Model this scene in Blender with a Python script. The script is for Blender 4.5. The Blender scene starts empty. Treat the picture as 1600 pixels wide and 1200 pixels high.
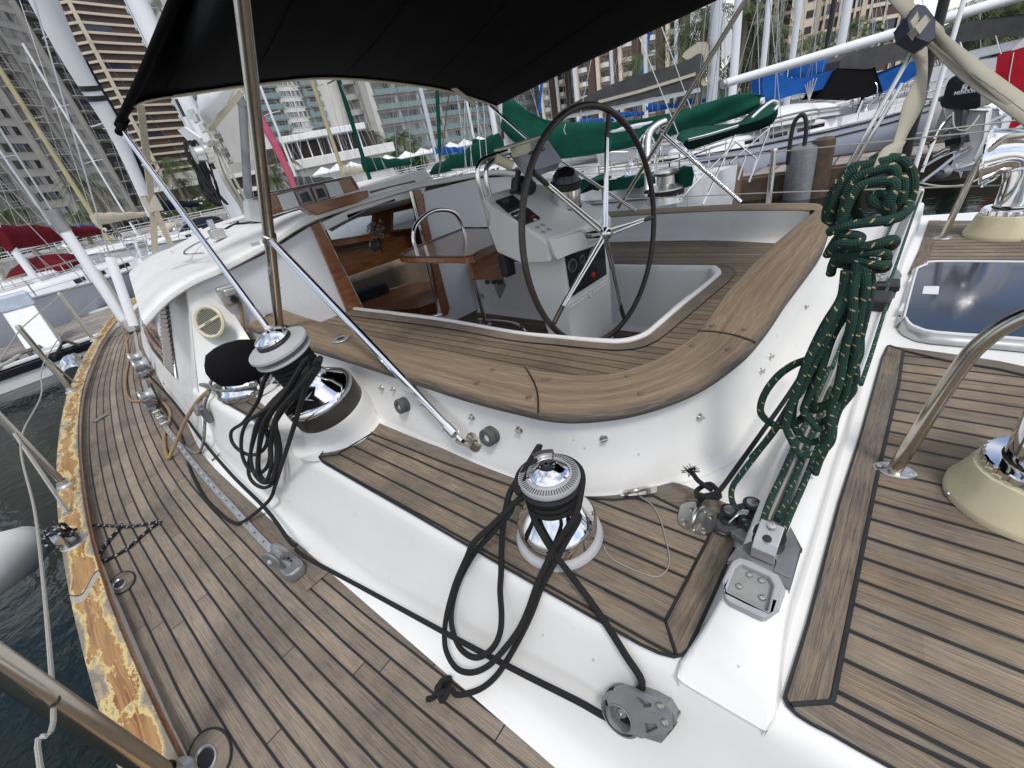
import bpy, bmesh, math, random
from mathutils import Vector as V, Matrix
from mathutils.geometry import tessellate_polygon
random.seed(7)
S = bpy.context.scene
COL = S.collection
rad = math.radians
# ------------------------------------------------------------------ camera
FOC = 650.0                      # focal length in pixels of the 1600 px wide photograph
ZC = 1.35                        # eye height above the side deck
def _ray(u, v): return V((u-800, 600-v, -FOC))
_up = -_ray(1035, 1735).normalized()
_f = _ray(-55, 404); _f = (_f - _up*_f.dot(_up)).normalized()
_l = _up.cross(_f)
ROT = Matrix((_f, _l, _up))      # rows: forward, port, up in camera axes
CAM = V((0, 0, ZC))
def dr(u, v): return ROT @ _ray(u, v)
def at(u, v, z=0.0):             # survey helper: point at height z seen at a photo pixel
    r = dr(u, v); return CAM + r*((z-ZC)/r.z)
def pl(u, v, p0, n):             # ... on a plane
    r = dr(u, v); n = V(n); return CAM + r*((V(p0)-CAM).dot(n)/r.dot(n))
def px(u, v, x): return pl(u, v, (x, 0, 0), (1, 0, 0))
def py(u, v, y): return pl(u, v, (0, y, 0), (0, 1, 0))
def dist(u, v, d):               # ... at a horizontal distance
    r = dr(u, v); return CAM + r*(d/math.hypot(r.x, r.y))
def below(u, v, p):              # height of pixel on the vertical line through p
    r = dr(u, v); t = (p[0]*r.x+p[1]*r.y)/(r.x**2+r.y**2); return CAM.z + t*r.z

cam = bpy.data.cameras.new('camera'); co = bpy.data.objects.new('camera', cam); COL.objects.link(co)
cam.sensor_width = 36; cam.lens = 36*FOC/1600; cam.clip_start = 0.02; cam.clip_end = 4000
co.matrix_world = Matrix.Translation(CAM) @ ROT.to_4x4()
S.camera = co

# ------------------------------------------------------------------ mesh builder
def catmull(P, n=6, closed=False):
    P = [V(p) for p in P]; out = []
    m = len(P)
    rng = range(m if closed else m-1)
    for i in rng:
        if closed: a, b, c, d = P[(i-1) % m], P[i], P[(i+1) % m], P[(i+2) % m]
        else: a, b, c, d = P[max(i-1, 0)], P[i], P[i+1], P[min(i+2, m-1)]
        for k in range(n):
            t = k/n
            out.append(0.5*((2*b)+(c-a)*t+(2*a-5*b+4*c-d)*t*t+(3*b-a-3*c+d)*t**3))
    if not closed: out.append(P[-1])
    return out
def frame(axis):
    a = V(axis).normalized(); h = V((0, 0, 1)) if abs(a.z) < .9 else V((1, 0, 0))
    x = h.cross(a).normalized(); return x, a.cross(x), a
class MB:
    def __init__(s): s.v = []; s.f = []; s.uv = []; s.mi = []; s.m = 0
    def face(s, pts, uv=None):
        b = len(s.v); s.v += [V(p) for p in pts]; s.f.append(list(range(b, b+len(pts))))
        s.uv.append(uv or [(p[0], p[1]) for p in pts]); s.mi.append(s.m); return s
    def grid(s, rows, uvs=None, closed_u=False, closed_v=False, flip=False):
        b = len(s.v); R = len(rows); C = len(rows[0])
        for r in rows: s.v += [V(p) for p in r]
        for i in range(R if closed_v else R-1):
            for j in range(C if closed_u else C-1):
                i2 = (i+1) % R; j2 = (j+1) % C
                q = [b+i*C+j, b+i*C+j2, b+i2*C+j2, b+i2*C+j]
                if flip: q.reverse()
                s.f.append(q)
                if uvs:
                    def g(a, c): return uvs[a][c]
                    t = [uvs[i][j], uvs[i][j+1], uvs[i+1][j+1], uvs[i+1][j]]
                    if flip: t.reverse()
                    s.uv.append(t)
                else: s.uv.append([(s.v[k].x, s.v[k].y) for k in q])
                s.mi.append(s.m)
        return s
    def box(s, c, d, M=None, o=None):
        c = V(c); x, y, z = d[0]/2, d[1]/2, d[2]/2
        P = [V((a*x, b_*y, e*z)) for a in (-1, 1) for b_ in (-1, 1) for e in (-1, 1)]
        if M is not None: P = [M @ p for p in P]
        P = [p+c for p in P]; b = len(s.v); s.v += P
        for q in ((0, 1, 3, 2), (4, 6, 7, 5), (0, 4, 5, 1), (2, 3, 7, 6), (0, 2, 6, 4), (1, 5, 7, 3)):
            s.f.append([b+k for k in q]); s.uv.append([(0, 0), (1, 0), (1, 1), (0, 1)]); s.mi.append(s.m)
        return s
    def bar(s, p, q, w, h, up=(0, 0, 1)):
        p = V(p); q = V(q); d = q-p; a = d.normalized(); u = V(up)
        y = u.cross(a)
        if y.length < 1e-4: y = V((1, 0, 0)).cross(a)
        y.normalize(); z = a.cross(y); M = Matrix((a, y, z)).transposed()
        return s.box((p+q)/2, (d.length, w, h), M)
    def tube(s, pts, r, n=10, closed=False, caps=True):
        pts = [V(p) for p in pts]; m = len(pts)
        rr = r if isinstance(r, (list, tuple)) else [r]*m
        T = []
        for i in range(m):
            if closed: t = pts[(i+1) % m]-pts[i-1]
            else: t = pts[min(i+1, m-1)]-pts[max(i-1, 0)]
            T.append(t.normalized() if t.length > 1e-9 else V((0, 0, 1)))
        x, y, _ = frame(T[0]); rows = []; uvs = []; L = 0
        for i in range(m):
            x = (x-T[i]*x.dot(T[i])).normalized(); y = T[i].cross(x)
            if i: L += (pts[i]-pts[i-1]).length
            rows.append([pts[i]+(x*math.cos(2*math.pi*k/n)+y*math.sin(2*math.pi*k/n))*rr[i] for k in range(n)])
            uvs.append([(L, k/n) for k in range(n+1)])
        if closed: uvs.append([(L+(pts[0]-pts[-1]).length, k/n) for k in range(n+1)])
        s.grid(rows, uvs, closed_u=True, closed_v=closed)
        if caps and not closed:
            s.face(list(reversed(rows[0])), [(0, 0)]*n); s.face(rows[-1], [(L, 0)]*n)
        return s
    def lathe(s, prof, o=(0, 0, 0), axis=(0, 0, 1), n=32, a0=0, a1=2*math.pi):
        o = V(o); x, y, a = frame(axis); full = abs(a1-a0-2*math.pi) < 1e-6
        cnt = n if full else n+1; rows = []; uvs = []; L = 0
        for i, (r, h) in enumerate(prof):
            if i: L += math.hypot(r-prof[i-1][0], h-prof[i-1][1])
            rows.append([o+a*h+(x*math.cos(a0+(a1-a0)*k/n)+y*math.sin(a0+(a1-a0)*k/n))*max(r, 1e-5) for k in range(cnt)])
            uvs.append([(k/n, L) for k in range(n+1)])
        return s.grid(rows, uvs, closed_u=full)
    def prism(s, poly, o, x, y, h, holes=()):
        """poly in (x,y) axes at o, extruded h along x cross y (h may be negative)"""
        o = V(o); x = V(x).normalized(); y = V(y); y = (y-x*y.dot(x)).normalized(); z = x.cross(y)*h
        loops = [list(poly)]+[list(k) for k in holes]
        flat = [p for l in loops for p in l]
        tri = tessellate_polygon([[V((p[0], p[1], 0)) for p in l] for l in loops])
        W = lambda p: o+x*p[0]+y*p[1]
        b = len(s.v); s.v += [W(p) for p in flat]+[W(p)+z for p in flat]; N = len(flat)
        for t in tri:
            a_, b_, c_ = [flat[k] for k in t]
            if (b_[0]-a_[0])*(c_[1]-a_[1])-(b_[1]-a_[1])*(c_[0]-a_[0]) < 0: t = t[::-1]
            up = [b+k+N for k in t]; dn = [b+k for k in reversed(t)]
            if h < 0: up.reverse(); dn.reverse()
            for q in (up, dn):
                s.f.append(q); s.uv.append([flat[(k-b) % N] for k in q]); s.mi.append(s.m)
        i0 = 0
        for l in loops:
            n_ = len(l)
            for i in range(n_):
                a_, c_ = b+i0+i, b+i0+(i+1) % n_
                s.f.append([a_, c_, c_+N, a_+N]); s.uv.append([(0, 0), (1, 0), (1, .02), (0, .02)]); s.mi.append(s.m)
            i0 += n_
        return s
    def sheet(s, outer, holes=(), uvf=None):
        """flat-ish polygon (3d points, projected on xy for the triangulation) with holes"""
        loops = [list(outer)]+[list(k) for k in holes]; flat = [V(p) for l in loops for p in l]
        tri = tessellate_polygon([[V((p[0], p[1], 0)) for p in l] for l in loops])
        b = len(s.v); s.v += flat; uvf = uvf or (lambda p: (p.x, p.y))
        for t in tri:
            a_, b_, c_ = [flat[k] for k in t]
            if (b_-a_).cross(c_-a_).z < 0: t = t[::-1]
            s.f.append([b+k for k in t]); s.uv.append([uvf(flat[k]) for k in t]); s.mi.append(s.m)
        return s
    def band(s, A, B, n=1, vs=(0, 1), drop=None, ul=1.0):
        """ribbon between polylines A and B; uv.x = length, uv.y = vs"""
        L = [0]
        for i in range(1, len(A)): L.append(L[-1]+(V(A[i])-V(A[i-1])).length)
        rows = [[V(A[i]).lerp(V(B[i]), k/n) for k in range(n+1)] for i in range(len(A))]
        uvs = [[(L[i]*ul, vs[0]+(vs[1]-vs[0])*k/n) for k in range(n+1)] for i in range(len(A))]
        s.grid(rows, uvs)
        if drop:
            for e, fl in ((0, 0), (-1, 1)):
                top = [r[e] for r in rows]; bot = [p+V((0, 0, -drop)) for p in top]
                s.grid([[bot[i], top[i]] for i in range(len(top))], [[(L[i]*ul, 0.5), (L[i]*ul, 0.52)] for i in range(len(top))], flip=bool(fl))
        return s
    def build(s, name, mat, parent=None, smooth=40, bevel=0, seg=3, solid=0, weld=True, subsurf=0, label=None):
        me = bpy.data.meshes.new(name); off = V((0, 0, 0)); p = parent
        while p: off += p.location; p = p.parent
        me.from_pydata([tuple(q-off) for q in s.v], [], s.f)
        ul = me.uv_layers.new(name='UVMap'); k = 0; flat = []
        for t in s.uv:
            for c in t: flat += [c[0], c[1]]
        ul.data.foreach_set('uv', flat)
        mats = mat if isinstance(mat, (list, tuple)) else [mat]
        for m in mats: me.materials.append(m)
        if len(mats) > 1: me.polygons.foreach_set('material_index', s.mi)
        if weld:
            bm = bmesh.new(); bm.from_mesh(me); bmesh.ops.remove_doubles(bm, verts=bm.verts, dist=1e-5)
            bmesh.ops.recalc_face_normals(bm, faces=bm.faces) if weld == 2 else None
            bm.to_mesh(me); bm.free()
        if smooth:
            me.polygons.foreach_set('use_smooth', [True]*len(me.polygons)); me.set_sharp_from_angle(angle=rad(smooth))
        o = bpy.data.objects.new(name, me); COL.objects.link(o)
        if parent: o.parent = parent
        if solid:
            m = o.modifiers.new('s', 'SOLIDIFY'); m.thickness = solid; m.offset = -1
        if bevel:
            m = o.modifiers.new('b', 'BEVEL'); m.width = bevel; m.segments = seg; m.limit_method = 'ANGLE'; m.angle_limit = rad(28); m.harden_normals = True; m.use_clamp_overlap = True
        if subsurf:
            m = o.modifiers.new('u', 'SUBSURF'); m.levels = m.render_levels = subsurf
        if label: o['label'] = label
        return o
def tag(o, label=None, cat=None, group=None, kind=None):
    if label: o['label'] = label
    if cat: o['category'] = cat
    if group: o['group'] = group
    if kind: o['kind'] = kind
    return o
def thing(name, loc, label, cat, group=None):
    o = bpy.data.objects.new(name, None); COL.objects.link(o); o.location = loc; o.empty_display_size = .2
    bpy.context.view_layer.update()
    return tag(o, label, cat, group)
def text_mesh(name, txt, loc, x, y, size, mat, parent, depth=.001, bold=False):
    cu = bpy.data.curves.new(name, 'FONT'); cu.body = txt; cu.size = size; cu.extrude = depth; cu.align_x = 'CENTER'; cu.align_y = 'CENTER'
    if bold: cu.offset = size*.02
    cu.resolution_u = 3
    t = bpy.data.objects.new(name+'_c', cu); COL.objects.link(t)
    me = bpy.data.meshes.new_from_object(t.evaluated_get(bpy.context.evaluated_depsgraph_get()))
    bpy.data.objects.remove(t)
    x = V(x).normalized(); y = V(y); y = (y-x*y.dot(x)).normalized(); z = x.cross(y)
    off = V((0, 0, 0)); p = parent
    while p: off += p.location; p = p.parent
    M = Matrix((x, y, z)).transposed().to_4x4(); M.translation = V(loc)-off; me.transform(M)
    me.materials.clear(); me.materials.append(mat); me.name = name
    o = bpy.data.objects.new(name, me); COL.objects.link(o)
    if parent: o.parent = parent
    return o

# ------------------------------------------------------------------ materials
class NT:
    def __init__(s, name):
        s.m = bpy.data.materials.new(name); s.m.use_nodes = True; s.t = s.m.node_tree; s.n = s.t.nodes; s.n.clear()
        s.out = s.n.new('ShaderNodeOutputMaterial'); s.b = s.n.new('ShaderNodeBsdfPrincipled'); s.L(s.b.outputs[0], s.out.inputs[0])
    def L(s, a, b): s.t.links.new(a, b)
    def new(s, k, **kw):
        n = s.n.new('ShaderNode'+k)
        for a, b in kw.items(): setattr(n, a, b)
        return n
    def put(s, i, val):
        if hasattr(val, 'links') or isinstance(val, bpy.types.NodeSocket): s.L(val, i)
        else:
            if isinstance(val, tuple) and len(val) == 3 and i.type == 'RGBA': val = val+(1,)
            i.default_value = val
    def math(s, op, a, b=None, c=None, clamp=False):
        n = s.new('Math', operation=op); n.use_clamp = clamp
        for k, q in enumerate((a, b, c)):
            if q is not None: s.put(n.inputs[k], q)
        return n.outputs[0]
    def mix(s, f, a, b, mode='MIX'):
        n = s.new('Mix', data_type='RGBA', blend_type=mode); s.put(n.inputs[0], f); s.put(n.inputs[6], a); s.put(n.inputs[7], b); return n.outputs[2]
    def ramp(s, f, stops):
        n = s.new('ValToRGB'); e = n.color_ramp.elements
        while len(e) < len(stops): e.new(.5)
        for k, (p, c) in enumerate(stops):
            e[k].position = p; e[k].color = (c if isinstance(c, tuple) else (c, c, c))+(1,)
        s.put(n.inputs[0], f); return n.outputs[0]
    def noise(s, vec, scale=5, detail=3, rough=.55, dist=0):
        n = s.new('TexNoise'); s.put(n.inputs['Vector'], vec); n.inputs['Scale'].default_value = scale; n.inputs['Detail'].default_value = detail
        n.inputs['Roughness'].default_value = rough; n.inputs['Distortion'].default_value = dist; return n.outputs[0]
    def white(s, val):
        n = s.new('TexWhiteNoise', noise_dimensions='1D'); s.put(n.inputs['W'], val); return n.outputs[0]
    def obj(s): return s.new('TexCoord').outputs['Object']
    def uv(s): return s.new('UVMap').outputs[0]
    def sep(s, v): n = s.new('SeparateXYZ'); s.L(v, n.inputs[0]); return n.outputs
    def comb(s, x=0, y=0, z=0):
        n = s.new('CombineXYZ')
        for k, q in enumerate((x, y, z)): s.put(n.inputs[k], q)
        return n.outputs[0]
    def bump(s, h, strength=.3, dist=.01):
        n = s.new('Bump'); n.inputs['Strength'].default_value = strength; n.inputs['Distance'].default_value = dist; s.put(n.inputs['Height'], h); s.L(n.outputs[0], s.b.inputs['Normal'])
    def set(s, **kw):
        for k, q in kw.items(): s.put(s.b.inputs[k.replace('_', ' ')], q)
        return s
def plain(name, col, rough=.5, metal=0, var=.12, scale=8, bump=0, coat=0, ior=1.45, rvar=.1):
    t = NT(name); n = t.noise(t.obj(), scale, 4)
    c = t.mix(t.ramp(n, [(.3, 0.), (.7, 1.)]), tuple(x*(1-var) for x in col), tuple(min(1, x*(1+var)) for x in col))
    t.set(Base_Color=c, Metallic=metal, IOR=ior)
    t.set(Roughness=t.math('MULTIPLY_ADD', n, rvar*2, max(0, rough-rvar)))
    if coat: t.set(Coat_Weight=coat, Coat_Roughness=.05)
    if bump: t.bump(t.noise(t.obj(), scale*6, 3), bump, .005)
    return t.m
def teak(name, light, dark, grey, seam=True, greyamt=.5, w=.055, butt=True):
    t = NT(name); s = t.sep(t.uv()); u, v = s[0], s[1]
    pid = t.math('FLOOR', v); f = t.math('FRACT', v)
    r1 = t.white(pid); r2 = t.white(t.math('ADD', pid, 37.3))
    off = t.math('MULTIPLY', r1, 13.0)
    ub = t.math('ADD', u, off)
    seg = t.math('FLOOR', t.math('DIVIDE', ub, 1.9)); fb = t.math('FRACT', t.math('DIVIDE', ub, 1.9))
    r3 = t.white(t.math('ADD', t.math('MULTIPLY', seg, 7.77), t.math('MULTIPLY', pid, 3.13)))
    vv = t.math('MULTIPLY', v, .055)
    g1 = t.noise(t.comb(t.math('MULTIPLY', ub, 5.5), t.math('MULTIPLY', vv, 330), pid), 1, 6, .68, .35)
    g2 = t.noise(t.comb(t.math('MULTIPLY', ub, 16), t.math('MULTIPLY', vv, 1100), pid), 1, 3, .6)
    g3 = t.noise(t.comb(t.math('MULTIPLY', ub, 1.3), t.math('MULTIPLY', vv, 40), r1), 1, 4, .6)
    c = t.mix(t.ramp(g1, [(.36, 0.), (.60, 1.)]), dark, light)
    c = t.mix(t.math('MULTIPLY', t.ramp(g3, [(.35, 0.), (.7, 1.)]), greyamt), c, grey)
    lum = t.math('MULTIPLY_ADD', r3, .42, .78)
    c = t.mix(1, c, t.comb(lum, lum, lum), 'MULTIPLY')
    fine = t.ramp(g2, [(.36, .50), (.50, 1.)])
    c = t.mix(1, c, fine, 'MULTIPLY')
    big = t.noise(t.obj(), 2.6, 5, .65); c = t.mix(1, c, t.ramp(big, [(.32, (.62, .62, .64)), (.62, (1.08, 1.06, 1.02))]), 'MULTIPLY')
    # small pits and fastener plugs
    pit = t.noise(t.comb(t.math('MULTIPLY', ub, 60), t.math('MULTIPLY', vv, 400), 0), 1, 1); pm = t.ramp(pit, [(.74, 1.), (.8, .45)])
    c = t.mix(1, c, pm, 'MULTIPLY')
    h = t.math('MULTIPLY', g2, .35)
    if seam:
        wob = t.math('MULTIPLY', t.math('SUBTRACT', t.noise(t.comb(t.math('MULTIPLY', u, 7), pid, 0), 1, 3), .5), .05)
        e = t.math('MINIMUM', f, t.math('SUBTRACT', 1, f)); e = t.math('ADD', e, wob)
        m = t.math('SUBTRACT', 1, t.math('DIVIDE', t.math('SUBTRACT', e, w), .012), clamp=True)
        m = t.math('MAXIMUM', m, 0)
        if butt:
            bm_ = t.math('LESS_THAN', fb, .0022); m = t.math('MAXIMUM', m, bm_)
        edge = t.math('MULTIPLY', t.math('SUBTRACT', 1, t.math('DIVIDE', t.math('SUBTRACT', e, w), .10), clamp=True), .35)
        c = t.mix(edge, c, tuple(x*.45 for x in dark))
        c = t.mix(m, c, (.011, .011, .012)); h = t.math('SUBTRACT', h, t.math('MULTIPLY', m, 1.2))
        t.set(Roughness=t.math('MULTIPLY_ADD', m, -.2, .82))
    else:
        t.set(Roughness=.8)
    t.set(Base_Color=c); t.bump(h, .55, .004)
    return t.m
M = {}
M['deck'] = teak('teak_side_deck', (.34, .278, .212), (.16, .128, .098), (.25, .226, .198), True, .5, .064)
M['ledge'] = teak('teak_ledge', (.33, .25, .165), (.10, .08, .06), (.205, .19, .172), True, .6, .055, butt=False)
M['aftdeck'] = teak('teak_aft_deck', (.345, .262, .175), (.12, .092, .066), (.225, .205, .182), True, .6, .062, butt=False)
M['seat'] = teak('teak_seat', (.31, .235, .155), (.13, .10, .07), (.20, .175, .145), True, .4, .035, butt=False)
M['floor'] = teak('teak_floor', (.24, .175, .12), (.10, .072, .05), (.13, .115, .10), True, .5, .05, butt=False)
M['margin'] = teak('teak_margin_board', (.27, .205, .14), (.10, .082, .064), (.17, .16, .148), False, .8)
M['margin2'] = teak('teak_seat_margin', (.30, .24, .18), (.16, .125, .09), (.22, .2, .175), False, .6)
# coaming cap: weathered board with black outer edge
def capmat():
    t = NT('teak_coaming_cap'); s = t.sep(t.uv()); u, v = s[0], s[1]
    d = t.noise(t.comb(t.math('MULTIPLY', u, 1.2), t.math('MULTIPLY', v, 9), 0), 1, 4, .6, .5)
    g = t.noise(t.comb(t.math('MULTIPLY', u, 7), t.math('MULTIPLY', v, 75), 0), 1, 5, .68, .3)
    g2 = t.noise(t.comb(t.math('MULTIPLY', u, 14), t.math('MULTIPLY', v, 170), 0), 1, 3, .6)
    c = t.mix(t.ramp(d, [(.3, 0.), (.7, 1.)]), (.20, .135, .08), (.37, .275, .175))
    c = t.mix(t.ramp(g, [(.42, 0.), (.66, .8)]), c, (.12, .09, .065))
    c = t.mix(1, c, t.ramp(g2, [(.3, .72), (.55, 1.)]), 'MULTIPLY')
    e = t.math('ADD', v, t.math('MULTIPLY', t.math('SUBTRACT', g, .5), .45))
    w = t.ramp(e, [(.02, 1.), (.115, 0.)])
    c = t.mix(t.math('MULTIPLY', w, .88), c, (.045, .045, .047))
    e2 = t.math('SUBTRACT', 1, v); e2 = t.math('ADD', e2, t.math('MULTIPLY', t.math('SUBTRACT', d, .5), .25))
    c = t.mix(t.math('MULTIPLY', t.ramp(e2, [(.0, 1.), (.14, 0.)]), .5), c, (.21, .195, .17))
    t.set(Base_Color=c, Roughness=.78); t.bump(g2, .4, .003); return t.m
M['cap'] = capmat()
def railmat():   # toe-rail cap: peeling varnish over weathered teak
    t = NT('peeling_varnish_rail'); s = t.sep(t.uv()); u, v = s[0], s[1]
    wp = t.noise(t.comb(t.math('MULTIPLY', u, 1.7), t.math('MULTIPLY', v, .9), 4), 1, 4, .6, .8)
    gr = t.noise(t.comb(t.math('MULTIPLY', u, 3.0), t.math('ADD', t.math('MULTIPLY', v, 14), t.math('MULTIPLY', wp, 9)), 0), 1, 4, .6, .4)
    c = t.mix(t.ramp(gr, [(.38, 0.), (.62, 1.)]), (.17, .062, .020), (.40, .21, .075))
    c = t.mix(t.ramp(wp, [(.40, 0.), (.66, .65)]), c, (.46, .29, .11))
    edge = t.math('MULTIPLY', t.math('POWER', t.math('ABSOLUTE', t.math('MULTIPLY', t.math('SUBTRACT', v, .5), 2)), 2.5), .17)
    p1 = t.noise(t.comb(t.math('MULTIPLY', u, 4.3), t.math('MULTIPLY', v, 1.5), 0), 1, 8, .66, .5)
    p2 = t.noise(t.comb(t.math('MULTIPLY', u, 30), t.math('MULTIPLY', v, 6), 3), 1, 5, .75, .3)
    pe = t.math('ADD', t.math('ADD', t.math('MULTIPLY', p1, .78), t.math('MULTIPLY', p2, .25)), edge)
    c = t.mix(t.ramp(pe, [(.55, 0.), (.565, 1.)]), c, (.60, .47, .20))
    c = t.mix(t.ramp(pe, [(.60, 0.), (.615, 1.)]), c, (.36, .29, .19))
    c = t.mix(t.ramp(pe, [(.655, 0.), (.67, 1.)]), c, (.22, .19, .15))
    q = t.noise(t.comb(t.math('MULTIPLY', u, 6), t.math('MULTIPLY', v, 2), 9), 1, 6, .75)
    c = t.mix(t.ramp(q, [(.66, 0.), (.675, .85)]), c, (.10, .09, .08))
    sc = t.math('FRACT', t.math('ADD', t.math('MULTIPLY', u, .41), t.math('MULTIPLY', t.math('SINE', t.math('MULTIPLY', v, 5)), .02)))
    c = t.mix(t.math('LESS_THAN', sc, .022), c, (.36, .33, .28)); c = t.mix(t.math('LESS_THAN', t.math('ABSOLUTE', t.math('SUBTRACT', sc, .023)), .0022), c, (.02, .02, .02))
    t.set(Base_Color=c, Roughness=t.ramp(pe, [(.53, .22), (.58, .7)])); t.bump(pe, .6, .006); return t.m
M['rail'] = railmat()
def gelcoat(name, col, rough=.28, dirt=.10):
    t = NT(name); o = t.obj(); n = t.noise(o, 3.5, 5, .6); n2 = t.noise(o, 60, 2)
    c = t.mix(t.math('MULTIPLY', t.ramp(n, [(.45, 0.), (.8, 1.)]), dirt*3), col, tuple(x*k for x, k in zip(col, (.78, .77, .74))))
    sp = t.noise(o, 34, 1, .5); c = t.mix(t.ramp(sp, [(.775, 0.), (.80, .55)]), c, (.33, .30, .26))
    st = t.noise(t.new('TexCoord').outputs['Object'], 9, 5, .7); c = t.mix(t.ramp(st, [(.66, 0.), (.8, .35)]), c, (.58, .55, .47))
    t.set(Base_Color=c, Roughness=t.math('MULTIPLY_ADD', n, .2, rough-.08)); t.bump(t.math('ADD', n2, t.math('MULTIPLY', n, 3)), .06, .003); return t.m
M['gel'] = gelcoat('gelcoat_white', (.78, .775, .755)); M['gelgrey'] = gelcoat('gelcoat_bulkhead', (.76, .77, .80), .22, .04)
M['roof'] = gelcoat('gelcoat_roof_scuffed', (.80, .80, .78), .35, .35); M['ped'] = gelcoat('gelcoat_cream', (.74, .73, .69), .3, .05)
def steel(name, col=(.72, .71, .69), rough=.09, spots=.12):
    t = NT(name); o = t.obj(); n = t.noise(o, 22, 4); m = t.noise(o, 5, 3)
    c = t.mix(t.ramp(n, [(.6, 0.), (.78, spots*3)]), col, (.38, .33, .27))
    t.set(Base_Color=c, Metallic=1., Roughness=t.math('MULTIPLY_ADD', m, .12, rough-.03)); t.bump(t.noise(o, 300, 2), .02, .001); return t.m
M['steel'] = steel('stainless_polished'); M['chrome'] = steel('chrome', (.82, .82, .83), .05, .03); M['dullsteel'] = steel('stainless_dull', (.58, .57, .55), .3, .25)
M['oldsteel'] = steel('stainless_tarnished', (.50, .46, .40), .2, .35)
M['alu'] = plain('cast_alloy_grey', (.27, .275, .285), .42, .55, .15, 14, .1); M['alulight'] = plain('anodised_alloy', (.44, .45, .455), .35, .6, .1, 10)
M['aludark'] = plain('alloy_dark', (.14, .142, .15), .4, .5, .15, 12); M['alunickel'] = plain('winch_drum_grey', (.30, .30, .31), .38, .7, .1, 20)
M['winchgrey'] = plain('winch_grey_plastic', (.37, .375, .385), .45, 0, .08, 12); M['winchbase'] = plain('winch_band_gunmetal', (.085, .078, .072), .32, .6, .2, 6)
M['rubber'] = plain('black_plastic', (.018, .018, .02), .5, 0, .25, 20); M['blackgloss'] = plain('black_glossy', (.012, .012, .014), .15, 0, .2, 8)
M['greyrub'] = plain('grey_rubber', (.085, .088, .088), .65, 0, .15, 20, .15)
M['white'] = plain('white_plastic', (.72, .73, .73), .4, 0, .05); M['cream'] = plain('cream_plastic', (.62, .57, .42), .45, 0, .07, 10)
M['ventcream'] = plain('dorade_cream', (.57, .51, .335), .42, 0, .09, 12, .05); M['beige'] = plain('beige_canvas', (.52, .46, .35), .85, 0, .1, 30, .2)
M['navy'] = plain('navy_paint', (.012, .014, .022), .2, 0, .2, 5); M['whiteboat'] = plain('white_boat_paint', (.74, .75, .77), .3, 0, .06, 2)
M['greyhull'] = plain('grey_hull', (.42, .45, .5), .25, 0, .06, 1.5); M['bluegreyhull'] = plain('pale_blue_hull', (.55, .60, .70), .22, 0, .05, 1)
def varnish(name, a, b, rough=.12):
    t = NT(name); o = t.new('TexCoord').outputs['Object']; mp = t.new('Mapping'); t.L(o, mp.inputs[0]); mp.inputs['Scale'].default_value = (22, 2.5, 22)
    n = t.noise(mp.outputs[0], 1.6, 5, .6, .6); c = t.mix(t.ramp(n, [(.3, 0.), (.7, 1.)]), a, b); t.set(Base_Color=c, Roughness=.35, Coat_Weight=.9, Coat_Roughness=rough); return t.m
M['varnish'] = varnish('varnished_teak', (.15, .045, .013), (.31, .115, .036)); M['varndark'] = varnish('varnished_dark', (.055, .019, .008), (.12, .042, .016))
M['darkin'] = varnish('cabin_interior', (.10, .036, .013), (.21, .085, .03), .3)
def glass(name, col, rough=.04):
    t = NT(name); t.set(Base_Color=col, Roughness=rough, IOR=1.52, Specular_IOR_Level=.6); t.bump(t.noise(t.obj(), 3, 2), .01, .01); return t.m
M['darkglass'] = glass('dark_glass', (.012, .014, .02)); M['hatchglass'] = glass('smoked_acrylic', (.018, .022, .04), .12); M['screen'] = glass('screen_off', (.02, .022, .024), .15)
def clearglass(name, tint=(.82, .86, .88)):
    t = NT(name); tr = t.new('BsdfTransparent'); tr.inputs[0].default_value = tint+(1,); gl = t.new('BsdfGlossy'); gl.inputs['Roughness'].default_value = .02
    fr = t.new('Fresnel'); fr.inputs[0].default_value = 1.5; mx = t.new('MixShader'); t.L(fr.outputs[0], mx.inputs[0]); t.L(tr.outputs[0], mx.inputs[1]); t.L(gl.outputs[0], mx.inputs[2]); t.L(mx.outputs[0], t.out.inputs[0]); return t.m
M['clearglass'] = clearglass('clear_window')
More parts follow.
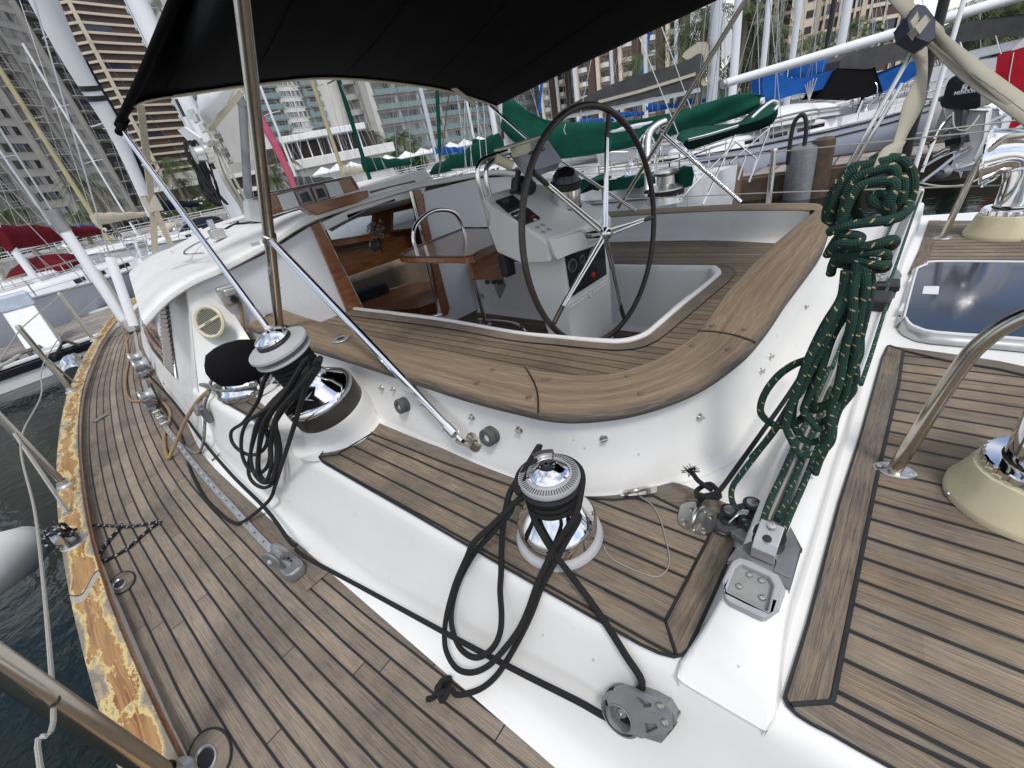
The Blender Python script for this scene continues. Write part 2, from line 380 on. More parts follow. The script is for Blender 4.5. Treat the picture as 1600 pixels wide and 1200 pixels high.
def rope(name, a, b=None, pat='none', twist=18):
    t = NT(name); s = t.sep(t.uv()); u, v = s[0], s[1]
    k1 = t.math('SINE', t.math('ADD', t.math('MULTIPLY', u, 2*math.pi*150), t.math('MULTIPLY', v, 2*math.pi*6)))
    k2 = t.math('SINE', t.math('SUBTRACT', t.math('MULTIPLY', u, 2*math.pi*150), t.math('MULTIPLY', v, 2*math.pi*6)))
    h = t.math('MULTIPLY', k1, k2)
    c = t.mix(t.ramp(h, [(0., .0), (1., 1.)]), tuple(x*.6 for x in a), tuple(x*1.25 for x in a))
    if b:
        if pat == 'fleck':
            p = t.math('ADD', t.math('MULTIPLY', u, 42), t.math('MULTIPLY', v, 1)); f = t.math('FRACT', p)
            q = t.math('FRACT', t.math('ADD', t.math('MULTIPLY', v, 3), t.math('MULTIPLY', u, 30)))
            m = t.math('MULTIPLY', t.math('LESS_THAN', f, .13), t.math('LESS_THAN', q, .36))
            k = t.math('FRACT', t.math('MULTIPLY', u, 420)); m = t.math('MULTIPLY', m, t.math('GREATER_THAN', k, .18))
        elif pat == 'tracer':
            p = t.math('FRACT', t.math('ADD', t.math('MULTIPLY', u, twist), v)); q = t.math('FRACT', t.math('SUBTRACT', t.math('MULTIPLY', u, twist*2.3), v))
            m = t.math('MULTIPLY', t.math('LESS_THAN', p, .3), t.math('LESS_THAN', q, .6))
        else:
            p = t.math('FRACT', t.math('ADD', t.math('MULTIPLY', u, twist), t.math('MULTIPLY', v, 2))); m = t.math('LESS_THAN', p, .4)
        c = t.mix(m, c, b)
    t.set(Base_Color=c, Roughness=.85); t.bump(h, .6, .0015); return t.m
M['ropeblack'] = rope('rope_black', (.010, .010, .011)); M['ropegreen'] = rope('rope_green_tan_fleck', (.008, .052, .036), (.55, .41, .20), 'fleck')
M['ropegreen2'] = rope('rope_green_white_fleck', (.010, .075, .05), (.55, .56, .5), 'fleck'); M['ropetan'] = rope('rope_tan', (.40, .27, .15)); M['ropebeige'] = rope('rope_pale_tan', (.42, .34, .24))
M['ropewhite'] = rope('rope_white', (.55, .53, .47)); M['ropegrey'] = rope('rope_grey_tracer', (.27, .28, .28), (.07, .075, .08), 'tracer', 30); M['ropebw'] = rope('rope_black_white_tracer', (.010, .011, .016), (.33, .36, .38), 'tracer', 24)
def canvas(name, col, rough=.85, weave=900, wr=.0, sheen=.0):
    t = NT(name); o = t.obj(); n = t.noise(o, 2.3, 4); c = t.mix(t.ramp(n, [(.3, 0.), (.7, 1.)]), tuple(x*.8 for x in col), tuple(x*1.2 for x in col))
    t.set(Base_Color=c, Roughness=rough, Specular_IOR_Level=.12); t.bump(t.math('ADD', t.noise(o, 200, 2), t.math('MULTIPLY', t.noise(o, 4, 3), 6*wr)), .15, .004); return t.m
M['bimini'] = canvas('black_canvas', (.0045, .0045, .005), 1.0); M['blackcloth'] = canvas('black_cover', (.007, .007, .008), 1.0, wr=.3)
M['greencanvas'] = canvas('green_canvas', (.004, .05, .032), .85, wr=1); M['greycanvas'] = canvas('grey_canvas', (.075, .075, .075), .9, wr=1); M['bluecanvas'] = canvas('blue_canvas', (.012, .085, .32), .85, wr=1)
M['redcanvas'] = canvas('maroon_canvas', (.11, .008, .014), .85, wr=1); M['brightred'] = canvas('red_cover', (.50, .018, .035), .75, wr=1); M['darkbluecanvas'] = canvas('navy_canvas', (.012, .016, .03), .85, wr=1)
M['webbing'] = canvas('beige_webbing', (.37, .34, .275), .9); M['navyplastic'] = plain('navy_plastic', (.03, .035, .055), .4)
M['red'] = plain('red_plastic', (.55, .02, .015), .4); M['blackpaint'] = plain('black_paint', (.015, .015, .016), .35)
M['mastwhite'] = plain('mast_white', (.74, .75, .77), .35, 0, .05, 1); M['mastalu'] = plain('mast_silver', (.55, .57, .6), .35, .3, .06, 1); M['mastgold'] = plain('mast_tan', (.42, .36, .20), .4, 0, .1, 1)
M['wire'] = plain('rigging_wire', (.42, .43, .44), .35, .7, .1, 2); M['teakdark'] = varnish('teak_aged', (.09, .055, .032), (.17, .105, .06), .4)
# ------------------------------------------------------------------ our yacht: hull, decks, coaming, cockpit, cabin
AX = rad(7.5); FW = V((math.cos(AX), -math.sin(AX), 0)); PT = V((math.sin(AX), math.cos(AX), 0)); UP = V((0, 0, 1))
Y = thing('sailing_yacht', (1.5, -2.1, 0), 'large white sailing yacht with teak decks, steering wheel and black awning, filling the foreground', 'sailing yacht')
def interp(tab):
    tab = sorted(tab)
    def f(x):
        if x <= tab[0][0]: (a, b), (c, d) = tab[0], tab[1]
        elif x >= tab[-1][0]: (a, b), (c, d) = tab[-2], tab[-1]
        else:
            for k in range(len(tab)-1):
                if tab[k][0] <= x <= tab[k+1][0]: (a, b), (c, d) = tab[k], tab[k+1]; break
        return b+(d-b)*(x-a)/(c-a)
    return f
def smooth_tab(tab, n=40):
    f = interp(tab); x0, x1 = min(t[0] for t in tab), max(t[0] for t in tab); out = []
    for i in range(n+1):
        x = x0+(x1-x0)*i/n; w = (x1-x0)/n*1.2
        out.append((x, sum(f(x+w*k/3) for k in range(-3, 4))/7))
    return interp(out)
ro = smooth_tab([(p.x, p.y) for p in (at(u, v, .07) for u, v in [(180, 1200), (143, 1083), (113, 960), (100, 890), (88, 800), (87, 727), (92, 673), (102, 620), (130, 558), (167, 500), (190, 478), (211, 461)])]+[(-2.6, .30)])
ri = smooth_tab([(p.x, p.y) for p in (at(u, v, .07) for u, v in [(283, 1200), (263, 1163), (227, 1083), (172, 950), (147, 877), (132, 807), (124, 740), (120, 683), (125, 620), (134, 590), (150, 549), (168, 518), (189, 492), (216, 467)])]+[(-2.6, .13)])
td = smooth_tab([(p.x, p.y) for p in (at(u, v, 0) for u, v in [(293, 1200), (270, 1147), (213, 1013), (182, 930), (150, 870), (135, 800), (127, 740), (126, 683), (131, 620), (141, 590), (156, 549), (176, 518), (200, 496), (222, 472)])]+[(-2.6, .12)])
cb = smooth_tab([(-2.6, -.262), (.4, -.262), (2.1, -.268), (3.03, -.285), (3.5, -.36), (3.91, -.43), (4.69, -.50), (6.83, -.79), (8.5, -1.12), (11.5, -1.8)], 60)
XS = [-2.6+.25*i for i in range(57)]
# hull
m = MB()
rows = []
for x in XS:
    yo = ro(x); k = max(0, (x-8)/5)
    rows.append([(x, yo-.004, .045), (x, yo-.02, -.12), (x, yo-.08-k*.1, -.6), (x, yo-.25-k*.3, -1.2), (x, yo-.7-k*.3, -1.5)])
m.grid(rows)
st = [V((0, 0, 0))+V(r[0])-PT*2*((V(r[0])-V((1.1, -2.15, 0))).dot(PT)) for r in rows]
rows2 = [[(s.x, s.y, .045), (s.x, s.y+.03, -.12), (s.x, s.y+.1, -.6), (s.x, s.y+.3, -1.2), (s.x, s.y+.8, -1.5)] for s in st]
m.grid(rows2, flip=True)
m.grid([[rows[0][k], rows2[0][k]] for k in range(5)])
m.build('hull', M['navy'], Y)
# toe rail cap and white waterway
m = MB(); A = [V((x, ro(x), .07)) for x in XS]; B = [V((x, ri(x), .07)) for x in XS]
A0 = [p+V((0, .0, -.035)) for p in A]
m.band(A, B, 2); L = [i*.25 for i in range(len(XS))]
m.grid([[A0[i], A[i]] for i in range(len(XS))], [[(L[i], .0), (L[i], .03)] for i in range(len(XS))])
m.grid([[B[i], B[i]+V((0, 0, -.03))] for i in range(len(XS))], [[(L[i], .97), (L[i], 1)] for i in range(len(XS))])
m.build('toe_rail', M['rail'], Y, smooth=50)
m = MB(); m.band([V((x, ri(x)-.004, .05)) for x in XS], [V((x, td(x)-.004, .002)) for x in XS]); m.build('waterway', M['gel'], Y)
m = MB(); m.band([V((x, ri(x)-.001, .056)) for x in XS], [V((x, ri(x)-.009, .050)) for x in XS]); m.build('rail_bead', M['varnish'], Y)
# side deck, planks sprung along the rail
m = MB(); N = 14; rows = []; uvs = []
for x in [-2.6+.125*i for i in range(113)]:
    y0, y1 = td(x), cb(x)-.01; rows.append([(x, y0+(y1-y0)*k/N, .0) for k in range(N+1)]); uvs.append([(x, (td(x)-(y0+(y1-y0)*k/N))/.0505+.02) for k in range(N+1)])
m.grid(rows, uvs); m.build('side_deck', M['deck'], Y)
m = MB(); xs = [1.45+.15*i for i in range(40)]
m.band([V((x, cb(x)+.105, .006)) for x in xs], [V((x, cb(x)+.002, .006)) for x in xs], 1); m.build('margin_board', M['margin'], Y)
# coaming base: sloped face with flare, ledge and aft deck as one moulding
prof = [(-.258, .003), (-.285, .010), (-.312, .028), (-.332, .055), (-.346, .09), (-.366, .14), (-.425, .315), (-.437, .352), (-.449, .378), (-.466, .394), (-.49, .4)]
m = MB(); xs = [-2.6+.25*i for i in range(24)]
def fy(x, k): return prof[k][0]-max(0, cb(-2)-cb(x))*(1-prof[k][1]/.4)
m.grid([[(x, fy(x, k), prof[k][1]) for k in range(len(prof))] for x in xs])
top = [(-2.6, -.49, .4), (3.15, -.49, .4), (3.15, -.84, .4), (.85, -.80, .4), (.62, -.87, .4), (.45, -1.0, .4), (.34, -1.2, .4), (.27, -1.9, .4), (.25, -3.3, .4), (.2, -4.2, .4), (-2.6, -4.5, .4)]
m.sheet(top)
m.band([V((.2, -4.2, .4)), V((-2.6, -4.5, .4))], [V((.2, -4.24, .0)), V((-2.6, -4.54, .0))])
m.sheet([(.2, -4.0, .01), (9, -4.9, .01), (9, -5.3, .01), (-2.6, -4.75, .01), (-2.6, -4.4, .01)])
m.build('deck_moulding', M['gel'], Y, smooth=60)
# traveller ridge
m = MB(); rl = [(-.436, .120, -.020), (-.462, .124, -.026), (-.49, .116, -.024), (-.535, .102, -.02), (-.562, .096, -.018), (-.59, .091, -.017), (-.66, .087, -.018), (-.85, .080, -.032), (-1.1, .072, -.046), (-1.56, .03, -.08), (-2.2, -.02, -.128), (-3.0, -.09, -.19), (-3.9, -.16, -.275), (-4.2, -.18, -.30)]
hz = [.385, .409, .436, .474, .492, .5]+[.5]*8
rows = []
for (y, a, b), h in zip(rl, hz):
    f = (h-.4)/.1; rows.append([(a+.022 if f > .2 else a+.004, y, .398 if f > 0 else .36), (a+.010, y, .4+.03*f), (a+.002, y, .4+.085*f), (a-.008, y, h), (b+.008, y, h), (b-.002, y, .4+.085*f), (b-.006, y, .4+.03*f), (b-.012 if f > .2 else b-.002, y, .398 if f > 0 else .36)])
m.grid(rows, flip=True); m.build('traveller_ridge', M['gel'], Y, smooth=75)
# coaming wall and cap
KO = [at(u, v, .70) for u, v in [(383, 509), (430, 526), (501, 547), (575, 569), (640, 590), (720, 615), (800, 635), (867, 648), (933, 647), (1000, 636), (1067, 614), (1117, 588), (1160, 556), (1180, 536), (1203, 507), (1228, 470), (1253, 437), (1280, 400), (1291, 375), (1299, 348)]]
KO += [at(u, v, .70) for u, v in [(1298, 331), (1288, 322.5), (1262, 317), (1130, 319.5), (965, 329.5), (850, 338)]]
KI = [at(u, v, .70) for u, v in [(440, 482), (480, 496), (551, 516), (646, 541), (710, 552), (755, 561), (800, 570), (837, 578), (900, 585), (950, 583), (990, 573), (1033, 556), (1077, 528), (1090, 518), (1100, 505), (1113, 487), (1140, 450), (1195, 393), (1240, 355), (1272, 330)]]
KI += [at(u, v, .70) for u, v in [(1266, 328.2), (1250, 327.2), (1205, 327), (1110, 328.5), (980, 336), (860, 345)]]
def resample(P, n):
    P = catmull(P, 4); L = [0]
    for i in range(1, len(P)): L.append(L[-1]+(P[i]-P[i-1]).length)
    out = []; j = 0
    for i in range(n+1):
        t = L[-1]*i/n
        while j < len(L)-2 and L[j+1] < t: j += 1
        k = (t-L[j])/max(1e-9, L[j+1]-L[j]); out.append(P[j].lerp(P[j+1], k))
    return out
i_mid = 19
def nz(p, q): d = (q-p); d.z = 0; return d.normalized()
a1, a2 = catmull(KO, 5), catmull(KI, 5)
inw = [nz(a1[i], a2[i]) for i in range(len(a1))]
def tang(P, i): return (P[min(i+1, len(P)-1)]-P[max(i-1, 0)]).normalized()
nout = []
for i in range(len(a1)):
    t = tang(a1, i); n_ = V((t.y, -t.x, 0)).normalized()
    if n_.dot(inw[i]) > 0: n_ = -n_
    nout.append(n_)
m = MB(); rows = []
wp = [(-.022, .69), (-.026, .66), (-.024, .56), (-.012, .49), (.005, .452), (.03, .424), (.06, .408), (.10, .401)]
for i in range(len(a1)):
    k = min(1, max(0, (a1[i].y+.9)/-.5)); fl = .12+1.08*k
    rows.append([a1[i]*1+nout[i]*(o*(fl if o > 0 else 1))+V((0, 0, z-.7)) for o, z in wp])
m.grid(rows, flip=True)
rin = []
nin = []
for i in range(len(a2)):
    t = tang(a2, i); n_ = V((t.y, -t.x, 0)).normalized()
    if n_.dot(inw[i]) < 0: n_ = -n_
    nin.append(n_)
    rin.append([a2[i]+n_*o+V((0, 0, z-.7)) for o, z in ((.002, .69), (.003, .60), (.008, .54), (.025, .508), (.05, .499))])
m.grid(rin)
m.build('coaming_wall', M['gel'], Y, smooth=60)
def capseg(i0, i1):
    m = MB(); rows = []; uvs = []; L = 0
    for i in range(i0, i1+1):
        if i > i0: L += (a1[i]-a1[i-1]).length
        o, q = a1[i], a2[i]; d = inw[i]
        pts = [o+d*.004-V((0, 0, .030)), o-d*.001-V((0, 0, .022)), o-V((0, 0, .006)), o+d*.006, o+d*.014+V((0, 0, .002)), o.lerp(q, .5)+V((0, 0, .003)), q-d*.014+V((0, 0, .002)), q-d*.006, q-V((0, 0, .006)), q-d*.004-V((0, 0, .030))]
        rows.append(pts); W = (q-o).length
        uvs.append([(L+i0, t) for t in (0, .02, .04, .055, .085, .5, .915, .945, .97, 1)])
    m.grid(rows, uvs, flip=True)
    for r in (rows[0], rows[-1]): m.face(r if r is rows[-1] else r[::-1])
    o = m.build('coaming_cap', M['cap'], Y, smooth=50); return o
j1, j2 = 5*6+3, 5*13
for a, b in ((0, j1), (j1, j2), (j2, 100), (100, len(a1)-1)): capseg(a, b)
m = MB()
for j in (j1, j2):
    d = inw[j]; s = [a1[j].lerp(a2[j], k/8)+nout[j].cross(UP)*0+tang(a1, j)*(.018*math.sin(k/8*math.pi))+V((0, 0, .0045 if 0 < k < 8 else .001)) for k in range(9)]
    m.tube(s, .0028, 6)
m.build('caulk_line', M['rubber'], Y)
m = MB()
for u, v in [(857, 594), (826, 622), (850, 594), (981, 588), (1001, 616), (1082, 541), (1138, 547), (1113, 510), (1163, 516), (770, 579), (745, 600)]:
    m.lathe([(0, .0025), (.0085, .0025), (.0095, .0005)], at(u, v, .7015)+V((0, 0, .002)), n=14)
m.build('wood_plug', M['margin'], Y)
# seat deck with the cockpit well
RO = [at(u, v, .5) for u, v in [(560, 486), (680, 501), (800, 522), (870, 530), (943, 537), (980, 537), (1010, 527), (1032, 510), (1067, 480), (1095, 457), (1120, 436), (1127, 428), (1120, 420), (1100, 418), (957, 416)]]
RI = [at(u, v, .5) for u, v in [(560, 482), (680, 497), (800, 519), (870, 526.5), (940, 532), (976, 531.5), (1005, 522), (1026, 505), (1060, 475), (1087, 455), (1109, 437), (1113, 428.5), (1107, 422.5), (1097, 420.5), (960, 419)]]
RM = [at(u, v, .5) for u, v in [(560, 496), (680, 511), (800, 533), (870, 540), (943, 547.5), (987, 547), (1018, 538), (1042, 522), (1077, 493), (1106, 468), (1143, 436), (1147, 423), (1132, 417), (1106, 415), (957, 413)]]
def ext(P): return [V((2.98, P[0].y, .5))]+P+[V((2.75, P[-1].y-.06, .5))]
RO, RI, RM = ext(RO), ext(RI), ext(RM)
RO2, RI2, RM2 = catmull(RO, 4), catmull(RI, 4), catmull(RM, 4)
m = MB()
outer = [V((3.05, -.80, .5)), V((.9, -.86, .5)), V((.6, -.94, .5)), V((.42, -1.15, .5)), V((.33, -1.4, .5)), V((.28, -2.6, .5)), V((.34, -3.3, .5)), V((.6, -3.46, .5)), V((1.7, -3.58, .5)), V((2.75, -3.72, .5))]
m.sheet(outer+list(reversed(RO2)), uvf=lambda p: (p.x, (p.y+.02)/.054)); m.build('cockpit_seat', M['seat'], Y, smooth=0)
m = MB(); m.band([p+V((0, 0, .005)) for p in RM2], [p+V((0, 0, .005)) for p in RO2], 1); m.build('seat_margin', M['margin2'], Y)
m = MB(); m.tube([p+V((0, 0, .004)) for p in RM2], .0028, 5); m.build('caulk_line', M['rubber'], Y)
m = MB(); rows = []
for o, i_ in zip(RO2, RI2):
    d = (i_-o).normalized(); rows.append([o+V((0, 0, .001)), o+V((0, 0, .012)), o.lerp(i_, .3)+V((0, 0, .018)), o.lerp(i_, .7)+V((0, 0, .017)), i_+V((0, 0, .008)), i_+V((0, 0, -.02)), i_+d*.004+V((0, 0, -.1)), i_+d*.012+V((0, 0, -.40)), i_+d*.03+V((0, 0, -.44)), i_+d*.08+V((0, 0, -.45))])
m.grid(rows, flip=False); m.build('cockpit_well', M['gel'], Y, smooth=60)
m = MB(); m.sheet([(3.1, -1.4, .055), (.5, -1.4, .055), (.4, -2.9, .055), (3.1, -2.9, .055)], uvf=lambda p: (p.x, p.y/.06)); m.build('cockpit_sole', M['floor'], Y)
# ledge panel
poly = [at(u, v, .404) for u, v in [(499, 715), (507, 705), (577, 655), (660, 690), (740, 718), (820, 741), (880, 752), (950, 756), (1031, 749), (1072, 760), (1140, 790), (1147, 857), (1110, 940), (1075, 1016), (1066, 1024), (1053, 1027), (1030, 1021), (1000, 1007), (800, 893), (650, 806), (560, 755), (505, 723)]]
m = MB(); m.sheet(poly, uvf=lambda p: (p.x, (p.y+.529-.006*p.x)/.0605)); m.build('ledge_teak', M['ledge'], Y, smooth=0)
def board(pts, name='margin_board', mat='margin', z=.003, w=.0034):
    """flat board with a caulked outline; uv along its long side"""
    P = [p+V((0, 0, z)) for p in pts]; d = max(((P[(i+1) % len(P)]-P[i]) for i in range(len(P))), key=lambda q: q.length).normalized(); n_ = UP.cross(d)
    m = MB(); m.sheet(P, uvf=lambda p: (p.dot(d), .5+(p-P[0]).dot(n_)*9)); m.build(name, M[mat], Y, smooth=0)
def caulk(lists, r=.004):
    m = MB()
    for P in lists: m.tube([p+V((0, 0, .0022)) for p in P], r, 6)
    m.build('caulk_line', M['rubber'], Y)
B1 = [at(u, v, .404) for u, v in [(499, 715), (507, 705), (577, 655), (590, 660), (581, 677), (527, 711)]]
B2 = [at(u, v, .404) for u, v in [(577, 655), (660, 690), (740, 718), (815, 740), (802, 761), (700, 726), (581, 679)]]
B3 = [at(u, v, .404) for u, v in [(1140, 790), (1147, 857), (1110, 940), (1075, 1016), (1066, 1024), (1057, 1027), (1040, 972), (1103, 850), (1118, 815)]]
B4 = [at(u, v, .404) for u, v in [(1054, 1027), (1030, 1021), (1000, 1007), (800, 893), (650, 806), (560, 755), (503, 719), (530, 713), (600, 752), (700, 808), (850, 890), (945, 930), (1037, 971)]]
for b in (B1, B2, B3): board(b)
B4b = [at(u, v, .404) for u, v in [(880, 752), (950, 756), (1031, 749), (1072, 760), (1140, 790), (1110, 815), (1060, 795), (1020, 775), (960, 782), (890, 776)]]
board(B4b)
caulk([[at(u, v, .404) for u, v in L] for L in ([(499, 715), (527, 711), (581, 678), (577, 655)], [(581, 678), (700, 726), (802, 761), (890, 776), (960, 782), (1020, 775), (1060, 795), (1120, 815)], [(1120, 812), (1103, 850), (1040, 971), (1058, 1027)], [(1040, 971), (1000, 950), (945, 922)], [(1147, 857), (1110, 940), (1075, 1016), (1066, 1024), (1053, 1027), (1030, 1021), (1000, 1007), (800, 893), (650, 806), (560, 755), (505, 723), (499, 715), (507, 705), (577, 655)])])
# aft deck panels
z = .404
P1 = [at(u, v, z) for u, v in [(1231, 1080), (1226, 1090), (1230, 1102), (1245, 1117), (1268, 1131), (1300, 1147), (1340, 1170), (1380, 1192), (1420, 1215)]]+[V((-.6, -.43, z)), V((-2.4, -.40, z)), V((-2.4, -1.9, z))]+[at(u, v, z) for u, v in [(1640, 582), (1560, 565), (1480, 553), (1387, 541), (1378, 560), (1345, 680), (1310, 790), (1262, 975)]]
m = MB(); m.sheet(P1, uvf=lambda p: (p.x, (p.y+.693+.02*p.x)/.0665)); m.build('aft_deck_teak', M['aftdeck'], Y, smooth=0)
L1 = [at(u, v, z) for u, v in [(1234, 1100), (1228, 1085), (1262, 975), (1310, 790), (1345, 680), (1380, 553), (1387, 541), (1411, 549), (1404, 600), (1370, 745), (1345, 869), (1325, 970), (1302, 1090), (1297, 1097)]]
board(L1)
board([at(u, v, z) for u, v in [(1236, 1102), (1297, 1099), (1380, 1142), (1500, 1200), (1560, 1232)]]+[V((-.6, -.43, z)), ]+[at(u, v, z) for u, v in [(1420, 1214), (1380, 1191), (1340, 1169), (1300, 1146), (1268, 1130), (1246, 1116)]])
board([at(u, v, z) for u, v in [(1389, 541), (1480, 553), (1560, 565), (1640, 582), (1640, 596), (1560, 578), (1480, 565), (1413, 549)]])
caulk([[at(u, v, z) for u, v in L] for L in ([(1411, 549), (1404, 600), (1370, 745), (1345, 869), (1325, 970), (1301, 1092), (1296, 1098), (1236, 1102)], [(1297, 1098), (1380, 1142), (1500, 1200), (1560, 1232)], [(1389, 541), (1412, 549), (1480, 565), (1560, 578), (1640, 597)])], .005)
caulk([[at(u, v, z) for u, v in [(1387, 541), (1378, 560), (1345, 680), (1310, 790), (1262, 975), (1228, 1085), (1226, 1092), (1231, 1104), (1246, 1118), (1268, 1132), (1300, 1148), (1340, 1171), (1380, 1193), (1420, 1216)]]], .0035)
P2 = [at(u, v, z) for u, v in [(1420, 428), (1436, 390), (1452, 345), (1600, 344), (1700, 344)]]+[V((-2.4, -4.1, z)), V((-2.4, -2.98, z))]+[at(u, v, z) for u, v in [(1600, 421), (1500, 415), (1462, 414), (1447, 418), (1438, 427), (1425, 428)]]
m = MB(); m.sheet(P2, uvf=lambda p: (p.x, (p.y+.05)/.0665)); m.build('aft_deck_teak', M['aftdeck'], Y, smooth=0)
board([at(u, v, z) for u, v in [(1418, 429), (1436, 390), (1451, 345), (1470, 345), (1462, 375), (1447, 417), (1437, 427)]])
# ------------------------------------------------------------------ pilothouse
BH = (2.95, -1.5, 0)
def bh(u, v, o=0): return pl(u, v, V(BH)-FW*o, FW)
CT = V((2.84, -2.39, 0))                         # centreline at the bulkhead
def mir(p): p = V(p); return p-PT*2*((p-CT).dot(PT))
# side wall, leaning inboard, and the quarter wing that closes its aft end
LEAN = .41
def wy_(x, z): return cb(x)-LEAN*z
Tp = bh(287, 437); Lb = V((3.05, wy_(3.05, .4), .4)); Bw = V((2.62, -.755, .405)); Rb = bh(383, 509)+V((0, 0, .02))
def lp(a, b, t): return V(a).lerp(V(b), t)
m = MB(); rows = []
for x in [3.05, 3.12]+[3.25+.25*i for i in range(0, 33)]: rows.append([(x, wy_(x, z)+(.006 if z < .01 else 0), z) for z in (.0, .02, .15, .35, .5, .62, .78, .84)]+[(x, wy_(x, .84)-.10, .93)])
m.grid(rows)
ez = (.0, .02, .15, .35, .5, .62, .78, .90, 1.0)
ed = [lp(V((3.05, wy_(3.05, z), z)), Tp, max(0, (z-.5)/.5)) for z in ez]
top_s = [V((3.12, wy_(3.12, .84), .84)), V((3.05, wy_(3.05, .84), .84))]
gl_ = []
for z in ez:
    if z <= .4: gl_.append(lp(V((2.80, -.33, .0)), Bw, z/.4) if z > .02 else V((2.9, -.30, z)))
    else: t_ = (z-.4)/.6; gl_.append(lp(Bw, Rb+V((0, .02, .06)), min(1, t_*1.6)) if t_ < .62 else lp(Rb+V((0, .02, .06)), Tp+V((-.003, -.02, -.01)), (t_-.62)/.38))
rows = []
for e, g in zip(ed, gl_):
    d_ = (g-e); L_ = d_.length; r_ = min(.035, L_*.4); f_ = V((e.x+r_, e.y-.004, e.z)); q_ = e+d_*(r_/max(L_, 1e-4))
    rows.append([f_, lp(f_, e, .6)*.7+lp(e, q_, .4)*.3, lp(lp(f_, e, .75), lp(e, q_, .25), .5), lp(f_, e, .6)*.3+lp(e, q_, .4)*.7, q_, lp(q_, g, .35), lp(q_, g, .7), g])
m.grid(rows, flip=True)
wall_v = [V(v) for v in m.v]; wall_f = [list(f) for f in m.f]
from mathutils.bvhtree import BVHTree
WBV = BVHTree.FromPolygons(wall_v, wall_f)
def ws(u, v, o=.012):
    d_ = dr(u, v).normalized(); p_, n_, i_, t_ = WBV.ray_cast(CAM, d_)
    if p_ is None: return pl(u, v, V((4.2, wy_(4.2, .3), .3)), V((.14, 1, LEAN)))+V((.14, 1, LEAN)).normalized()*o
    if n_.dot(d_) > 0: n_ = -n_
    return p_+n_*o
m.build('cabin_side', M['gel'], Y, smooth=60)
# bulkhead panels
m = MB()
BLp = [bh(*q) for q in [(288, 438), (345, 430), (420, 394), (492, 349)]]+[bh(543, 489), bh(543, 489)-V((0, 0, .1))]+[bh(420, 505)-V((0, 0, .3)), bh(383, 515)-V((0, -.12, .3)), bh(340, 480)-V((0, -.03, 0))]
tr_ = lambda p: ((p-V(BH)).dot(-PT), p.z)
m.prism([tr_(p) for p in BLp], V(BH), -PT, UP, -.04)
br = [bh(661, 300), bh(700, 290), bh(744, 279)]+[V(mir(bh(300, 436)))+V((0, 0, .02))]
q2 = br[-1]; BRp = br+[V((q2.x, q2.y, .45)), V((2.72, -3.3, .45))]+[V((bh(760, 482).x, -2.75, .04)), bh(690, 512), bh(676, 400)]
m.prism([tr_(p) for p in BRp], V(BH), -PT, UP, -.04)
BU = [bh(497, 350), bh(600, 300), bh(670, 280), bh(662, 303), bh(640, 307), bh(560, 330), bh(508, 360)]
m.prism([tr_(p) for p in BU], V(BH), -PT, UP, -.03)
# well front below the companionway
m.prism([tr_(p) for p in [bh(543, 487), bh(575, 494), bh(640, 503), bh(692, 490), bh(692, 515), V((bh(543, 487).x, -1.4, .04))]], V(BH)+FW*.005, -PT, UP, -.03)
m.build('bulkhead', M['gelgrey'], Y, smooth=30, bevel=.006)
# companionway frame
m = MB(); m.prism([tr_(p) for p in [bh(487, 351, .03), bh(500, 347, .03), bh(573, 493, .03), bh(543, 487, .03)]], V(BH)-FW*.03, -PT, UP, -.05); m.build('companionway_jamb', M['varnish'], Y, smooth=30, bevel=.004)
m = MB(); m.prism([tr_(p) for p in [bh(646, 298, .03), bh(658, 297, .03), bh(676, 376, .03), bh(703, 481, .03), bh(700, 492, .03), bh(694, 494, .03), bh(665, 376, .03)]], V(BH)-FW*.03, -PT, UP, -.04); m.build('companionway_jamb', M['varnish'], Y, smooth=30, bevel=.004)
m = MB(); m.prism([tr_(p) for p in [bh(500, 349, .02), bh(576, 313, .02), bh(652, 298, .02), bh(654, 306, .02), bh(580, 324, .02), bh(506, 362, .02)]], V(BH)-FW*.02, -PT, UP, -.03); m.build('companionway_lintel', M['gel'], Y, smooth=30, bevel=.004)
m = MB(); m.tube([bh(500, 346, .034), bh(574, 494, .034)], .005, 6); m.tube([bh(577, 496, .03), bh(640, 505, .03), bh(690, 491, .03)], .006, 6); m.build('sill_strip', M['steel'], Y)
# interior
m = MB(); I = lambda a, b, c: V(BH)+FW*a-PT*b+UP*c
def q(*p): m.face([I(*k) for k in p])
lo, hi = -.05, 2.4
q((.03, lo, -.6), (2.4, lo, -.6), (2.4, lo, 1.14), (.03, lo, 1.14)); q((.03, hi, -.6), (2.4, hi, -.6), (2.4, hi, 1.14), (.03, hi, 1.14))
q((.03, lo, -.6), (2.4, lo, -.6), (2.4, hi, -.6), (.03, hi, -.6)); m.sheet([I(.03, lo, 1.10), I(2.4, lo, 1.10), I(2.4, hi, 1.10), I(.03, hi, 1.10)], holes=[[I(.7, .2, 1.10), I(2.1, .2, 1.10), I(2.1, 2.1, 1.10), I(.7, 2.1, 1.10)]])  # ceiling hole lets daylight down from the added roof opening
fp = lambda u, v: pl(u, v, V(BH)+FW*2.4, FW)
f2 = lambda p: ((p-V(BH)).dot(-PT), p.z)
w1 = [f2(fp(u, v)) for u, v in [(500, 347), (583, 334), (580, 367), (515, 377)]]; w2 = [f2(fp(u, v)) for u, v in [(611, 331), (648, 323), (651, 357), (610, 361)]]
m.prism([(lo, -.6), (hi, -.6), (hi, 1.14), (lo, 1.14)], V(BH)+FW*2.4, -PT, UP, -.03, holes=[w1[::-1], w2[::-1]])
m.build('saloon_lining', M['darkin'], Y, smooth=0)
m = MB()
for w in (w1, w2):
    for a, b in zip(w, w[1:]+w[:1]): m.bar(I(2.37, *a), I(2.37, *b), .03, .03)
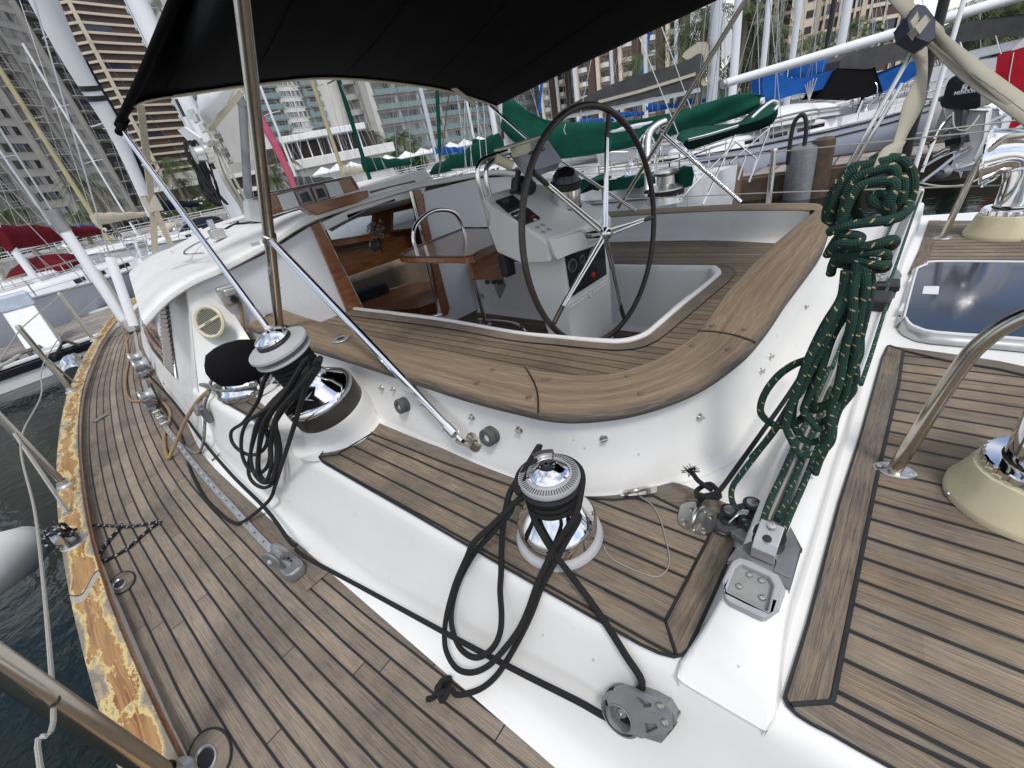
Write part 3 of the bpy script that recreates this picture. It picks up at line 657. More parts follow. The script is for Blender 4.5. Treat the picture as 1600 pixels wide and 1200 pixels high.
a, b = w1[3], w1[2]; m.bar(I(2.36, a[0], a[1]-.04), I(2.36, b[0]+.1, b[1]-.04), .03, .06)
m.build('window_frame', M['varnish'], Y, bevel=.004)
m = MB()
for w in (w1, w2): m.face([I(2.39, *k) for k in w])
m.build('saloon_window', M['clearglass'], Y, smooth=0)
m = MB()   # saloon table with curved edge, settee back and cushions
tb = [(at(u, v, .12)) for u, v in [(560, 470), (600, 455), (650, 440), (672, 441), (690, 470), (650, 482), (600, 484), (566, 486)]]
m.prism([(p.x, p.y) for p in tb], (0, 0, .02), (1, 0, 0), (0, 1, 0), .1); m.build('saloon_table', M['varnish'], Y, bevel=.015)
m = MB(); m.bar(I(1.9, .0, .05), I(1.9, 2.1, .05), .25, .6); m.bar(I(1.75, .0, -.2), I(1.75, 2.1, -.2), .7, .2); m.build('settee', plain('settee_fabric', (.26, .20, .155), .9, 0, .2, 5, .2), Y, bevel=.06)
m = MB(); m.box(I(1.55, .55, .12), (.12, .4, .3), Matrix.Rotation(.3, 3, 'Z')); m.build('cushion', plain('cushion_blue', (.03, .07, .22), .9, 0, .3, 12), Y, bevel=.05)
m = MB(); m.box(I(1.55, .95, .12), (.12, .4, .28), Matrix.Rotation(-.2, 3, 'Z')); m.build('cushion', plain('cushion_dark', (.03, .035, .05), .9, 0, .3, 12), Y, bevel=.05)
fl = thing('flower_bunch', pl(590, 372, V(BH)+FW*1.2, FW)-V((0, 0, .12)), 'small bunch of white orchids standing inside the companionway', 'flowers')
m = MB(); m2 = MB(); c0 = pl(588, 366, V(BH)+FW*1.2, FW)
for k in range(26):
    p = c0+V((random.uniform(-.05, .05), random.uniform(-.11, .06), random.uniform(-.06, .11)))
    for j in range(5):
        a = j*1.2566+random.random(); d = V((math.cos(a)*.5, math.sin(a), random.uniform(-.6, .9))).normalized()*.026; s = d.cross(V((1, .3, .2))).normalized()*.011
        m.face([p, p+d*.6+s, p+d, p+d*.6-s])
for k in range(5): m2.tube([c0-V((0, 0, .2)), c0+V((random.uniform(-.03, .03), random.uniform(-.06, .04), .02))], .003, 5)
m.build('blossom', plain('petal', (.62, .58, .55), .8), fl); m2.build('stem', plain('stem', (.05, .09, .03), .7), fl)
m = MB(); c0 = pl(584, 383, V(BH)+FW*.9, FW); m.lathe([(0, 0), (.055, 0), (.058, .015), (.042, .022), (.03, .012), (0, .012)], c0, -FW, 20); m.tube([c0, pl(531, 393, V(BH)+FW*.9, FW)], .008, 8); m.build('reading_lamp', M['alu'], Y)
# roof: swept with camber, drooping port edge
Es = [bh(q_[0], q_[1], .05) for q_ in [(222, 500), (232, 489), (247, 473), (268, 455), (303, 434), (345, 416), (420, 376), (490, 335)]]
prof_r = [((p-CT).dot(PT), p.z) for p in Es]+[(.35, 1.222), (0, 1.235)]
prof_r = prof_r+[(-a, b) for a, b in prof_r[-2::-1]]
m = MB(); rows = []
NR = 26
for i in range(NR+1):
    t = i/NR; L = -.05+t*5.6; k = max(0, t-.55)/.45; dz = .02*t+.30*k**2; w = 1-.13*t-.12*k*k
    rows.append([CT+FW*L+PT*(a*w)+UP*(b-dz*(1 if b > .9 else .3)) for a, b in prof_r])
rows = [catmull(r, 4) for r in rows]
lip = [[p+V((0, 0, -.006))-FW*.006 for p in rows[0]], [p+V((0, 0, -.034))-FW*.006 for p in rows[0]], [p+V((0, 0, -.042))+FW*.004 for p in rows[0]], [p+V((0, 0, -.044))+FW*.06 for p in rows[0]]]
m.grid(list(reversed(lip))+rows)
under = [[p+V((0, 0, -.05)) for p in r] for r in rows[1:]]
full = [lip[3]]+under
# roof opening added over the saloon to let daylight in
nf0 = len(m.f); m.grid(full, flip=True)
def in_opening(fc):
    c = sum((m.v[i] for i in fc), V())/len(fc); f_ = (c-CT).dot(FW); s2 = (c-CT).dot(PT); return .75 < f_ < 2.0 and abs(s2) < .95
keep = [i for i in range(len(m.f)) if not in_opening(m.f[i])]
m.f = [m.f[i] for i in keep]; m.uv = [m.uv[i] for i in keep]; m.mi = [m.mi[i] for i in keep]
m.grid([[r[0], r[0]+V((0, -.012, -.05))] for r in rows]); m.build('cabin_roof', M['roof'], Y, smooth=50)
# clear pane over the added daylight opening, cabin front below the windscreen
m = MB(); g4 = [CT+FW*a_+PT*b_+UP*z_ for a_, b_, z_ in ((.70, .98, 1.20), (2.05, .98, 1.19), (2.05, 0, 1.265), (.70, 0, 1.275))]; g5 = [CT+FW*a_+PT*b_+UP*z_ for a_, b_, z_ in ((.70, 0, 1.275), (2.05, 0, 1.265), (2.05, -.98, 1.19), (.70, -.98, 1.20))]
m.face(g4); m.face(g5); m.build('skylight', M['clearglass'], Y, smooth=0)
m = MB(); fr = rows[-1]; m.grid([[p+FW*.25-V((0, 0, .40)) for p in fr], [p+FW*.5-V((0, 0, p.z)) for p in fr]]); m.build('cabin_front', M['gel'], Y)
# side windows and louvre
m = MB()
glassP = [ws(u, v) for u, v in [(219, 472), (228, 485), (240, 479), (250.5, 466), (256, 510), (262, 570), (243, 547), (227, 517)]]
m.face(glassP); m.build('side_window', M['darkglass'], Y, smooth=0, weld=2)
m = MB(); m.tube([ws(u, v, .018) for u, v in [(219, 470), (227, 517), (243, 547), (262, 570)]], .011, 8); m.tube([ws(250.5, 455, .016), ws(262, 572, .016)], .010, 8); m.tube([ws(260, 446, .016), ws(279, 590, .016)], .008, 8); m.tube([ws(262, 571, .016), ws(279, 590, .016)], .008, 8)
m.build('window_frame', M['steel'], Y)
m = MB(); m.tube([ws(u, v, .02) for u, v in [(228, 508), (242, 533), (260, 553)]], .016, 8); m.build('window_sill', M['varnish'], Y)
m = MB()
for k in range(19):
    t = k/19+.02; a = ws(250.5+11*t, 457+113*t, .02); b = ws(260.5+17.5*t, 449+137*t, .02); m.bar(a, b, .030, .006, up=(.2, 1, .9))
m.build('louvre', M['teakdark'], Y)
m = MB(); m.face([ws(u, v, .010) for u, v in [(250.5, 455), (260, 446), (279, 589), (262, 570)]]); m.build('louvre_back', M['rubber'], Y, smooth=0)
# instrument pod on the roof
PD = (3.2, -1.5, 0); pd = lambda u, v, o=0: pl(u, v, V(PD)-FW*o, FW); tp = lambda p: ((p-V(PD)).dot(-PT), p.z)
body = [pd(396, 311), pd(417, 303), pd(549, 276), pd(563, 297), pd(422, 337), pd(400, 342)]
m = MB(); m.prism([tp(p) for p in body], V(PD), -PT, UP, -.13); m.build('instrument_pod', M['varnish'], Y, bevel=.012)
def quadp(pts, o, h, mat, name, par=Y, bev=.004):
    m = MB(); m.prism([tp(pd(u, v)) for u, v in pts], V(PD)-FW*o, -PT, UP, h); return m.build(name, mat, par, bevel=bev)
for pts in ([(433.3, 306.3), (456.5, 300.3), (467, 322), (443, 328)], [(508.3, 287.5), (527.8, 283.8), (535.3, 302.5), (515.8, 307.8)]): quadp(pts, .001, .012, M['white'], 'blank_panel')
for pts in ([(461, 301.8), (480.5, 294.3), (491, 316), (470, 320.5)], [(486.5, 293.5), (503.8, 289.8), (512.8, 309.3), (494.8, 313.8)]):
    d_ = quadp(pts, .001, .016, M['alu'], 'display'); c = [sum(p[0] for p in pts)/4, sum(p[1] for p in pts)/4-1.5]
    sc = [((p[0]-c[0])*.62+c[0], (p[1]-c[1])*.60+c[1]) for p in pts]; o = quadp(sc, .0175, .003, M['screen'], 'screen', d_, .001)
    b_ = MB(); e0, e1 = pts[3], pts[2]
    for k in range(4): p = pd(e0[0]+(e1[0]-e0[0])*(.2+.2*k), e0[1]+(e1[1]-e0[1])*(.2+.2*k)-3.4, .018); b_.lathe([(0, .003), (.0055, .003), (.006, 0)], p, -FW, 8)
    b_.build('button', M['rubber'], d_)
m = MB(); m.tube([pd(u, v, .012) for u, v in [(392, 314), (417, 303), (549, 276), (563, 298)]], .008, 8); m.build('pod_trim', M['steel'], Y)
fas = [bh(470, 322, .08), bh(575, 297, .08), bh(577, 306, .08), bh(560, 316, .08), bh(496, 336, .08), bh(484, 331, .08)]
m = MB(); m.prism([((p-V(BH)).dot(-PT), p.z) for p in fas], V(BH)-FW*.08, -PT, UP, -.12); m.build('hatch_fascia', M['varnish'], Y, bevel=.006)
# sliding hatch garage and coachroof details
m = MB()
G = [pd(520, 303), pd(600, 285), pd(664, 264), pd(672, 277), pd(660, 285), pd(576, 308), pd(530, 318)]
m.prism([tp(p) for p in G], V(PD)+FW*.0, -PT, UP, -1.2); m.build('hatch_garage', M['gel'], Y, bevel=.02)
m = MB(); m.prism([tp(pd(u, v)) for u, v in [(577, 299), (648, 281.5), (650, 285), (579, 303)]], V(PD)-FW*.002, -PT, UP, -.02); m.build('garage_slot', M['varndark'], Y, smooth=0)
RP = lambda u, v, z: at(u, v, z)
m = MB()
for L in ([(281, 397, 1.0), (283, 393, 1.02), (265, 391, 1.03), (243, 396, .99), (240, 401, .97)], [(290, 408, 1.0), (268, 393, 1.03)], [(259, 407, .985), (247, 398, .99)]): m.bar(RP(*L[0]), RP(*L[-1]), .03, .02)
m.build('grab_rail', M['cream'], Y, bevel=.006)
m = MB(); m.tube(catmull([RP(u, v, 1.10) for u, v in [(318, 396), (289, 397), (296, 387), (322, 374), (345, 366)]], 5), .008, 6); m.build('roof_track', M['steel'], Y)
def roofbox(c, L, W, H, mat, name, rz=0, bev=.012): m = MB(); m.box(V(c), (L, W, H), Matrix.Rotation(-AX+rz, 3, 'Z')); return m.build(name, mat, Y, bevel=bev)
p = RP(342, 371, 1.12); roofbox(p+V((0, 0, .03)), .16, .10, .08, M['dullsteel'], 'mast_fitting'); p = RP(336, 362, 1.13); m = MB(); m.tube([p, p+V((0,0,.12))], .03, 10); m.build('mast_fitting', M['alulight'], Y)
p = RP(375, 358, 1.15); m = MB(); m.bar(RP(352, 367, 1.11), RP(402, 350, 1.13), .03, .05); m.build('skylight', M['darkglass'], Y, bevel=.008)
m = MB(); m.bar(RP(350, 358, 1.13), RP(397, 342, 1.15), .3, .05); m.build('coachroof_step', M['gel'], Y, bevel=.015)
m = MB(); m.bar(pd(400, 346), pd(397, 313), .10, .12); m.build('coachroof_step', M['gel'], Y, bevel=.02)
# speaker grille on the wing, shore power inlet, capped fittings
def wpl(u, v, o=0): return pl(u, v, (Lb+Bw+Tp)/3+wn_*o, wn_)
wn_ = (Lb-Tp).cross(Bw-Tp).normalized()
if wn_.x > 0: wn_ = -wn_
sp = wpl(328, 503, .004); xa = (wpl(352, 500, .004)-sp); rs = xa.length*.98
m = MB(); m.lathe([(rs*1.0, 0), (rs*.99, .008), (rs*.90, .014), (rs*.80, .010), (rs*.78, .004), (0, .004)], sp, wn_, 40); g = m.build('speaker_grille', M['cream'], Y, bevel=0)
m = MB(); ya = UP-wn_*UP.dot(wn_); ya.normalize(); xx = ya.cross(wn_)
for s_ in (1, -1):
    for k in range(8):
        h = rs*(.15+.085*k)*s_; w = math.sqrt(max(0, (rs*.76)**2-h*h)); c = sp+wn_*.006
        ang = .33; e1 = (xx*math.cos(ang)+ya*math.sin(ang)); e2 = (-xx*math.sin(ang)+ya*math.cos(ang)); m.bar(c+e2*h-e1*w, c+e2*h+e1*w, rs*.035, .003, up=wn_)
m.build('slot', M['rubber'], g)
m = MB(); m.bar(sp+wn_*.012-(xx*math.cos(.33)+ya*math.sin(.33))*rs*.8, sp+wn_*.012+(xx*math.cos(.33)+ya*math.sin(.33))*rs*.8, rs*.16, .006, up=wn_); m.build('bridge', M['cream'], g, bevel=.002)
m = MB(); m.bar(sp+wn_*.016-e1*rs*.22, sp+wn_*.016+e1*rs*.22, rs*.09, .003, up=wn_); m.build('badge', M['alu'], g, bevel=.001)
m = MB(); cp = bh(357, 461, .02); m.box(cp, (.05, .10, .12), Matrix.Rotation(-AX, 3, 'Z')); m.box(cp-FW*.04+V((0, -.01, .02)), (.05, .07, .05), Matrix.Rotation(-AX, 3, 'Z')); m.build('shore_power_inlet', M['dullsteel'], Y, bevel=.012)
m = MB(); m.lathe([(0, .0), (.022, 0), (.022, .02), (0, .02)], cp-FW*.03+V((0, -.015, -.03)), -FW, 16); m.build('inlet_socket', M['rubber'], Y)
m = MB()
for u, v in [(231.5, 553), (260, 597)]: m.lathe([(0, .015), (.02, .012), (.024, 0)], pl(u, v, (4.2, cb(4.2)-.03, .1), (.14, 1, .3))+V((0, .01, 0)), (.1, 1, .3), 12)
m.build('drain_cover', M['alu'], Y)
# ------------------------------------------------------------------ surface snapping for deck gear
from mathutils.bvhtree import BVHTree
_vs, _fs = [], []
for o in COL.objects:
    if o.type == 'MESH' and o.name.split('.')[0] in ('deck_moulding', 'traveller_ridge', 'coaming_wall', 'side_deck', 'cabin_side', 'cockpit_seat', 'ledge_teak', 'aft_deck_teak', 'coaming_cap', 'bulkhead', 'waterway', 'toe_rail'):
        b = len(_vs); off = o.parent.location; _vs += [v.co+off for v in o.data.vertices]; _fs += [[b+k for k in p.vertices] for p in o.data.polygons]
BV = BVHTree.FromPolygons(_vs, _fs)
def hit(u, v):
    d = dr(u, v).normalized(); p, n, i, t = BV.ray_cast(CAM, d)
    if p is None: return at(u, v, 0), V((0, 0, 1))
    if n.dot(d) > 0: n = -n
    return p, n
def sn(u, v, off=.009): p, n = hit(u, v); return p+n*off
def snaps(L, off=.009): return [sn(u, v, off) for u, v in L]
def part(mb, name, mat, par=Y, **k): return mb.build(name, M[mat] if isinstance(mat, str) else mat, par, **k)
def screws(name, pts, n, r, par, mat='dullsteel'):
    for p in pts:
        m = MB(); m.lathe([(0, r*.25), (r*.3, r*.3), (r*.35, r*.55), (r*.85, r*.5), (r, 0)], p, n, 10); part(m, name, mat, par)

# ---- winches
def winch(loc, ax, k, name='winch', big=False, chrome='chrome'):
    w = bpy.data.objects.new(name, None); COL.objects.link(w); w.parent = Y; w.location = V(loc)-Y.location; bpy.context.view_layer.update()
    ax = V(ax).normalized(); o = V(loc)
    L = lambda pr, nm, mat, n=48, **q: part(MB().lathe([(r*k, h*k) for r, h in pr], o, ax, n), nm, mat, w, **q)
    if not big:
        L([(.0, .0), (.120, 0), (.122, .006), (.118, .013), (.106, .015)], 'flange', 'winchgrey')
        L([(.107, .013), (.108, .045), (.107, .052), (.1055, .056), (.1085, .058), (.108, .068), (.100, .080), (.072, .118), (.056, .135), (.05, .15)], 'skirt', chrome)
        L([(.056, .13), (.052, .15), (.056, .19), (.06, .195)], 'drum', 'alunickel')
        L([(.04, .19), (.078, .193), (.083, .199), (.080, .207), (.055, .212)], 'lower_jaw', 'rubber')
        L([(.055, .210), (.079, .213), (.081, .221), (.078, .228), (.053, .2305)], 'upper_jaw', 'winchgrey')
        top = L([(.0545, .229), (.0555, .238), (.050, .244), (.034, .25), (.024, .256), (.0205, .2565), (.019, .240), (.0, .238)], 'cap', chrome)
        h0, r0, r1 = .2305, .060, .076
    else:
        L([(.118, -.022), (.140, -.022), (.141, .045), (.139, .05), (.13, .052)], 'flange', 'winchbase')
        L([(.139, .048), (.141, .05), (.139, .066), (.128, .078), (.095, .108), (.078, .128), (.07, .15)], 'skirt', chrome)
        L([(.072, .13), (.064, .16), (.066, .24), (.072, .262)], 'drum', 'alunickel')
        L([(.04, .258), (.098, .262), (.104, .268), (.100, .276), (.06, .282)], 'lower_jaw', 'winchgrey')
        L([(.06, .286), (.100, .289), (.108, .296), (.106, .304), (.060, .318)], 'upper_jaw', 'winchgrey')
        L([(.060, .314), (.062, .322), (.060, .327), (.055, .33)], 'collar', 'rubber')
        top = L([(.056, .328), (.060, .334), (.058, .342), (.050, .347), (.028, .356), (.016, .358), (.014, .348), (0, .346)], 'cap', chrome)
        h0, r0, r1 = .3175, .070, .094
    x, y, a = frame(ax)
    m = MB()
    for q in range(64):
        t = 2*math.pi*q/64; d = x*math.cos(t)+y*math.sin(t)
        if big: p = o+a*(.3125*k)+d*r0*k; p2 = o+a*(.3045*k)+d*r1*k
        else: p = o+a*(h0*k-.0004)+d*r0*k; p2 = o+a*(.2288*k)+d*r1*k
        m.bar(p, p2, .0022, .0012, up=a)
    part(m, 'tick_marks', 'rubber', w, smooth=0)
    return w, top
w1, cap1 = winch((.510, -.610, .405), (0, 0, 1), .985)
m = MB(); st = [((.019 if i % 2 else .013)*math.cos(i*math.pi/8), (.019 if i % 2 else .013)*math.sin(i*math.pi/8)) for i in range(16)]
m.prism(st, (.510, -.610, .405+.2395), (1, 0, 0), (0, 1, 0), .004); part(m, 'socket', 'rubber', cap1, smooth=0)
# self-tailing arm
m = MB(); x0 = V((.510, -.610, .405+.232)); aa = [math.radians(d) for d in range(-70, -10, 6)]
m.grid([[x0+V((math.cos(t)*r*.985, math.sin(t)*r*.985, h)) for r, h in ((.052, .0), (.053, .017), (.066, .019), (.071, .010), (.0715, 0))] for t in aa]); part(m, 'feeder_arm', 'dullsteel', w1, smooth=60)
AXB = V((-.035, .25, 1)).normalized(); OB = V((1.66, -.62, .555))
w2, cap2 = winch(OB, AXB, 1.06, big=True)
x, y, a = frame(AXB); m = MB(); rows = []
for r, h, b, t in ((.147, -.02, 0, 0), (.150, -.028, .0, 0), (.153, -.05, .15, 0), (.158, -.09, .4, .0), (.165, -.12, .75, 0), (.185, -.14, 1, 0), (.21, -.15, 1, 0)):
    rw = []
    for k in range(40):
        q = 2*math.pi*k/40; d = x*math.cos(q)+y*math.sin(q); p = OB+a*h+d*r
        g = V((1.675+.152*math.cos(q)*(1 if r < .16 else r/.165), -.63+.130*math.sin(q)*(1 if r < .16 else r/.165), {.165: .412, .185: .403, .21: .399}.get(r, p.z)))
        # flat-lying footprint, blended into the tilted rim
        dd = V((d.x, d.y, 0)).normalized(); g = V((1.672, -.632, g.z))+dd*(r+.0 if r > .16 else r); rw.append(p.lerp(g, b))
    rows.append(rw)
m.grid(rows, closed_u=True, flip=True); part(m, 'winch_plinth', 'gel', smooth=70)
# covered winch forward
cz = (2.62, -.63); m = MB(); m.lathe([(.0, .0), (.155, .0), (.157, .035), (.150, .042), (.145, .06), (.10, .115), (.09, .12)], (cz[0], cz[1], .405), (0, 0, 1), 40); w3 = bpy.data.objects.new('winch', None); COL.objects.link(w3); w3.parent = Y; w3.location = V((cz[0], cz[1], .405))-Y.location; bpy.context.view_layer.update()
part(m, 'skirt', 'chrome', w3)
zt = below(372, 533, cz); zn = below(372, 585, cz)
m = MB(); rows = []
for r, h in ((.112, .47), (.118, .49), (.135, .52), (.150, .56), (.156, .60), (.150, .64), (.13, .68), (.08, .705), (.0, .712)):
    rows.append([V((cz[0]+r*(1+.05*math.sin(3*q+h*9)+.035*math.sin(7*q+h*30))*math.cos(q), cz[1]+r*(1+.05*math.sin(3*q+h*9)+.03*math.sin(5*q-h*20))*math.sin(q), .405+(h-.405)*(zt-.405)/(.712-.405))) for q in [2*math.pi*k/36 for k in range(36)]])
m.grid(rows, closed_u=True); cov = part(m, 'winch_cover', 'blackcloth', None, smooth=70); tag(cov, 'black fabric cover pulled over the winch below the round speaker', 'winch cover')
m = MB(); lg = [sn(u, v, .002) for u, v in [(330, 600), (372, 600), (420, 640), (432, 668), (412, 672), (380, 648), (345, 628)]]
m.sheet([V((p.x, p.y, .403)) for p in lg], uvf=lambda p: (p.x, p.y/.06)); part(m, 'ledge_teak', 'ledge', smooth=0)

# ---- wheel
WC = CAM+(V((.942, -1.779, .937))-V((0, 0, 1.35)))*1.165; WN = V((math.cos(rad(-7)), math.sin(rad(-7)), -.05)).normalized(); WR = .5*1.165
wx, wy, _ = frame(WN)
wheel = bpy.data.objects.new('steering_wheel', None); COL.objects.link(wheel); wheel.parent = Y; wheel.location = WC-Y.location; bpy.context.view_layer.update()
wp_ = lambda ang, r, h=0: WC+wx*(r*math.cos(ang))+wy*(r*math.sin(ang))+WN*h
m = MB(); m.tube([wp_(2*math.pi*k/96, WR) for k in range(96)], .0155, 12, closed=True)
lth = NT('wheel_leather'); uvs_ = lth.sep(lth.uv()); stt = lth.math('FRACT', lth.math('MULTIPLY', uvs_[0], 90)); ns = lth.noise(lth.obj(), 40, 3)
lth.set(Base_Color=lth.mix(lth.ramp(ns, [(.35, 0.), (.7, 1.)]), (.022, .017, .013), (.05, .038, .03)), Roughness=.45); lth.bump(lth.math('LESS_THAN', stt, .2), .4, .001); M['leather'] = lth.m
part(m, 'rim', 'leather', wheel)
HB = pl(948, 365, WC-WN*.055, WN)
ends = [(950, 192), (1018, 340), (975, 497), (864, 508), (833, 268)]
for (u, v) in ends:
    e = pl(u, v, WC, WN); e = WC+(e-WC).normalized()*(WR-.008); d = (e-WC).normalized(); s = WN.cross(d)
    m = MB()
    for sgn in (1, -1): m.tube([HB+WN*.012+d*.03+s*sgn*.012, e+s*sgn*.006-d*.11, e+s*sgn*.002-d*.05], .0075, 8)
    sp_ = part(m, 'spoke', 'steel', wheel)
    m = MB(); m.tube([e-d*.115, e-d*.01], .0125, 10); part(m, 'spoke_sleeve', 'leather', wheel)
m = MB(); m.lathe([(0, -.030), (.012, -.030), (.019, -.022), (.022, -.016), (.022, -.012), (.030, -.010), (.033, -.002), (.033, .016), (.026, .02), (.020, .022), (.020, .12)], HB, WN, 8 if 0 else 24); part(m, 'hub', 'steel', wheel)
# ---- steering pedestal
ped = bpy.data.objects.new('steering_pedestal', None); COL.objects.link(ped); ped.parent = Y; ped.location = V((1.4, -2.15, .06))-Y.location; bpy.context.view_layer.update()
A0 = V((1.2, -2.1, 0)); pa = lambda u, v, o=0: pl(u, v, A0-FW*o, FW)
yc = -2.12
def pp(f, s, z): return A0+FW*f+PT*s+UP*z      # forward, port, up in the pedestal frame
sc_ = lambda p: ((p-A0).dot(FW), (p-A0).dot(PT), p.z)
S0 = sc_(pa(886, 445))[1]; S1 = sc_(pa(953, 400))[1]
pc_ = [(0, .05), (0, .84), (.40, .84), (.30, .637), (.225, .385), (.15, .05)]
m = MB(); rows = [[pp(f, s_, z) for f, z in pc_] for s_ in (S0, S1)]; m.grid(rows, closed_u=True); m.face(rows[0][::-1]); m.face(rows[1]); part(m, 'column', 'ped', ped, smooth=30, bevel=.025, weld=2)
nose = sc_(pl(762, 324, V(pa(886, 445)), PT)); 
# console head: side profile (forward, z) extruded across
prof_c = [(-.02, .80), (-.02, .905), (.02, .93), (.36, 1.085), (.50, 1.135), (.59, 1.12), (.60, 1.07), (.43, .83), (.20, .785)]
m = MB(); W0, W1 = S0+.13, S1-.02
plan = lambda f: 1 if f < .36 else 1-.45*(f-.36)/.24
rows = [[pp(f, (W0+W1)/2+(W0-W1)/2*plan(f)*sg, z) for f, z in prof_c] for sg in (1, -1)]
m.grid(rows, closed_u=True); m.face(rows[0][::-1]); m.face(rows[1]); part(m, 'console', 'ped', ped, smooth=25, bevel=.022, weld=2)
# wheel boss panel and engine panel on the aft face
m = MB(); m.prism([((p-A0).dot(-PT), p.z) for p in [pa(859, 376, .05), pa(908, 360, .05), pa(916, 384, .05), pa(870, 403, .05)]], A0-FW*.035, -PT, UP, .02); part(m, 'cover_plate', 'ped', ped, bevel=.008)
ep = [(885, 401), (943, 381), (947, 428), (894, 462)]
m = MB(); m.prism([((p-A0).dot(-PT), p.z) for p in [pa(u, v, .01) for u, v in ep]], A0-FW*.001, -PT, UP, .012); engp = part(m, 'engine_panel', 'blackgloss', ped, bevel=.003)
for u, v, r in ((894, 415, .033), (909, 405, .020), (925, 396, .024), (902, 440, .022)):
    m = MB(); c = pa(u, v, .013); m.lathe([(r*1.15, 0), (r*1.1, .006), (r*.9, .007), (r*.85, .003), (0, .003)], c, -FW, 24); part(m, 'gauge', 'aludark', engp)
    m = MB(); m.lathe([(r*.84, .0035), (0, .004)], c, -FW, 24); part(m, 'gauge_face', 'screen', engp)
m = MB(); m.lathe([(.016, 0), (.015, .008), (0, .009)], pa(926, 429, .013), -FW, 16); part(m, 'stop_button', 'red', engp)
for u, v in ((914, 438), (932, 421)): m = MB(); m.lathe([(.009, 0), (.008, .006), (0, .006)], pa(u, v, .013), -FW, 12); part(m, 'key_switch', 'rubber', engp)
for k, (a_, b_) in enumerate((((887, 477), (948, 438)), ((889, 482), (949, 443)))):
    m = MB(); m.tube([pa(*a_, .002), pa(*b_, .002)], .004, 6); part(m, 'moulded_rib', 'ped', ped)
m = MB(); m.lathe([(.028, .0), (.026, .006), (.018, .007), (.018, .004), (0, .004)], pa(922, 458, .001), -FW, 24); part(m, 'moulded_badge', 'ped', ped)
# flush displays on the console slope
sl0, sl1 = V(pp(.02, 0, .93)), V(pp(.36, 0, 1.085)); sn_ = (sl1-sl0).cross(PT).normalized()
if sn_.z < 0: sn_ = -sn_
sx = -PT; sy = sn_.cross(sx).normalized()
cs = lambda u, v, o=0: pl(u, v, sl0+sn_*o, sn_)
def conp(pts, o, h, mat, name, par=ped, bev=.003):
    b0 = cs(*pts[0]); m = MB(); m.prism([((cs(u, v)-b0).dot(sx), (cs(u, v)-b0).dot(sy)) for u, v in pts], b0+sn_*o, sx, sy, h); return part(m, name, mat, par, bevel=bev)
d1 = conp([(775, 316), (801, 307), (818, 322), (794, 333)], .001, .008, 'rubber', 'display'); conp([(781, 316), (800, 309.5), (812, 321), (795, 329)], .009, .001, 'screen', 'screen', d1, 0)
d2 = conp([(798, 336), (824, 327), (843, 343), (818, 352)], .001, .008, 'rubber', 'instrument'); 
for u, v in ((806, 337), (812, 334), (818, 345), (836, 343)): m = MB(); m.box(cs(u, v, .01), (.02, .014, .004), Matrix((sx, sy, sn_)).transposed()); part(m, 'button', 'cream', d2, bevel=.001)
m = MB(); m.box(cs(832, 338, .01), (.03, .012, .004), Matrix((sx, sy, sn_)).transposed()); part(m, 'button', 'red', d2, bevel=.001)
for u, v in ((840, 356), (848, 352), (849, 363), (858, 359)): m = MB(); m.lathe([(.013, 0), (.0125, .004), (.0, .005)], cs(u, v, .001), sn_, 16); part(m, 'push_button', 'winchgrey', ped)
# compass binnacle
cpos = cs(885, 318, 0); m = MB(); cax = V((-.15, .1, 1)).normalized()
m.lathe([(.0, -.02), (.082, -.02), (.082, .10), (.078, .115), (.074, .12)], cpos, cax, 32); binn = part(m, 'compass_binnacle', 'steel', ped)
m = MB(); m.lathe([(.085, .085), (.087, .12), (.080, .124)], cpos, cax, 32); part(m, 'band', 'rubber', binn)
m = MB(); m.lathe([(.079, .12), (.07, .155), (.045, .185), (0, .198)], cpos, cax, 32); part(m, 'compass_dome', 'blackgloss', binn)
m = MB(); m.lathe([(.084, -.022), (.088, -.018), (.086, -.01)], cpos, cax, 32); part(m, 'base_ring', 'rubber', binn)
# chart display with sun cover on a bracket, radio hood, antenna plate
hc = cs(848, 285, 0); hx = -PT
hn = V((-.72, .35, .6)).normalized(); pf = lambda u, v, p0: pl(u, v, p0, hn)
p0_ = pl(836, 262, cpos+V((.10, .10, .16)), hn)
m = MB(); P = [pf(u, v, p0_) for u, v in [(798, 242), (838, 229), (852, 232), (868, 255), (872, 262), (824, 280)]]; ex = (P[1]-P[0]).normalized(); ey = hn.cross(ex)
m.prism([((p-p0_).dot(ex), (p-p0_).dot(ey)) for p in P], p0_, ex, ey, .05); disp = part(m, 'chart_display', plain('display_cover', (.36, .37, .40), .45, 0, .04), ped, bevel=.012)
text_mesh('lettering', 'SIMRAD', pf(834, 247, p0_)+hn*.0515, ex, ey, .032, M['rubber'], disp, .0006, True)
m = MB(); m.tube([pf(812, 262, p0_)-hn*.02, cs(805, 297, .03), cs(800, 300, .0)], .016, 8); m.tube([pf(830, 278, p0_)-hn*.02, cs(834, 295, .0)], .016, 8); part(m, 'display_bracket', 'rubber', ped)
m = MB(); m.box(cs(818, 290, .04), (.10, .13, .07), Matrix((sx, sy, sn_)).transposed()); part(m, 'instrument_hood', 'rubber', ped, bevel=.02)
m = MB(); c1, c2 = pl(777, 236, cpos+V((.22, .14, .2)), (0, 0, 1)), 0
pt = lambda u, v: pl(u, v, p0_+V((.05, .02, .09)), V((-.12, .05, 1)))
m.prism([((p-p0_).x, (p-p0_).y) for p in [pt(776, 235), pt(838, 215.5), pt(841, 214), pt(806, 224)]], V((p0_.x, p0_.y, p0_.z+.10)), (1, 0, 0), (0, 1, 0), .012)
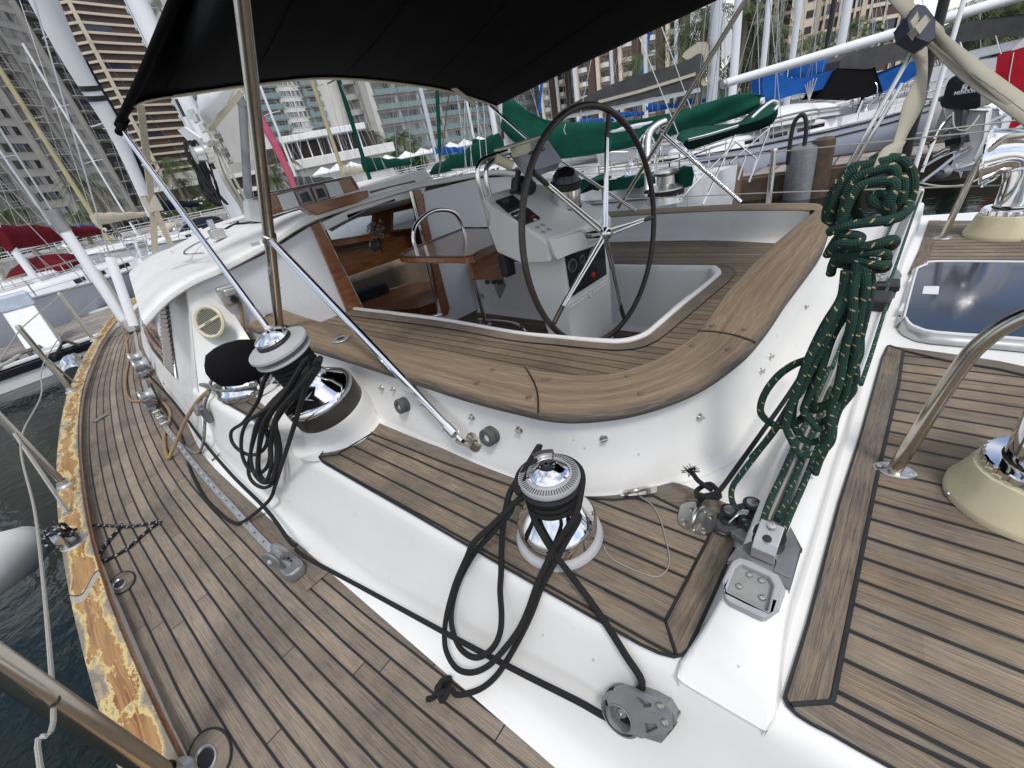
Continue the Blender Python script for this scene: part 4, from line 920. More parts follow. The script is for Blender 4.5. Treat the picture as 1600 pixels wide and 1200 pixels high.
m2 = MB(); q0 = pl(780, 234, p0_+V((.06, .0, 0)), FW); q1 = pl(839, 215, p0_+V((.06, 0, 0)), FW); m2.bar(q0, q1, .09, .012); m2.bar(pl(803, 238, p0_+V((.03, 0, 0)), FW), pl(825, 231, p0_+V((.03, 0, 0)), FW), .05, .05); part(m2, 'antenna_plate', 'cream', ped, bevel=.005)
m = MB(); q2 = pl(785, 248, p0_+V((.1, 0, 0)), FW); m.tube([pl(775, 248, p0_+V((.10, 0, 0)), FW), pl(800, 259, p0_+V((.06, 0, 0)), FW)], .026, 12); part(m, 'loudhailer', 'cream', ped)
# pedestal guard rail
gp = lambda u, v: pl(u, v, pp(.50, .10, 0), FW)
m = MB(); m.tube(catmull([gp(u, v) for u, v in [(792, 237), (772, 243), (753, 251), (746, 264), (748, 285), (757, 317), (765, 350), (772, 374), (781, 385), (798, 386)]], 5), .0135, 10)
m.tube(catmull([gp(u, v)+FW*.0-PT*.035 for u, v in [(795, 243), (775, 249), (760, 256), (752, 268), (754, 290), (762, 318), (770, 352)]], 5), .0135, 10); part(m, 'guard_rail', 'steel', ped)
m = MB(); m.box(pl(792, 413, pp(.42, .16, 0), FW), (.06, .085, .14), Matrix.Rotation(-AX, 3, 'Z')); part(m, 'hand_microphone', 'rubber', ped, bevel=.015)
# ---- cockpit table
zt_ = .84; tbl = bpy.data.objects.new('cockpit_table', None); COL.objects.link(tbl); tbl.parent = Y; tbl.location = at(690, 400, zt_)-Y.location; bpy.context.view_layer.update()
TT = [at(u, v, zt_) for u, v in [(624, 399), (640, 390), (727, 356), (765, 356), (775, 377), (772, 381), (738, 399), (728, 401), (632, 402)]]
m = MB(); m.prism([(p.x, p.y) for p in TT], (0, 0, zt_-.035), (1, 0, 0), (0, 1, 0), .035); part(m, 'tabletop', 'varnish', tbl, bevel=.008)
m = MB(); r_ = [p+V((0, 0, .003)) for p in TT]; m.tube(r_+[r_[0]], .006, 6); part(m, 'fiddle_rail', 'varndark', tbl)
fl_ = [at(730, 403, zt_-.03), at(772, 384, zt_-.03), at(820, 384, zt_-.03)]
m = MB(); P = [fl_[0]-V((0, 0, .005)), fl_[1]-V((0, 0, .005))]; P += [P[1]-V((0, 0, .22)), P[0]-V((0, 0, .13))]
ex = (P[1]-P[0]).normalized(); m.prism([((p-P[0]).dot(ex), (p-P[0]).z) for p in P], P[0], ex, UP, .025); part(m, 'drop_leaf', 'varnish', tbl, bevel=.004)
m = MB(); m.prism([(0, 0), (.5, 0), (.5, -.14), (0, -.12)], at(752, 388, zt_-.04), -PT, UP, .02); part(m, 'drop_leaf', 'varnish', tbl, bevel=.004)
lp_ = at(690, 507, .055); m = MB(); m.tube([lp_, bh(661, 376, .05), bh(641, 299, .05)], .0155, 12); part(m, 'companionway_grab_post', 'steel')
lq = at(760, 509, .06); m = MB(); m.tube([lq, pl(738, 428, lq, FW)], .018, 12); m.lathe([(.05, .0), (.05, .008), (.02, .014)], lq, (0, 0, 1), 20); part(m, 'leg', 'steel', tbl)
m = MB(); m.tube(catmull([at(752, 505, .08), at(748, 500, .11), at(757, 499, .12), at(800, 504, .12), at(815, 511, .11), at(824, 521, .06)], 5), .011, 8); part(m, 'foot_rail', 'steel', tbl)
m = MB(); gl = lambda u, v: pl(u, v, at(686, 372, zt_), V((.35, -.1, 0)))
ga, gb = at(650, 389, zt_), at(724, 361, zt_); gm = (ga+gb)/2; gd = (gb-ga); hh = below(690, 327, gm)-zt_
m.tube(catmull([ga-V((0, 0, .05)), ga+UP*hh*.35-gd*.0, ga+gd*.14+UP*hh*.78, gm+UP*hh, gb-gd*.14+UP*hh*.78, gb+UP*hh*.3, gb-V((0, 0, .05))], 6), .015, 12); part(m, 'grab_hoop', 'steel', tbl)
# manifold plate on the well side, cup hook
wp2 = lambda u, v, o=0: pl(u, v, V((2.2, -2.66+o, .3)), PT)
m = MB(); P = [wp2(755, 431), (wp2(785, 431)), wp2(790, 445), wp2(783, 465), wp2(776, 473), wp2(770, 469), wp2(757, 444)]
m.prism([((p-P[0]).dot(-FW), (p-P[0]).z) for p in P], P[0]+PT*.004, -FW, UP, -.012); man = part(m, 'shower_panel', 'dullsteel', bevel=.003)
for u, v in ((762, 440), (772, 440), (781, 441)): m = MB(); m.lathe([(.022, 0), (.02, .02), (.0, .022)], wp2(u, v, .018), PT, 14); part(m, 'valve', 'aludark', man)
m = MB(); m.lathe([(.03, 0), (.028, .015), (0, .012)], wp2(755, 462, .01), PT, 16); part(m, 'outlet_socket', 'dullsteel')

# ---- awning frame
def dep(u, v, z): return CAM+dr(u, v)*(z/FOC)
pF, pT = at(437, 514, .705), dep(378, 0, 1.25); pT2 = pF+(pT-pF)*1.12
m = MB(); m.tube([pF, pT2], .0235, 14); part(m, 'awning_post', 'oldsteel'); m = MB(); m.lathe([(.045, .0), (.045, .006), (.03, .012), (.026, .03)], pF, pT-pF, 20); part(m, 'post_base', 'dullsteel')
cl = pF+(pT-pF)*.5; best = min((abs(pl(418, 372, pF, (1, .2, .2)).z), 0) for _ in [0])
tt = min([k/200 for k in range(200)], key=lambda k: (lambda q: abs(q[1]-372))((lambda p: ((800+FOC*(ROT.transposed() @ (p-CAM)).x/-(ROT.transposed() @ (p-CAM)).z), 600-FOC*(ROT.transposed() @ (p-CAM)).y/-(ROT.transposed() @ (p-CAM)).z))(pF.lerp(pT, k))))
cl = pF.lerp(pT, tt); ax_ = (pT-pF).normalized()
sb = sn(737, 680, .045)
m = MB(); m.lathe([(.0245, -.022), (.030, -.02), (.030, .02), (.0245, .022)], cl, ax_, 20); m.bar(cl+V((.02, .04, -.01)), cl+V((.03, .075, -.01)), .03, .012); part(m, 'clamp', 'dullsteel', smooth=40)
sd_ = (sb-cl).normalized()
m = MB(); m.tube([cl+sd_*.01, sb-sd_*.075], .0155, 14); part(m, 'awning_strut', 'chrome')
m = MB(); m.lathe([(.016, -.08), (.021, -.078), (.021, -.035), (.014, -.03), (.009, -.025), (.009, .0)], sb, sd_, 16); part(m, 'strut_end', 'chrome')
pb, pn_ = hit(741, 690); m = MB(); m.lathe([(.036, 0), (.036, .005), (.03, .009), (0, .010)], pb, pn_, 24); m.tube([pb, sb+V((0, 0, -.004))], .012, 8); m.tube([sb+V((-.03, 0, -.01)), sb+V((.03, 0, -.01))], .008, 8); part(m, 'padeye', 'oldsteel')
s2a, s2b = dep(190, 203, 2.3), dep(418, 512, 1.95); m = MB(); m.tube([s2a, s2b], .0145, 12); part(m, 'awning_strut', 'chrome')
# starboard struts seen through the wheel
wq = lambda u, v: pl(u, v, V((.9, -3.55, .7)), PT)
e1, e2 = at(955, 330, .71), dep(1170, -10, 3.0); m = MB(); kk = wq(1037, 212)
a1_ = pl(966, 325, V((1.6, -3.6, .7)), PT); a2_ = pl(1172, -12, V((1.6, -3.6, .7)), PT); m.tube([a1_, a2_], .016, 12); part(m, 'awning_post', 'oldsteel')
a3_ = pl(1031, 205, V((1.6, -3.6, .7)), PT); a4_ = pl(1158, 316, V((1.2, -3.54, .7)), PT); m = MB(); m.tube([a3_, a4_], .015, 12); part(m, 'awning_strut', 'chrome')
m = MB(); m.lathe([(.018, -.02), (.024, -.018), (.024, .018), (.018, .02)], a3_, a2_-a1_, 16); part(m, 'clamp', 'dullsteel')
m = MB(); st_ = pl(766, 166, V((2.0, -3.6, .7)), PT); m.tube([st_, pl(830, 222, V((2.0, -3.6, .7)), PT), pl(995, 330, V((2., -3.6, .7)), PT)], .013, 10); part(m, 'awning_strut', 'steel')
# awning cloth
FL = [dep(186, 196, 2.32), dep(215, 158, 2.36), at(300, 143, 1.93), at(385, 131, 1.965), at(500, 120, 1.99), at(600, 126, 1.965), at(690, 139, 1.89), at(745, 155, 1.80), at(775, 166, 1.745)]
AL = [dep(275, -3, 1.75), dep(330, -70, 1.65), at(400, -120, 2.04), at(520, -150, 2.07), at(700, -180, 2.09), at(850, -180, 2.07), at(980, -150, 2.02), at(1080, -80, 1.94), at(1124, -1, 1.87)]
F2, A2 = catmull(FL, 6), catmull(AL, 6); m = MB(); rows = []
for k in range(25):
    t = k/17; rows.append([F2[i].lerp(A2[i], t)+V((0, 0, -.035*math.sin(math.pi*min(1, t))*(1-abs(2*i/(len(F2)-1)-1))-.006*math.sin(i*1.9+t*3)*math.sin(math.pi*min(t, 1)))) for i in range(len(F2))])
m.grid(rows, [[(i*.1, k*.1) for i in range(len(F2))] for k in range(25)]); m.tube(rows[0], .017, 10); part(m, 'awning', 'bimini', solid=.004, smooth=60)
m = MB(); m.band([p+V((-.012, 0, -.017)) for p in F2[10:]], [p+(AL[4]-FL[4]).normalized()*.05+V((0, 0, -.014)) for p in F2[10:]], 1); m.band([p+V((-.012, 0, -.017)) for p in F2[5:13]], [p+(AL[4]-FL[4]).normalized()*.03+V((0, 0, -.014)) for p in F2[5:13]], 1); part(m, 'awning_hem', 'beige', solid=.003)
m = MB(); hm = F2[-11]; m.box(hm+V((-.09, 0, -.045)), (.06, .32, .004), Matrix.Rotation(.5, 3, 'X')); part(m, 'awning_flap', 'beige')
m = MB(); m.tube([rows[k][0]+V((0, .003, 0)) for k in range(25)], .02, 10); m.tube([dep(196, 185, 2.3), dep(188, 203, 2.29), dep(186, 208, 2.28)], .02, 8); part(m, 'awning_hem', 'bimini')
for i in (9, 18, 26, 34, 42):
    m = MB(); m.tube([rows[k][i]+V((-.0, 0, -.005)) for k in range(1, 25)], .0022, 5); part(m, 'awning_seam', 'bimini')
# ------------------------------------------------------------------ deck gear, fittings
# turning block on the sloped face
tb_c, tb_n = hit(982, 1103); tb_n = V((0, .89, .45)).normalized()
tx = V((1, 0, 0)); ty = tb_n.cross(tx).normalized()
o_ = tb_c+tb_n*.006
fq = lambda u, v, o=0: pl(u, v, o_+tb_n*o, tb_n)
c_ = fq(980, 1101); R1 = .047
m = MB(); m.lathe([(0, .0), (R1*.98, 0), (R1, .004), (R1*.99, .008), (R1*.80, .012), (R1*.80, .024), (R1*.99, .028), (R1, .033), (R1*.97, .037), (R1*.84, .040)], c_, tb_n, 48)
tblk = part(m, 'turning_block', 'alu', smooth=35)
def t2(p): return ((p-c_).dot(tx), (p-c_).dot(ty))
outl = [fq(u, v, .036) for u, v in [(950, 1088), (962, 1072), (975, 1069), (984, 1070), (1040, 1098), (1050, 1108), (1052, 1135), (1042, 1141), (1004, 1150), (995, 1146), (975, 1140), (958, 1120)]]
w1_ = [fq(u, v, .036) for u, v in [(995, 1084), (1019, 1095), (1020, 1101), (1007, 1102)]]; w2_ = [fq(u, v, .036) for u, v in [(1009, 1125), (1027, 1127), (1030, 1134), (1012, 1142)]]
hole = [c_+tb_n*.036+(tx*math.cos(k*math.pi/12)+ty*math.sin(k*math.pi/12))*R1*.58 for k in range(24)]
m = MB(); m.prism([t2(p) for p in outl], c_+tb_n*.037, tx, ty, .007, holes=[[t2(p) for p in w1_], [t2(p) for p in w2_], [t2(p) for p in hole]]); part(m, 'cheek', 'alu', tblk, bevel=.0015, smooth=30)
m = MB(); m.lathe([(R1*.62, .046), (R1*.58, .047), (R1*.52, .038), (R1*.50, .022), (R1*.22, .020), (R1*.2, .030), (R1*.1, .031), (0, .026)], c_, tb_n, 32); part(m, 'bearing', 'alu', tblk, smooth=30)
m = MB(); m.prism([t2(fq(u, v)) for u, v in [(1010, 1070), (1030, 1076), (1052, 1088), (1064, 1110), (1060, 1120), (1040, 1140), (1005, 1130), (995, 1090)]], c_, tx, ty, .034); part(m, 'body', 'alu', tblk, bevel=.004)
screws('rivet', [fq(1032, 1103, .045), fq(1039, 1129, .045)], tb_n, .0085, tblk)
text_mesh('lettering', 'HARKEN', fq(1020, 1116, .0452), fq(1040, 1118)-fq(1005, 1112), ty if ty.z > 0 else -ty, .008, M['alulight'], tblk, .0004)
# genoa tracks on the deck
def track(pts, w=.032, h=.016, name='genoa_track', mat='alulight'):
    P = [at(u, v, .0)+V((0, 0, .006)) for u, v in pts]; P = resample(P, 60); m = MB()
    for k in range(len(P)-1): pass
    n_ = [UP.cross(tang(P, k)).normalized() for k in range(len(P))]
    m.grid([[P[k]+n_[k]*w*a+UP*h*b for a, b in ((-.5, -.3), (-.5, .7), (-.42, 1), (.42, 1), (.5, .7), (.5, -.3))] for k in range(len(P))]); o = part(m, name, mat, smooth=30)
    L = sum((P[k+1]-P[k]).length for k in range(len(P)-1)); nh = int(L/.05)
    for j in range(nh):
        if P[0].lerp(P[-1], j/nh).x > 4.6: continue
        p = P[min(int(j/nh*60), 59)].lerp(P[min(int(j/nh*60)+1, 60)], j/nh*60 % 1)
        m = MB()
        if j % 2: m.lathe([(.0075, 0), (.0065, .0012), (.004, .0002), (0, -.001)], p+UP*h, UP, 10); part(m, 'track_screw', 'dullsteel', o)
        else: m.lathe([(.0055, .0003), (0, .0004)], p+UP*h, UP, 8); part(m, 'track_hole', 'rubber', o)
    return P
TP = track([(446, 882), (405, 841), (364, 795), (320, 746), (277, 692), (247, 650), (237, 628), (226, 596)])
TP2 = track([(222, 575), (218, 556), (214, 535), (211, 516)])
def bollard(p, ax, r, h, name='sheave', mat='alu', par=Y): return part(MB().lathe([(0, -h/2), (r, -h/2), (r*1.02, -h*.38), (r*.72, -h*.2), (r*.66, 0), (r*.72, h*.2), (r*1.02, h*.38), (r, h/2), (0, h/2)], p, ax, 28), name, mat, par, smooth=35)
ea, eb = at(437, 892, .0), at(470, 905, 0)
m = MB(); td_ = (at(446, 882, 0)-at(405, 841, 0)).normalized(); tn_ = UP.cross(td_)
ce = at(460, 893, .01); m.prism([(-.085, -.034), (.03, -.040), (.055, -.02), (.055, .02), (.03, .040), (-.085, .034)], ce-UP*.006, td_, tn_, .05); fb = part(m, 'foot_block', 'alu', bevel=.012, smooth=35)
screws('cap_screw', [ce+td_*(-.06+.024*(k//2))+tn_*(.012*(-1)**k)+UP*.045 for k in range(6)], UP, .006, fb, 'rubber')
sc0 = ce-td_*.025+UP*.105; sax = (tn_*.9+td_*-.35).normalized(); s_ = bollard(sc0-tn_*.02, sax, .042, .055, 'sheave', 'alu', fb)
m = MB(); m.tube([ce+UP*.04, sc0-tn_*.02-UP*.02], .012, 8); m.lathe([(.012, 0), (.010, .006), (0, .007)], sc0-tn_*.02+sax*.028*(1 if sax.dot(CAM-sc0) > 0 else -1), (CAM-sc0).normalized(), 12); part(m, 'post', 'alu', fb)
# lead cars half way up the track and forward
for (u, v, s) in ((240, 640, .9), (229, 588, 1.1), (221, 576, 1.1)):
    p = at(u, v, .0); m = MB(); m.box(p+UP*.05, (.16*s, .07*s, .06), Matrix.Rotation(math.atan2(-.12, 1), 3, 'Z')); car = part(m, 'lead_car', 'alu', bevel=.012); bollard(p+UP*.12+V((.03, -.02, 0)), V((.1, 1, .1)), .06*s, .11*s, 'sheave', 'alulight', car)
    m = MB(); m.box(p+UP*.09+V((-.06, 0, 0)), (.05, .06, .07)); part(m, 'plunger', 'aludark', car, bevel=.012)
for k in range(3): q_ = at(245+k*6, 645+k*9, .03); m = MB(); m.box(q_, (.05, .05, .05)); part(m, 'track_slider', 'dullsteel', bevel=.01)
# cleat on the toe rail
cz_ = at(103, 852, .07); m = MB(); cd = (at(88, 828, .07)-at(112, 872, .07)).normalized(); 
m.tube([cz_+UP*.07-cd*.085, cz_+UP*.075-cd*.05, cz_+UP*.075+cd*.05, cz_+UP*.07+cd*.085], [.016, .021, .021, .016], 12)
for s in (-.03, .03): m.tube([cz_+cd*s+UP*.0, cz_+cd*s+UP*.07], .014, 10)
m.lathe([(.055, 0), (.052, .008), (0, .009)], cz_+V((-.02, -.03, 0)), UP, 20); part(m, 'cleat', 'dullsteel')
cz2 = at(128, 570, .07); m = MB(); m.tube([cz2+UP*.10-V((.14, 0, 0)), cz2+UP*.11, cz2+UP*.10+V((.14, 0, 0))], .03, 10); m.tube([cz2, cz2+UP*.1], .03, 8); part(m, 'cleat', 'dullsteel')
# scuppers with teak surround and flush plates
for u, v, r in ((187, 913, .030), (322, 1186, .034)):
    p = at(u, v, .003); m = MB(); el = [(p+V((1.35*r*1.9*math.cos(t), r*1.5*math.sin(t)-.01, .0015))) for t in [k*math.pi/16 for k in range(32)]]
    m.sheet(el, uvf=lambda q: (q.x, .5)); part(m, 'scupper_pad', 'margin2', smooth=0); m = MB(); m.tube(el, .0034, 6, closed=True); part(m, 'caulk_line', 'rubber')
    m = MB(); rows = [[p+V((r*k*1.25*math.cos(t), r*k*.8*math.sin(t), z)) for t in [j*math.pi/16 for j in range(32)]] for k, z in ((1.05, .002), (1.0, .006), (.86, .007), (.76, .004), (.74, -.02))]; m.grid(rows, closed_u=True); part(m, 'scupper', 'dullsteel')
    m = MB(); m.face([p+V((r*.76*1.25*math.cos(t), r*.76*.8*math.sin(t), .0035)) for t in [j*math.pi/16 for j in range(32)]]); part(m, 'scupper_hole', 'rubber', smooth=0)
for a, b in (((147, 660), (167, 648)), ((180, 526), (193, 518))):
    p, q_ = at(*a, .004), at(*b, .004); m = MB(); m.bar(p+UP*.006, q_+UP*.006, .045, .012); part(m, 'flush_hinge', 'dullsteel', bevel=.005)
# padeyes
def plate(poly, z, h, name, mat, par=Y, bev=.003): P = catmull([at(u, v, z) for u, v in poly], 3, True); m = MB(); m.prism([(p.x, p.y) for p in P], (0, 0, z), (1, 0, 0), (0, 1, 0), h); return part(m, name, mat, par, bevel=bev)
pd1 = plate([(1061, 800), (1066, 790), (1083, 787), (1108, 798), (1119, 806), (1116, 826), (1108, 835), (1095, 836), (1068, 826), (1060, 815)], .406, .006, 'padeye_plate', 'dullsteel', bev=.0025)
m = MB(); m.tube(catmull([at(1083, 826, .412), at(1083, 815, .445), at(1088, 800, .455), at(1098, 794, .435), at(1102, 798, .412)], 6), .0065, 10); part(m, 'eye', 'dullsteel', pd1)
screws('screw', [at(u, v, .412) for u, v in ((1068, 815), (1079, 794), (1110, 806), (1099, 828))], UP, .0085, pd1)
pd2 = plate([(966, 762), (972, 756), (1010, 749), (1024, 755), (1026, 768), (1018, 773), (976, 777), (967, 772)], .406, .004, 'padeye_plate', 'dullsteel', bev=.002)
m = MB(); m.tube(catmull([at(977, 768, .408), at(981, 768, .435), at(985, 768, .455), (at(994, 766, .463)), at(1004, 764, .455), at(1010, 763, .435), at(1014, 764, .408)], 6), .007, 10); part(m, 'eye', 'dullsteel', pd2)
pf2 = plate([(484, 520), (520, 527), (548, 531), (540, 536), (524, 536)], .70, .001, 'x', 'rubber') if 0 else None
sk = at(533, 530, .7075); m = MB(); m.lathe([(.042, 0), (.040, .004), (.020, .005), (.018, .001), (0, .0)], sk, UP, 28); so_ = part(m, 'deck_socket', 'dullsteel'); m = MB(); m.lathe([(.019, .0052), (0, .0056)], sk, UP, 20); part(m, 'socket_hole', 'rubber', so_)
screws('screw', [sk+V((.03*math.cos(t), .03*math.sin(t), .004)) for t in (.5, 2.07, 3.64, 5.2)], UP, .005, so_)
m = MB(); sk = at(412, 493, .708); m.lathe([(.035, 0), (.033, .004), (0, .008)], sk, UP, 20); part(m, 'deck_socket', 'dullsteel')
# turn-button studs along the coaming wall
for u, v in [(597, 606), (615, 608), (662, 631), (738, 651), (812, 671), (943, 685), (1092, 651), (1188, 580), (1203, 557), (1258, 480)]:
    p, n = hit(u, v); b = UP.cross(n).normalized()
    m = MB(); m.lathe([(.0125, 0), (.0115, .003), (0, .0035)], p, n, 14); s_ = part(m, 'turn_button', 'dullsteel'); m = MB(); tl = (b*.9+UP*.3*random.uniform(-1, 1)).normalized(); m.bar(p+n*.011-tl*.010, p+n*.011+tl*.010, .007, .006, up=n); m.tube([p, p+n*.009], .0035, 6); part(m, 'button', 'dullsteel', s_, bevel=.002)
# round black spools on the coaming wall
for u, v, k in ((634, 631, 1.0), (770, 678, 1.0)):
    p, n = hit(u, v); r = .031*k; m = MB(); m.lathe([(0, 0), (r, 0), (r*1.0, .010), (r*.80, .013), (r*.80, .020), (r*1.0, .023), (r*.99, .034), (r*.9, .037), (r*.50, .037), (r*.47, .034), (r*.46, .02)], p, n, 36); s_ = part(m, 'spool', 'greyrub', smooth=35)
    m = MB(); m.lathe([(r*.46, .028), (0, .030)], p, n, 20); part(m, 'end_cap', 'white', s_)
# traveller end fitting, track and fairlead
rz = .5
cupP = [(1128, 912), (1132, 938), (1140, 946), (1190, 970), (1197, 969), (1217, 956), (1227, 926), (1215, 903), (1172, 881), (1154, 876), (1143, 882)]
cup_p0 = at(1178, 915, .506); cup_n = V((.0, .10, 1)).normalized(); cq = lambda u, v, o=0: pl(u, v, cup_p0+cup_n*o, cup_n)
cx = cup_n.cross(UP).normalized()*-1; cy = cup_n.cross(cx)
t3 = lambda p: ((p-cup_p0).dot(cx), (p-cup_p0).dot(cy))
m = MB(); m.prism([t3(cq(u, v)) for u, v in cupP], cup_p0-cup_n*.008, cx, cy, .022 if cx.cross(cy).dot(cup_n) > 0 else -.022, holes=[[t3(cq(u, v)) for u, v in [(1135, 928), (1148, 893), (1158, 886), (1200, 905), (1208, 918), (1198, 960)]]]); cup = part(m, 'traveller_end', 'winchgrey', bevel=.004, smooth=35)
m = MB(); m.face([cq(u, v, -.002) for u, v in [(1135, 928), (1148, 893), (1158, 886), (1200, 905), (1208, 918), (1198, 960)]]); part(m, 'recess', plain('cast_recess', (.30, .30, .29), .5, .2, .15, 20), cup, smooth=0, weld=2)
screws('cap_screw', [cq(u, v, .0) for u, v in ((1155, 916), (1191, 934), (1171, 898), (1190, 907))], cup_n, .0065, cup)
m = MB(); P = [at(u, v, .502) for u, v in [(1139, 878), (1150, 860), (1175, 850), (1215, 870), (1235, 830), (1252, 861), (1232, 922), (1210, 903), (1172, 880)]]; m.prism([(p.x, p.y) for p in P], (0, 0, .498), (1, 0, 0), (0, 1, 0), .010); part(m, 'traveller_plate', 'alu', bevel=.003)
# track bar along the ridge
rc = [V((.035, -.70, .503)), V((.024, -1.1, .503)), V((-.025, -1.56, .503)), V((-.074, -2.2, .503)), V((-.14, -3.0, .503)), V((-.217, -3.9, .503)), V((-.24, -4.15, .503))]
rc = resample(rc, 40); m = MB(); n_ = [UP.cross(tang(rc, k)).normalized() for k in range(len(rc))]
m.grid([[rc[k]+n_[k]*.016*a+UP*.018*b for a, b in ((-1, 0), (-1, .8), (-.8, 1), (.8, 1), (1, .8), (1, 0))] for k in range(len(rc))]); trk = part(m, 'traveller_track', 'alu', smooth=30)
for k in range(4, 39, 1): p = rc[k]+UP*.0185; m = MB(); m.lathe([(.0045, .0), (0, .0004)], p, UP, 8); part(m, 'track_hole', 'rubber', trk)
# bracket with folded plate
bk = [(1182, 815), (1186, 816), (1221, 826), (1223, 833), (1211, 872), (1170, 868)]
b0 = at(1172, 868, .512); b1 = at(1209, 884, .512); bx = (b1-b0).normalized(); bn = V((bx.y, -bx.x, 0)); bn = bn if bn.y > 0 else -bn
m = MB(); hb = below(1188, 818, b0+bn*-.0); hb = min(.575, max(.54, hb))
wd = (b1-b0).length; m.grid([[b0, b1], [b0+UP*.028, b1+UP*.028], [b0+UP*.045-bn*.012, b1+UP*.045-bn*.012], [b0+UP*.062-bn*.055, b1+UP*.062-bn*.055]]); br_ = part(m, 'sheave_bracket', 'alulight', solid=.004, bevel=.003, smooth=25)
pm = (b0+b1)/2; m = MB(); m.lathe([(.0085, 0), (0, .0006)], pm+UP*.05-bn*.018, (bn*.35+UP*.95), 16); part(m, 'pin_hole', 'rubber', br_); screws('bolt', [pm+UP*.0615-bn*.045], (bn*.3+UP), .009, br_)
sh_c = pm-bn*.04+UP*.028; bollard(sh_c, UP, .030, .03, 'sheave', 'rubber', br_)
m = MB(); m.prism([(.0, -.012), (.03, -.012), (.03, .012), (0, .012)], b1+bx*.002, bx, bn, .004); part(m, 'lug', 'alu', br_, bevel=.001)
# roller fairlead
fz = .447
fp_ = plate([(1118, 826), (1132, 800), (1178, 788), (1190, 806), (1168, 832), (1140, 836)], .425, .010, 'fairlead_base', 'aludark')
for u, v in ((1138, 812), (1173, 801)):
    p = at(u, v, .435); bollard(p+UP*.018, UP, .021, .036, 'roller', 'rubber', fp_); m = MB(); m.lathe([(.0135, .0), (.0125, .003), (.007, .002), (0, .001)], p+UP*.0365, UP, 16); part(m, 'roller_bolt', 'dullsteel', fp_)
m = MB(); a_, b_ = at(1143, 809, .475), at(1172, 797, .475); mid = (a_+b_)/2+UP*.014; m.band(catmull([a_, mid, b_], 5), [p+V((.003, .018, -.003)) for p in catmull([a_, mid, b_], 5)], 1); part(m, 'keeper', 'chrome', fp_, solid=.002)
m = MB(); m.bar(at(1150, 832, .44), at(1185, 858, .47), .03, .02); part(m, 'fairlead_arm', 'alu', fp_, bevel=.004)
# mid-traveller car
tc_ = at(1375, 470, .525); m = MB(); m.box(tc_, (.07, .13, .05), Matrix.Rotation(-.1, 3, 'Z')); car = part(m, 'traveller_car', 'rubber', bevel=.01); m = MB(); m.box(at(1385, 445, .53), (.09, .10, .03)); part(m, 'car_base', 'rubber', car, bevel=.008); m = MB(); m.lathe([(.024, 0), (.022, .018), (.012, .02), (.012, .03), (0, .031)], at(1375, 437, .55), UP, 20); m.tube([at(1380, 420, .57), at(1393, 385, .60), at(1396, 370, .64)], .006, 8); part(m, 'swivel', 'dullsteel', car)
m = MB(); m.prism([(p.x, p.y) for p in [at(u, v, .505) for u, v in [(1383, 445), (1400, 420), (1409, 431), (1398, 465), (1388, 472)]]], (0, 0, .505), (1, 0, 0), (0, 1, 0), .006); part(m, 'car_plate', 'alu', car)
m = MB(); m.prism([(p.x, p.z) for p in [V((-.28, 0, .42)), V((-.12, 0, .42)), V((-.12, 0, .56)), V((-.16, 0, .60)), V((-.28, 0, .60))]], (0, -4.16, 0), (1, 0, 0), (0, 0, 1), .10); part(m, 'traveller_end_bracket', 'white', bevel=.02); m = MB(); m.box((-.2, -4.1, .565), (.09, .05, .07)); part(m, 'end_sheave', 'rubber', bevel=.012)
# deck hatch
hz_ = .402
hP = [(1402, 511), (1401, 504), (1422, 431), (1427, 424), (1440, 419), (1455, 414), (1600, 415.5), (1700, 417), (1760, 430), (1740, 580), (1700, 567), (1600, 550), (1453, 537), (1420, 528), (1408, 521)]
def hring(pts, z): return [at(u, v, z) for u, v in pts]
O = hring(hP, .405); cH = sum(O, V())/len(O)
def sc(P, k, z): return [V((cH.x+(p.x-cH.x)*k, cH.y+(p.y-cH.y)*k, z)) for p in P]
def rnd(P, n=3): return catmull(P, n, closed=True)
O2 = rnd(O); m = MB(); rows = [O2, sc(O2, .995, .418), sc(O2, .97, .430), sc(O2, .935, .436), sc(O2, .925, .436)]; m.grid(rows, closed_u=True, flip=True); hfr = part(m, 'hatch_frame', 'alulight', smooth=45)
m = MB(); m.grid([sc(O2, .935, .4365), sc(O2, .93, .442), sc(O2, .905, .442), sc(O2, .90, .437)], closed_u=True, flip=True); part(m, 'gasket', 'white', hfr)
m = MB(); m.sheet(sc(O2, .905, .4385)); pane = part(m, 'hatch_pane', 'hatchglass', hfr, smooth=0)
m = MB(); stk = [at(u, v, .4395) for u, v in [(1441, 459), (1444, 447), (1468, 447), (1466, 460)]]; m.face(stk); part(m, 'sticker', 'white', hfr, smooth=0)
for (a, b) in (((1408, 487), (1414, 475)), ((1422, 441), (1428, 432))): m = MB(); m.bar(at(*a, .429), at(*b, .429), .018, .006); part(m, 'hinge_slot', 'white', hfr)
screws('screw', [at(1406, 494, .428)], UP, .006, hfr, 'rubber')
